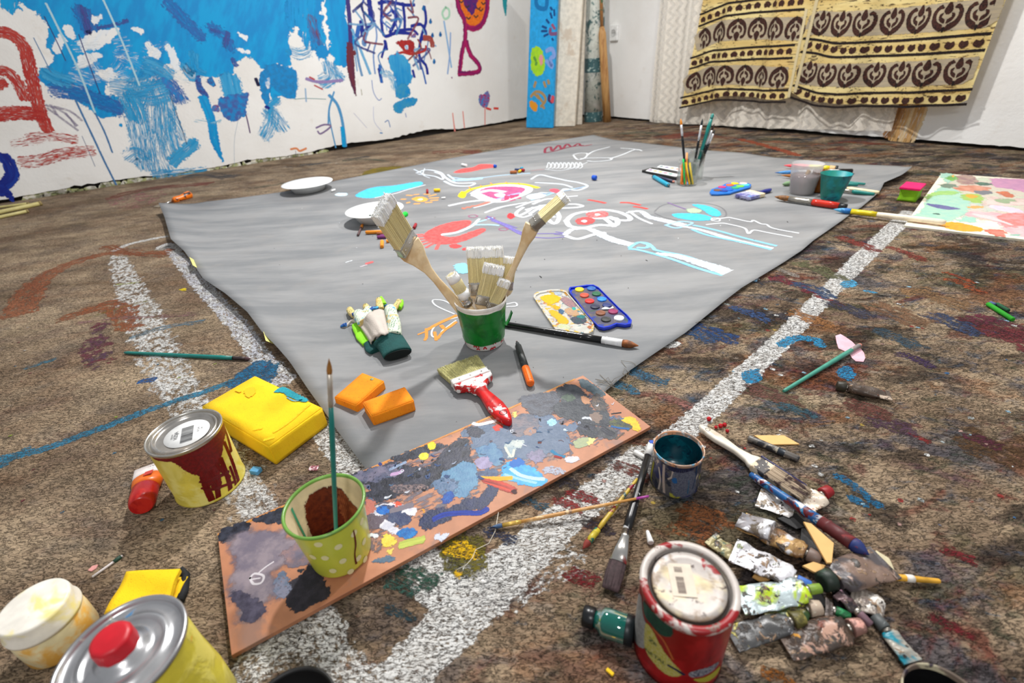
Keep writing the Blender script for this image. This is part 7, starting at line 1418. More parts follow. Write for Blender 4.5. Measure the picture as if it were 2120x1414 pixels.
# ---- group of brushes and cups, far right of the sheet
zr = Z((1590, 320), 5.730)
def wr(x, y, z=.0): return P(*zr((x, y))[0], z)
GB = 'brushes lying round the water cups'
def rb(label, a, b_, r, mh, mf, mb_, fl, bl, za=None, zt=None, **k): za = r + .005 if za is None else za; zt = r + .005 if zt is None else zt; return artbrush(label, wr(*b_, za), wr(*a, zt), r, mh, mf, mb_, fl=fl, bl=bl, group=GB, **k)
BLK2 = M('black_rubber', C(24, 26, 28), .4)
rb('wooden brush with pink bristles, yellow ferrule and black grip end', (188, 128), (830, 168), .014, M('pale_wood', C(224, 184, 130), .5), M('yel_f', C(224, 200, 20), .35), MS('pink_b', C(236, 80, 90), [(C(240, 190, 180), 16, .55, .06)], rough=.7), .085, .11, end=(.32, BLK2), prof=[(0, .9), (.1, .9), (.5, .85), (.86, .95), (1, 1.0)])
rb('blue-tipped white-ferruled brush with long black handle', (82, 215), (1000, 193), .011, BLACKL, M('wht_f', C(228, 228, 226), .4), MS('blu_b', C(80, 150, 210), [(C(20, 60, 140), 14, .55, .08)], rough=.7), .17, .10, prof=[(0, .8), (.1, .9), (.5, .9), (.86, 1.0), (1, 1.0)])
rb('brown-bristled dark brush half hidden behind the grey water cup', (155, 245), (560, 272), .011, M('brown_h', C(70, 50, 40), .5), FERR, M('rust_b', C(160, 100, 40), .7), .05, .09)
rb('teal brush with long handle pointing right, behind the teal cup', (600, 300), (1155, 350), .007, TEALH, FERR, M('wh_b', C(230, 226, 220), .7), .06, .04)
rb('second teal brush, shorter, next to the long teal handle', (560, 322), (1070, 360), .009, TEALH, FERR, M('wh_b', C(230, 226, 220), .7), .06, .04)
rb('pale wooden handle pointing right toward the canvas edge', (640, 372), (1320, 452), .010, M('pale_wood2', C(236, 216, 176), .5), FERR, BLK2, .06, .03); rb('teal handle lying along the pale wooden one', (700, 400), (1265, 470), .009, TEALH, FERR, BLK2, .06, .03)
rb('red-handled brush with round brown bristles and black end', (78, 500), (938, 622), .0125, M('red_lac', C(196, 40, 20), .25), FERR, M('brown_br2', C(130, 84, 36), .6, var=.5, vscale=60), .085, .055, end=(.22, BLK2), prof=[(0, .8), (.1, .9), (.5, 1.0), (.86, 1.0), (1, .95)])
rb('long cream-handled brush with blue bristles bridging canvas and palette board', (778, 650), (2110, 808), .0115, M('cream_lac', C(240, 226, 200), .4), M('yel_f', C(224, 200, 20), .35), MS('blu_b2', C(30, 110, 180), [(C(90, 170, 210), 20, .6, .05)], rough=.6), .075, .055, za=.020, prof=[(0, .6), (.05, .8), (.5, .85), (.86, .8), (1, .75)])
t_ = thing('green_brush_tip', 'green-tipped brush end showing left of the grey water cup', 'brush', loc2(wr(240, 345))); b = MB(); m, L = frame(wr(330, 340, .012), wr(172, 352, .012)); b.tube([(0, 0, 0), (L * .4, 0, 0), (L * .75, 0, 0), (L, 0, 0)], [.008, .012, .010, .002], 12); b.xf(m); b.build('bristles', M('sage_b', C(120, 150, 110), .8), t_)
def cup(name, label, base, R0, R1, h, mat, water=None, wm=None, flat=False, squash=None):
    c = base; T = Matrix.Translation(c); t = thing(name, label, 'cup', loc2(c)); b = MB(); b.lathe([(0, 0), (R0 * .95, 0), (R0, .003), (R1, h), (R1 * 1.03, h + .001), (R1 * .97, h - .001), (R0 * .95, .006), (0, .006)], 44)
    if squash: [setattr(v, 'z', v.z + squash * v.x * (v.z / h) ** 2) for v in b.v]; 
    b.xf(T); b.build('cup_body', mat, t)
    if water: b = MB(); Rw = lerp(R0, R1, water) * .955; b.lathe([(0, .007), (R0 * .93, .007), (Rw, h * water), (0, h * water)], 40); b.xf(T); b.build('water', wm, t)
    return t
CP = NT('clear_cup'); CP.set(color=C(220, 216, 216), rough=.12, alpha=.38); CP = CP.m
MW = NT('murky_water'); MW.set(color=C(138, 122, 124), rough=.1, alpha=.86); MW = MW.m
c1 = wr(392, 452, .005)
cup('water_cup', 'clear plastic cup of murky grey water, one brown stick inside', c1, .046, .060, .118, CP, .62, MW)
stick('stirring_stick', 'brown brush handle standing in the grey water cup', 'stick', c1 + Vector((.0, .015, .02)), PY(*zr((492, 185))[0], c1.y + .01), .008, M('amber_stick', C(160, 124, 60), .5))
cup('water_cup', 'small cup of orange-brown water between the grey and teal cups', wr(592, 432, .005), .030, .036, .080, MS('amber_cup', C(170, 96, 24), [(C(120, 60, 20), 10, .55, .1)], rough=.25), .8, M('amber_w', C(150, 70, 10), .2))
cup('paint_cup', 'turquoise painted cup with a tapered base, right of the other cups', wr(735, 525, .005), .034, .054, .098, MS('teal_cup', C(10, 150, 156), [(C(20, 130, 116), 9, .54, .06), (C(8, 80, 100), 12, .64, .05)], rough=.45), .5, M('teal_w', C(6, 70, 76), .3))
# pink and green sponge
c_ = [wr(x, y, .052) for x, y in ((1562, 388), (1640, 322), (1880, 345), (1812, 412))]; t = thing('scouring_sponge', 'small green sponge with hot pink top, on the carpet beside the palette board', 'sponge', loc2(wr(1700, 460)))
b = MB(); b.prism([(q.x, q.y) for q in c_], .0445, .053, .002); b.build('pink_pad', M('pink_pad', C(226, 20, 100), .9, bump=.5), t)
b = MB(); cc = sum(c_, Vector()) / 4; q4 = [cc + (q - cc) * .93 for q in c_]; rr = []
for k in range(7): f = k / 6; rr.append([(q4[i].lerp(q4[(i + 1) % 4], j / 5) - cc) * (1 - .10 * math.sin(f * 3.14) + .06 * mnoise.noise(Vector((i + j * .3, f * 4, 1)))) + Vector((cc.x, cc.y, .002 + .043 * f)) for i in range(4) for j in range(5)])
n_ = 20; b.add([q for r in rr for q in r], [[k * n_ + i, k * n_ + (i + 1) % n_, (k + 1) * n_ + (i + 1) % n_, (k + 1) * n_ + i] for k in range(6) for i in range(n_)] + [list(range(n_))[::-1]]); b.build('green_foam', M('green_foam', C(130, 186, 20), .9, bump=.5), t)

# ================================================================== carpet, left side
artbrush('teal brush lying on the carpet left of the canvas', on(258, 730, .004), on(521, 743, .005), .0052, TEALH, M('dark_f', C(70, 60, 60), .4, .6), M('plum_b', C(84, 60, 64), .8), fl=.035, bl=.016, fr=.004, prof=[(0, .5), (.03, .75), (.5, .9), (.86, 1), (1, .9)])
# scraper
A, B = on(350, 417, .006), on(396, 401, .020); A = on(352, 412, .008); t = thing('paint_scraper', 'small scraper with orange and black handle at the far left canvas corner', 'scraper', loc2(A)); m, L = frame(P(330, 426, .004), P(396, 402, .018))
b = MB(); b.tube([(L * .42, 0, 0), (L * .5, 0, 0), (L * .68, 0, 0), (L * .8, 0, 0), (L * .95, 0, 0), (L, 0, 0)], [.012, .018, .014, .020, .021, .012], 16); b.xf(m); b.build('handle', MS('orange_grip', C(236, 120, 20), [(C(40, 30, 30), 12, .60, .02)], rough=.35), t)
b = MB(); b.tube([(L * .1, 0, 0), (L * .44, 0, 0)], .004, 8); b.xf(m); b.build('shank', STEEL, t); b = MB(); b.box((-.02, -.025, -.001), (L * .14, .025, .001), .0004); b.xf(m); b.build('blade', M('rusty_blade', C(170, 150, 120), .4, .7), t)
for i, (a, b_, r) in enumerate((((-30, 446), (85, 421), .012), ((-30, 433), (60, 421), .007), ((-30, 456), (58, 437), .009))): stick('bamboo_cane', ('long bamboo cane against the mural wall foot', 'thinner bamboo cane behind the two front canes', 'nearest bamboo cane at the left edge')[i], 'cane', on(*a, r), on(*b_, r), r, M('bamboo', C(196, 184, 120), .5), group='bamboo canes', parts=((.96, 1.01, 1.15, M('bamboo_node', C(150, 130, 80), .6), 'end_node'),))
# squeezed orange and red tube behind the tin
A, B = P(288, 1050, .020), P(318, 965, .012); m, L = frame(P(292, 1048, .020), P(315, 962, .006)); t = thing('paint_tube', 'orange, white and red paint tube lying behind the dripping tin', 'paint tube', loc2(P(300, 1010)))
E_ = lambda xs: [(x * L, 0, 0) for x in xs]
b = MB(); b.tube(E_((.0, .04, .10, .25, .38, .40)), None, 28, ell=[(.015, .014), (.017, .017), (.0185, .0185), (.019, .018), (.019, .017), (.017, .016)]); b.xf(m); b.build('red_cap', MS('red_tube_cap', C(176, 18, 20), [(C(200, 40, 30), 26, .6, .05), (C(220, 170, 140), 50, .73, .02)], rough=.25), t)
b = MB(); b.tube(E_((.38, .5, .66)), None, 28, ell=[(.018, .017), (.022, .015), (.024, .011)]); b.xf(m); b.build('orange_band', M('orange_tube', C(232, 110, 24), .35, bump=.2, bscale=60), t)
b = MB(); b.tube(E_((.65, .85, 1.0)), None, 28, ell=[(.024, .0112), (.026, .006), (.027, .0015)]); b.xf(m); q = b.build('white_end', M('white_tube', C(232, 222, 218), .35, bump=.2, bscale=60), t)
b = MB(); mm = m @ Matrix.Translation((L * .60, -.006, .0145)) @ Matrix.Rotation(.2, 4, 'Y') @ Matrix.Rotation(math.pi / 2, 4, 'Z'); b.box((-.006, -.006, -.0008), (.006, .010, .0), .0); text_into(b, 'AC', .009, mm @ Matrix.Translation((0, -.024, .001)), 1); b2 = MB(); 
for v in range(8): b.v[v] = mm @ b.v[v]
b.build('red_emblem', [M('emblem_red', C(196, 60, 50), .4), INK], q)
b = MB(); b.box((-.008, -.006, 0), (.009, .006, .009), .0015, sub=2, jit=.0015); b.xf(Matrix.Translation(P(531, 978)) @ Matrix.Rotation(-.3, 4, 'Z')); tag(b.build('chalk_piece', M('pastel_skyblue', C(90, 160, 206), .8)), 'broken light blue chalk piece in front of the yellow foam block', 'chalk')
b = MB(); b.box((-.007, -.005, .0), (.007, .005, .003), .001, sub=4, jit=.004, seed=4); b.xf(Matrix.Translation(P(650, 970, .001))); tag(b.build('foil_scrap', MS('pink_foil', C(190, 120, 130), [(C(240, 220, 220), 200, .55, .03)], rough=.15, metal=.7)), 'crumpled pink foil scrap between foam block and board', 'foil')
stick('lolly_stick', 'short white stick with a green end on the carpet, left of the sponge cloth', 'stick', on(191, 1195, .0018), on(254, 1150, .0018), .0018, M('stick_white', C(214, 206, 204), .5), parts=((.70, .95, 1.6, M('stick_green', C(30, 66, 50), .6), 'green_end'),))
b = MB(); b.prism([P(x, y) for x, y in ((183, 1182), (192, 1173), (204, 1170), (200, 1178), (190, 1184))], .0006, .0016); tag(b.build('pink_petal', M('petal_pink', C(214, 150, 144), .8)), 'tiny pink petal beside the short white stick', 'petal')
# dark bowl and tin partly in frame at the bottom
c = Vector((-.215, .228, 0)); b = MB(); b.lathe([(0, .002), (.042, .002), (.052, .03), (.053, .062), (.0545, .064), (.052, .065), (.050, .06), (.047, .02), (0, .006)], 56); b.xf(Matrix.Translation((-.242, .222, 0)) @ Matrix.Scale(.85, 4)); tag(b.build('black_bowl', M('black_bowl', C(14, 12, 12), .5)), 'dark round bowl cut off by the bottom edge, below the brown board', 'bowl')
cR = P(1962, 1456, .055); t = tin('open_paint_tin', 'dark open tin at the lower right corner, cut off by the frame', (cR.x, cR.y), .034, .055, MS('olive_tin', C(70, 60, 40), [(C(150, 150, 60), 20, .6, .05)], rough=.4), lid=False, open_fill=M('black_inside', C(8, 8, 10), .4), rimmat=MS('crusty_rim', C(120, 104, 90), [(C(190, 180, 150), 40, .55, .05), (C(60, 50, 60), 50, .62, .04)], rough=.5))

# ================================================================== carpet, right side
z7 = Z((980, 860), 3.721)
def w7(x, y, z=0.0): return P(*z7((x, y))[0], z)
G3 = 'brushes crossed beside the open tin'
artbrush('thin bare-wood brush with blue tip and purple end, lying across two others', w7(1352, 622, .020), w7(118, 868, .004), .0030, MS('ochre_h', C(206, 150, 80), [(C(120, 80, 60), 60, .64, .03), (C(226, 190, 140), 30, .6, .06)], rough=.4), MS('ochre_f', C(220, 180, 90), [(C(90, 50, 50), 70, .62, .03)], rough=.3, metal=.5), MS('blue_b3', C(60, 90, 130), [(C(150, 190, 210), 60, .58, .04), (C(20, 30, 60), 50, .6, .04)], rough=.6), fl=.026, bl=.020, fr=.0030, end=(.1, M('purple_end', C(176, 70, 160), .4)), group=G3)
artbrush('yellow paint-spattered brush with rust bristles', w7(1262, 490, .012), w7(842, 1030, .005), .0036, MS('spatter_y', C(190, 160, 50), [(C(60, 90, 90), 50, .57, .03), (C(140, 30, 50), 46, .60, .02), (C(226, 206, 60), 40, .62, .03)], rough=.4), MS('spatter_f', C(200, 180, 50), [(C(40, 110, 90), 60, .54, .03), (C(140, 30, 50), 60, .6, .02)], rough=.4), M('rust_b2', C(130, 50, 40), .8, var=.4), fl=.022, bl=.014, fr=.0045, group=G3)
A, B = w7(1372, 215, .012), w7(1052, 1345, .008); t = artbrush('large black brush with white end, silver flattened ferrule and dark flat bristles', A, B, .0068, MS('blk_drip', C(24, 24, 26), [(C(230, 230, 230), 40, .64, .02)], rough=.3), STEEL, M('plum_bristle', C(60, 44, 46), .8, var=.3, vscale=200), fl=.050, bl=.040, fr=.0062, flat=(.024, .010), group=G3, end=(.17, M('white_end', C(232, 230, 226), .4)), prof=[(0, .8), (.03, .9), (.5, .85), (.86, 1), (1, .85)])
stick('chalk_stick', 'white chalk stick beside the white end of the large black brush', 'chalk', w7(1240, 280, .004), w7(1330, 330, .004), .0042, M('chalk_white', C(236, 234, 230), .8), group='white chalks')
stick('chalk_stick', 'short pointed white chalk between the silver ferrule and red tin', 'chalk', w7(1368, 985, .004), w7(1340, 890, .003), .0045, M('chalk_white', C(236, 234, 230), .8), group='white chalks', r2=.0025)
b = MB(); b.box((-.003, -.004, 0), (.004, .004, .006), .001); b.xf(Matrix.Translation(w7(1368, 222, .012))); tag(b.build('blue_bit', M('pastel_blue2', C(20, 80, 190), .6)), 'tiny blue pastel bit at the white brush end', 'pastel')
# green ink bottle lying down
z8 = Z((1180, 1080), 4.077)
def w8(x, y, z=0.0): return P(*z8((x, y))[0], z)
m, L = frame(w8(120, 790, .014), w8(540, 930, .016)); t = thing('ink_bottle', 'green glass ink bottle with black cap lying beside the red tin', 'bottle', loc2(w8(300, 860)))
GG = NT('green_glass'); GG.set(color=C(20, 130, 116), rough=.06, trans=.6, ior=1.4, coat=.5); b = MB(); X = lambda *q: [(x * L, 0, 0) for x in q]
b.tube(X(.22, .28, .34, .38, .42, .48, .84, .88), None, 32, ell=[(.009,) * 2, (.010,) * 2, (.012,) * 2, (.015,) * 2, (.0155,) * 2, (.016,) * 2, (.016,) * 2, (.0145,) * 2]); b.xf(m); b.build('glass_body', GG.m, t)
b = MB(); b.tube(X(-.02, .0, .2, .22), None, 32, ell=[(.0105,) * 2, (.012,) * 2, (.012,) * 2, (.011,) * 2]); b.xf(m); b.build('cap', M('black_cap', C(14, 16, 20), .3), t); b = MB(); b.tube(X(.84, .85, 1.0), None, 32, ell=[(.0163,) * 2] * 3); b.xf(m); b.build('dark_label', M('dark_label', C(10, 20, 24), .4), t)
b = MB(); b.tube(X(.46, .80), None, 24, ell=[(.0135,) * 2] * 2); b.xf(m); b.build('ink', M('green_ink', C(4, 90, 80), .1), t)
# long white-handled brush and its neighbours
z9 = Z((1420, 840), 2.4638)
def w9(x, y, z=0.0): return P(*z9((x, y))[0], z)
A, B = w9(68, 105, .012), w9(620, 470, .012); varnish_brush('flat_brush', 'white-handled flat brush with paint-caked ferrule, bristles on a red-capped tube', A, B, .030, .012, 0, .026, .058, .019, MS('ivory_handle', C(230, 222, 206), [(C(150, 90, 60), 60, .70, .02), (C(206, 190, 170), 14, .6, .08)], rough=.35), MS('caked_ferrule', C(70, 66, 66), [(C(226, 206, 176), 44, .52, .03), (C(150, 30, 40), 40, .64, .02), (C(230, 226, 226), 40, .62, .02)], rough=.4, metal=.3), MS('caked_bristle', C(176, 156, 132), [(C(70, 50, 46), 60, .56, .05), (C(190, 60, 60), 30, .68, .03)], rough=.8), n=420, ht=.010)
stick('dark_blue_rod', 'thin dark blue rod under the white-handled brush', 'rod', w9(385, 258, .004), w9(615, 410, .004), .0022, M('navy_rod', C(20, 20, 80), .4))
m_ = MS('blue_caked', C(30, 90, 150), [(C(40, 140, 190), 50, .54, .04), (C(224, 218, 218), 60, .575, .02), (C(104, 28, 36), 50, .58, .02), (C(20, 26, 60), 60, .60, .03)], rough=.4)
artbrush('thick brush handle caked in blue, white and dark red paint, lying over the tube pile', w9(330, 350, .010), w9(935, 760, .030), .0068, m_, MS('maroon_f', C(96, 34, 36), [(C(150, 60, 60), 40, .6, .05)], rough=.5), MS('cobalt_b', C(26, 44, 104), [(C(120, 30, 40), 40, .6, .04)], rough=.6), fl=.04, bl=.02, fr=.0085, prof=[(0, .6), (.1, .8), (.5, .9), (.8, 1.1), (1, 1.1)])
t = stick('marker_pen', 'grey paint-smeared marker with black cap lying by the wood chip', 'marker', w9(318, 165, .006), w9(578, 275, .006), .0062, MS('smeared_marker', C(104, 98, 92), [(C(190, 180, 160), 50, .58, .04), (C(40, 40, 44), 30, .58, .04)], rough=.4), parts=((.60, .99, (1.1, .8), M('cap_dark', C(40, 46, 54), .4), 'cap'),))
WCH = M('raw_wood_chip', C(228, 180, 110), .6, var=.06)
for i, (px, z, lb) in enumerate(((((348, 150), (500, 150), (580, 195), (420, 197)), .003, 'thin light wood chip behind the smeared grey marker'), (((600, 590), (640, 600), (755, 700), (745, 800), (720, 800)), .030, 'pointed wood chip standing in the tube pile under the blue handle'), (((595, 815), (650, 795), (720, 815), (670, 855)), .020, 'small diamond wood chip in the middle of the tube pile'), (((340, 870), (360, 845), (440, 880), (400, 905)), .006, 'wood chip end under the long white tube'), (((820, 930), (900, 900), (915, 965), (880, 960)), .012, 'wood chip under the grey tube at the right'))):
    b = MB(); q = [w9(x, y, z) for x, y in px]; b.prism([(v.x, v.y) for v in q], max(.0005, z - .003), z, .0004); 
    if z > .018 :
        for v in b.v: v.z += 0
    tag(b.build('wood_chip', WCH), lb, 'wood chip', 'wood chips')
for i, (x, y, r, lb) in enumerate(((116, 76, .0042, 'set apart furthest left'), (175, 112, .0042, 'lower left of the cluster'), (196, 105, .0038, 'upper right of the cluster'), (210, 135, .0032, 'closest to the brush handle'), (152, 116, .0030, 'smallest, at the left of the cluster'))):
    b = MB(); b.lathe([(0, 0), (r * .7, r * .25), (r, r), (r * .7, r * 1.7), (0, r * 2)], 16); b.xf(Matrix.Translation(w9(x, y))); tag(b.build('red_bead', M('bead_red', C(190, 14, 30), .35)), 'red bead by the white brush handle, ' + lb, 'bead', 'red beads')
# heap of squeezed tubes
def tube_of_paint(label, A, B, w, th, base, spots, cap=None, capc=C(40, 40, 40), seed=0, wave=.0, metal=.5, roll=0.0, neck=True):
    m, L = frame(A, B, Vector((roll, 0, 1)).normalized()); t = thing('paint_tube', label, 'paint tube', loc2(A), 'squeezed paint tubes'); w *= 1.12; th *= .72; spots = list(spots) + [(C(62, 54, 48), 90, .60, .03), (C(146, 118, 90), 64, .625, .03)]; b = MB(); n = 26; cl = L - (.018 if neck else .002)
    for k in range(2): pass
    Q, E = [], []
    for i in range(n + 1):
        f = i / n; Q.append((f * cl, 0, wave * math.sin(f * 5 + seed))); fl = min(1, f * 1.6 + .05); E.append((w / 2 * (1 - .12 * f) * (1 if f < .93 else .75), max(.0006, th / 2 * fl * (1 if f < .93 else .8))))
    b.tube(Q, None, 28, ell=E, up=(0, 0, 1))
    for v in b.v: nz = mnoise.noise(Vector((v.x * 70 + seed * 3, v.y * 60, seed))); v.z += .0035 * nz + .0015 * abs(mnoise.noise(Vector((v.x * 200, v.y * 50, seed)))); v.y += .002 * mnoise.noise(Vector((v.x * 60, seed, 3)))
    b.box((-.002, -w / 2, -.0012), (.005, w / 2, .0016), .0004)
    b.xf(m)
    for v in b.v: v.z = max(v.z, .0005)
    b.build('crumpled_body', MS('tube_skin_%d' % seed, base, spots, rough=.36, metal=metal, bump=.7), t)
    if neck:
        b = MB(); b.tube([(cl - .001, 0, 0), (cl + .004, 0, 0)], .005, 16); b.xf(m); b.build('neck', FERR, t)
        b = MB(); b.tube([(cl + .003, 0, 0), (cl + .004, 0, 0), (L - .001, 0, 0), (L, 0, 0)], [.0085, .0095, .008, .006] if cap is None else [cap * .9, cap, cap * .9, cap * .6], 14); b.xf(m)
        for v in b.v: v.z = max(v.z, .0005)
        b.build('cap', MS('tube_cap_%d' % seed, capc, [(tuple(min(1, c_ * 2.5) for c_ in capc[:3]) + (1,), 60, .62, .04)], rough=.5, bump=.3), t)
    return t
SIL = C(206, 202, 206); SP = [(C(96, 84, 70), 36, .575, .04), (C(140, 30, 40), 60, .70, .02), (C(240, 240, 244), 30, .56, .05)]
DRT = [(C(60, 50, 44), 30, .52, .06), (C(190, 150, 130), 40, .60, .04), (C(120, 60, 40), 34, .63, .04)]
tube_of_paint('silver-white tube with a mottled ochre band, at the top of the pile', w9(290, 590, .012), w9(690, 790, .018), .030, .020, C(178, 142, 90), [(C(120, 84, 50), 30, .52, .06), (C(226, 190, 40), 60, .68, .02), (C(30, 80, 170), 70, .70, .02), (C(206, 206, 210), 20, .60, .03)], seed=1, metal=.2, capc=C(120, 100, 90))
b = MB(); m, L = frame(w9(268, 580, .014), w9(440, 640, .024)); b.tube([(0, 0, 0), (L * .3, 0, 0), (L * .7, 0, 0), (L, 0, 0)], None, 24, ell=[(.014, .001), (.0155, .005), (.016, .009), (.0162, .0105)]); [setattr(v, 'z', v.z + .003 * mnoise.noise(v * 90)) for v in b.v]; b.xf(m); k_ = b.build('silver_end', MS('silver_foil', SIL, SP, rough=.2, metal=.7, bump=.3), bpy.data.objects['paint_tube.001']); k_['label'] = 'bright silver crimped end'
tube_of_paint('long white speckled flat tube crossing the left side of the pile', w9(248, 740, .016), w9(640, 920, .022), .034, .012, C(214, 212, 216), SP + [(C(120, 130, 80), 40, .66, .02)], seed=2, metal=.3, capc=C(60, 110, 190), cap=.006)
tube_of_paint('lime green and silver bent tube next to the red tin', w9(275, 990, .014), w9(690, 930, .024), .032, .012, C(190, 204, 206), [(C(180, 206, 30), 14, .52, .03), (C(90, 90, 90), 34, .56, .05), (C(236, 240, 240), 30, .62, .04)], seed=3, wave=.003, capc=C(120, 150, 50), cap=.006)
tube_of_paint('grey-brown tube with dark green cap at the right of the pile', w9(1010, 800, .022), w9(690, 900, .020), .040, .026, C(136, 112, 98), [(C(80, 74, 76), 12, .54, .03), (C(206, 176, 160), 30, .62, .04), (C(150, 60, 30), 40, .68, .02)], seed=4, metal=.1, capc=C(30, 44, 34), cap=.013)
b = MB(); m, L = frame(w9(985, 790, .020), w9(1050, 830, .010)); b.box((0, -.014, -.001), (L, .014, .002), .0006, sub=3, jit=.002); b.xf(m); tag(b.build('torn_paper_scrap', M('cream_scrap', C(226, 214, 176), .7)), 'cream torn scrap at the end of the grey-brown tube', 'scrap')
tube_of_paint('dirty dark tube with orange crust, second row from the front', w9(240, 1190, .008), w9(600, 1080, .014), .026, .014, C(84, 84, 84), [(C(190, 180, 80), 40, .60, .03), (C(190, 80, 20), 36, .63, .03), (C(200, 200, 206), 60, .64, .03)], seed=5, capc=C(90, 84, 40))
tube_of_paint('frontmost dark brown crumpled tube in the pile', w9(500, 1210, .010), w9(900, 1120, .012), .034, .016, C(84, 66, 54), DRT + [(C(200, 140, 40), 30, .68, .02)], seed=6, metal=.2, capc=C(150, 110, 100))
tube_of_paint('olive and green stained tube between the lime one and front row', w9(400, 1050, .010), w9(690, 1030, .014), .030, .014, C(96, 90, 50), [(C(40, 70, 30), 30, .52, .05), (C(180, 170, 80), 40, .62, .03), (C(180, 120, 110), 30, .68, .02)], seed=7, metal=.1, capc=C(190, 170, 150))
tube_of_paint('slender plum-coloured tube pointing to the lower right', w9(780, 960, .016), w9(945, 1120, .010), .016, .010, C(96, 74, 76), [(C(196, 150, 170), 40, .60, .03), (C(40, 34, 36), 30, .55, .04)], seed=8, metal=.3, capc=C(120, 90, 100), cap=.005)
tube_of_paint('silver-beige crumpled tube below the right wood chip', w9(850, 960, .012), w9(1020, 1050, .008), .030, .014, C(176, 164, 152), [(C(110, 96, 90), 30, .56, .05), (C(236, 230, 220), 40, .6, .05)], seed=9, metal=.4, neck=False)
tube_of_paint('white and teal stained tube lying apart at the lower right of the pile', w9(1150, 1300, .006), w9(960, 1070, .008), .020, .012, C(176, 170, 158), [(C(0, 130, 150), 16, .56, .03), (C(110, 90, 84), 40, .60, .04)], seed=10, metal=.2, capc=C(80, 84, 84), cap=.007)
tube_of_paint('flattened white tube under the blue handle, above the pile', w9(375, 470, .004), w9(560, 540, .006), .034, .006, C(206, 200, 196), [(C(140, 120, 90), 60, .60, .03), (C(180, 120, 30), 20, .70, .02)], seed=11, metal=.3, neck=False)
tube_of_paint('cream tube with round red cap under the white-handled brush bristles', w9(600, 505, .006), w9(735, 430, .010), .030, .012, C(222, 206, 186), [(C(200, 50, 40), 30, .60, .03), (C(150, 130, 110), 40, .64, .03)], seed=12, metal=.1, capc=C(150, 24, 30), cap=.009)
tube_of_paint('small brown and white crumpled tube left of the white one, behind the red tin', w9(130, 680, .004), w9(260, 780, .006), .022, .010, C(150, 140, 100), [(C(90, 110, 90), 40, .55, .04), (C(160, 40, 40), 50, .66, .02), (C(220, 214, 190), 40, .6, .04)], seed=13, metal=.2, neck=False)
tube_of_paint('dark silver tube bottom in the shadowed gap of the pile', w9(720, 1030, .008), w9(840, 1080, .008), .022, .012, C(110, 100, 96), DRT, seed=14, metal=.3, capc=C(20, 90, 50), cap=.006)
stick('painted_stick', 'yellow and white banded brush handle sticking out right of the pile', 'brush handle', w9(960, 865, .010), w9(1295, 895, .005), .0046, M('amber_handle', C(214, 160, 50), .35, var=.25), r2=.0030, parts=((.48, .60, .99, M('white_band', C(230, 224, 214), .5), 'white_band'),))
for k, (q, lb) in enumerate(((((590, 600), (650, 640), (720, 790), (640, 790), (580, 700)), 'black patch standing in for shade in the gap by the pointed wood chip'), (((740, 950), (900, 960), (960, 1090), (860, 1130), (760, 1060)), 'black patch standing in for shade under the plum-coloured tube'), (((420, 960), (680, 940), (720, 1030), (520, 1060)), 'black patch standing in for shade beneath the lime green tube'), (((460, 585), (560, 560), (640, 620), (560, 640)), 'black patch standing in for shade above the ochre-banded tube'))):  # black pieces added under the tubes to stand in for the pile's shadows
    b = MB(); b.prism([(v.x, v.y) for v in [w9(x, y) for x, y in q]], .0006, .004 + k * .0004, .0008); [setattr(v, 'z', max(.0005, v.z + .002 * mnoise.noise(v * 80))) for v in b.v]; tag(b.build('shade_patch', MS('shade_patch', C(22, 20, 20), [(C(50, 46, 44), 40, .6, .05)], rough=.6)), lb, 'scrap', 'shade patches in the tube pile')
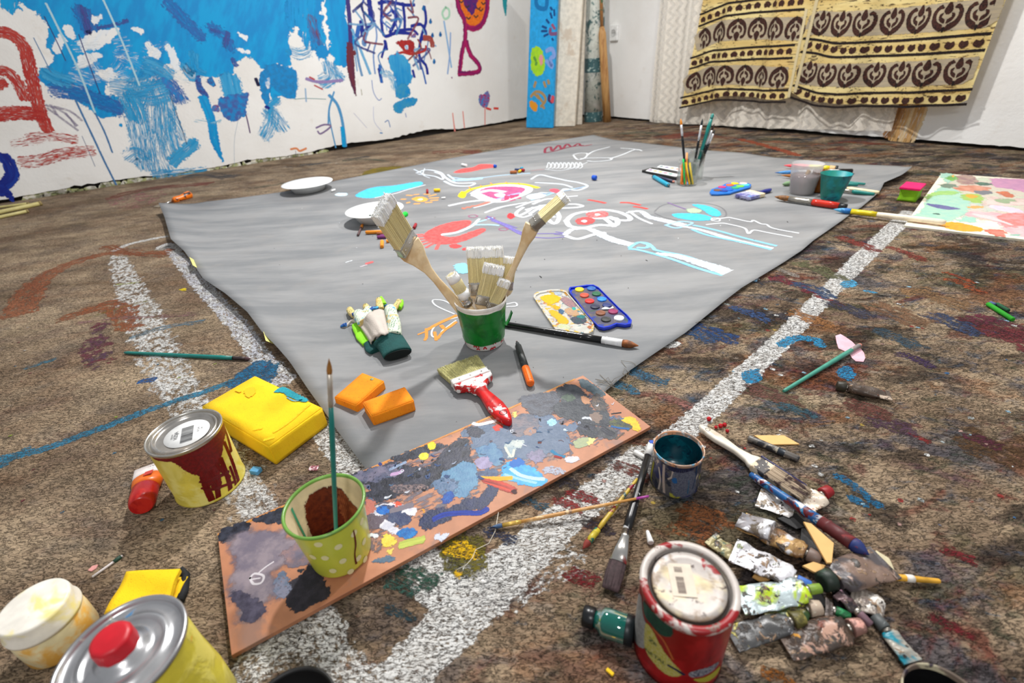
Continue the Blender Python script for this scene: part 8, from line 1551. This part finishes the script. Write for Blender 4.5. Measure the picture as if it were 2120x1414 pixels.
# green brush over the pink blob, crumpled tube above
z10 = Z((1560, 600), 3.7857)
def w10(x, y, z=0.0): return P(*z10((x, y))[0], z)
b = MB(); b.prism([(q.x, q.y) for q in [w10(*q) for q in ((640, 365), (680, 352), (720, 375), (770, 410), (800, 440), (830, 455), (865, 500), (875, 540), (860, 570), (800, 565), (770, 540), (745, 500), (700, 480), (665, 465), (650, 420))]], .0005, .0022, .0005); tag(b.build('pink_paint_skin', M('pink_skin', C(230, 178, 190), .8, bump=.4)), 'flat pink skin of dried paint under the green brush', 'paint skin')
artbrush('pale green brush lying across the pink paint skin', w10(235, 795, .004), w10(848, 425, .008), .0050, M('sage_lacquer', C(70, 150, 130), .35, var=.1), M('dusty_ferrule', C(150, 140, 138), .5, .3), M('salmon_b', C(206, 130, 110), .8), fl=.030, bl=.010, fr=.0045, prof=[(0, .5), (.03, .7), (.5, .85), (.86, 1), (1, .95)])
tube_of_paint('lone crusted tube on the carpet below the green brush', w10(1065, 830, .008), w10(650, 750, .011), .025, .026, C(84, 70, 60), [(C(200, 180, 160), 44, .58, .03), (C(150, 60, 36), 40, .60, .03), (C(210, 170, 30), 20, .66, .03)], seed=15, metal=.1, capc=C(50, 46, 34), cap=.010)
for a, b_, r, mt, lb in (((1835, 110), (2035, 235), .0052, pm('leaf', C(30, 150, 20)), 'bright green pastel stick at the right edge'), ((1905, 110), (2000, 165), .0045, pm('forest', C(16, 74, 44)), 'short dark green pastel beside the bright green stick'), ((1850, 100), (1895, 118), .0045, pm('slate', C(70, 90, 130)), 'slate blue stub behind the bright green stick')): stick('pastel_stick', lb, 'pastel', w10(*a, r), w10(*b_, r), r, mt, group='pastels at the right edge')
# fishing-line like thread by the board
b = MB(); b.tube([P(x, y, z) for x, y, z in ((1032, 1060, .008), (1025, 1100, .002), (1012, 1125, .001), (985, 1138, .001), (978, 1155, .001), (965, 1170, .001), (945, 1180, .001))], .0005, 6); tag(b.build('loose_thread', M('thread_white', C(214, 206, 190), .6)), 'fine white thread curling over the yellow splash by the board', 'thread')
for i, (x, y, r) in enumerate(((1254, 993, .0022), (999, 1206, .0026))): b = MB(); b.lathe([(0, 0), (r, r * .5), (r * .9, r * 1.3), (0, r * 1.7)], 12); b.xf(Matrix.Translation(P(x, y))); tag(b.build('white_crumb', M('chalk_white', C(236, 234, 230), .8)), ('white chalk crumb on the carpet, right of the board', 'white chalk crumb beside the yellow splash')[i], 'crumb', 'chalk crumbs on the carpet')
b = MB(); b.box((-.004, -.002, 0), (.005, .002, .003), .0008, jit=.0); b.xf(Matrix.Translation(P(1262, 1392)) @ Matrix.Rotation(-.8, 4, 'Z')); tag(b.build('yellow_crumb', M('pastel_yellow', C(236, 190, 20), .8)), 'yellow pastel crumb near the bottom edge, left of the red tin', 'crumb')
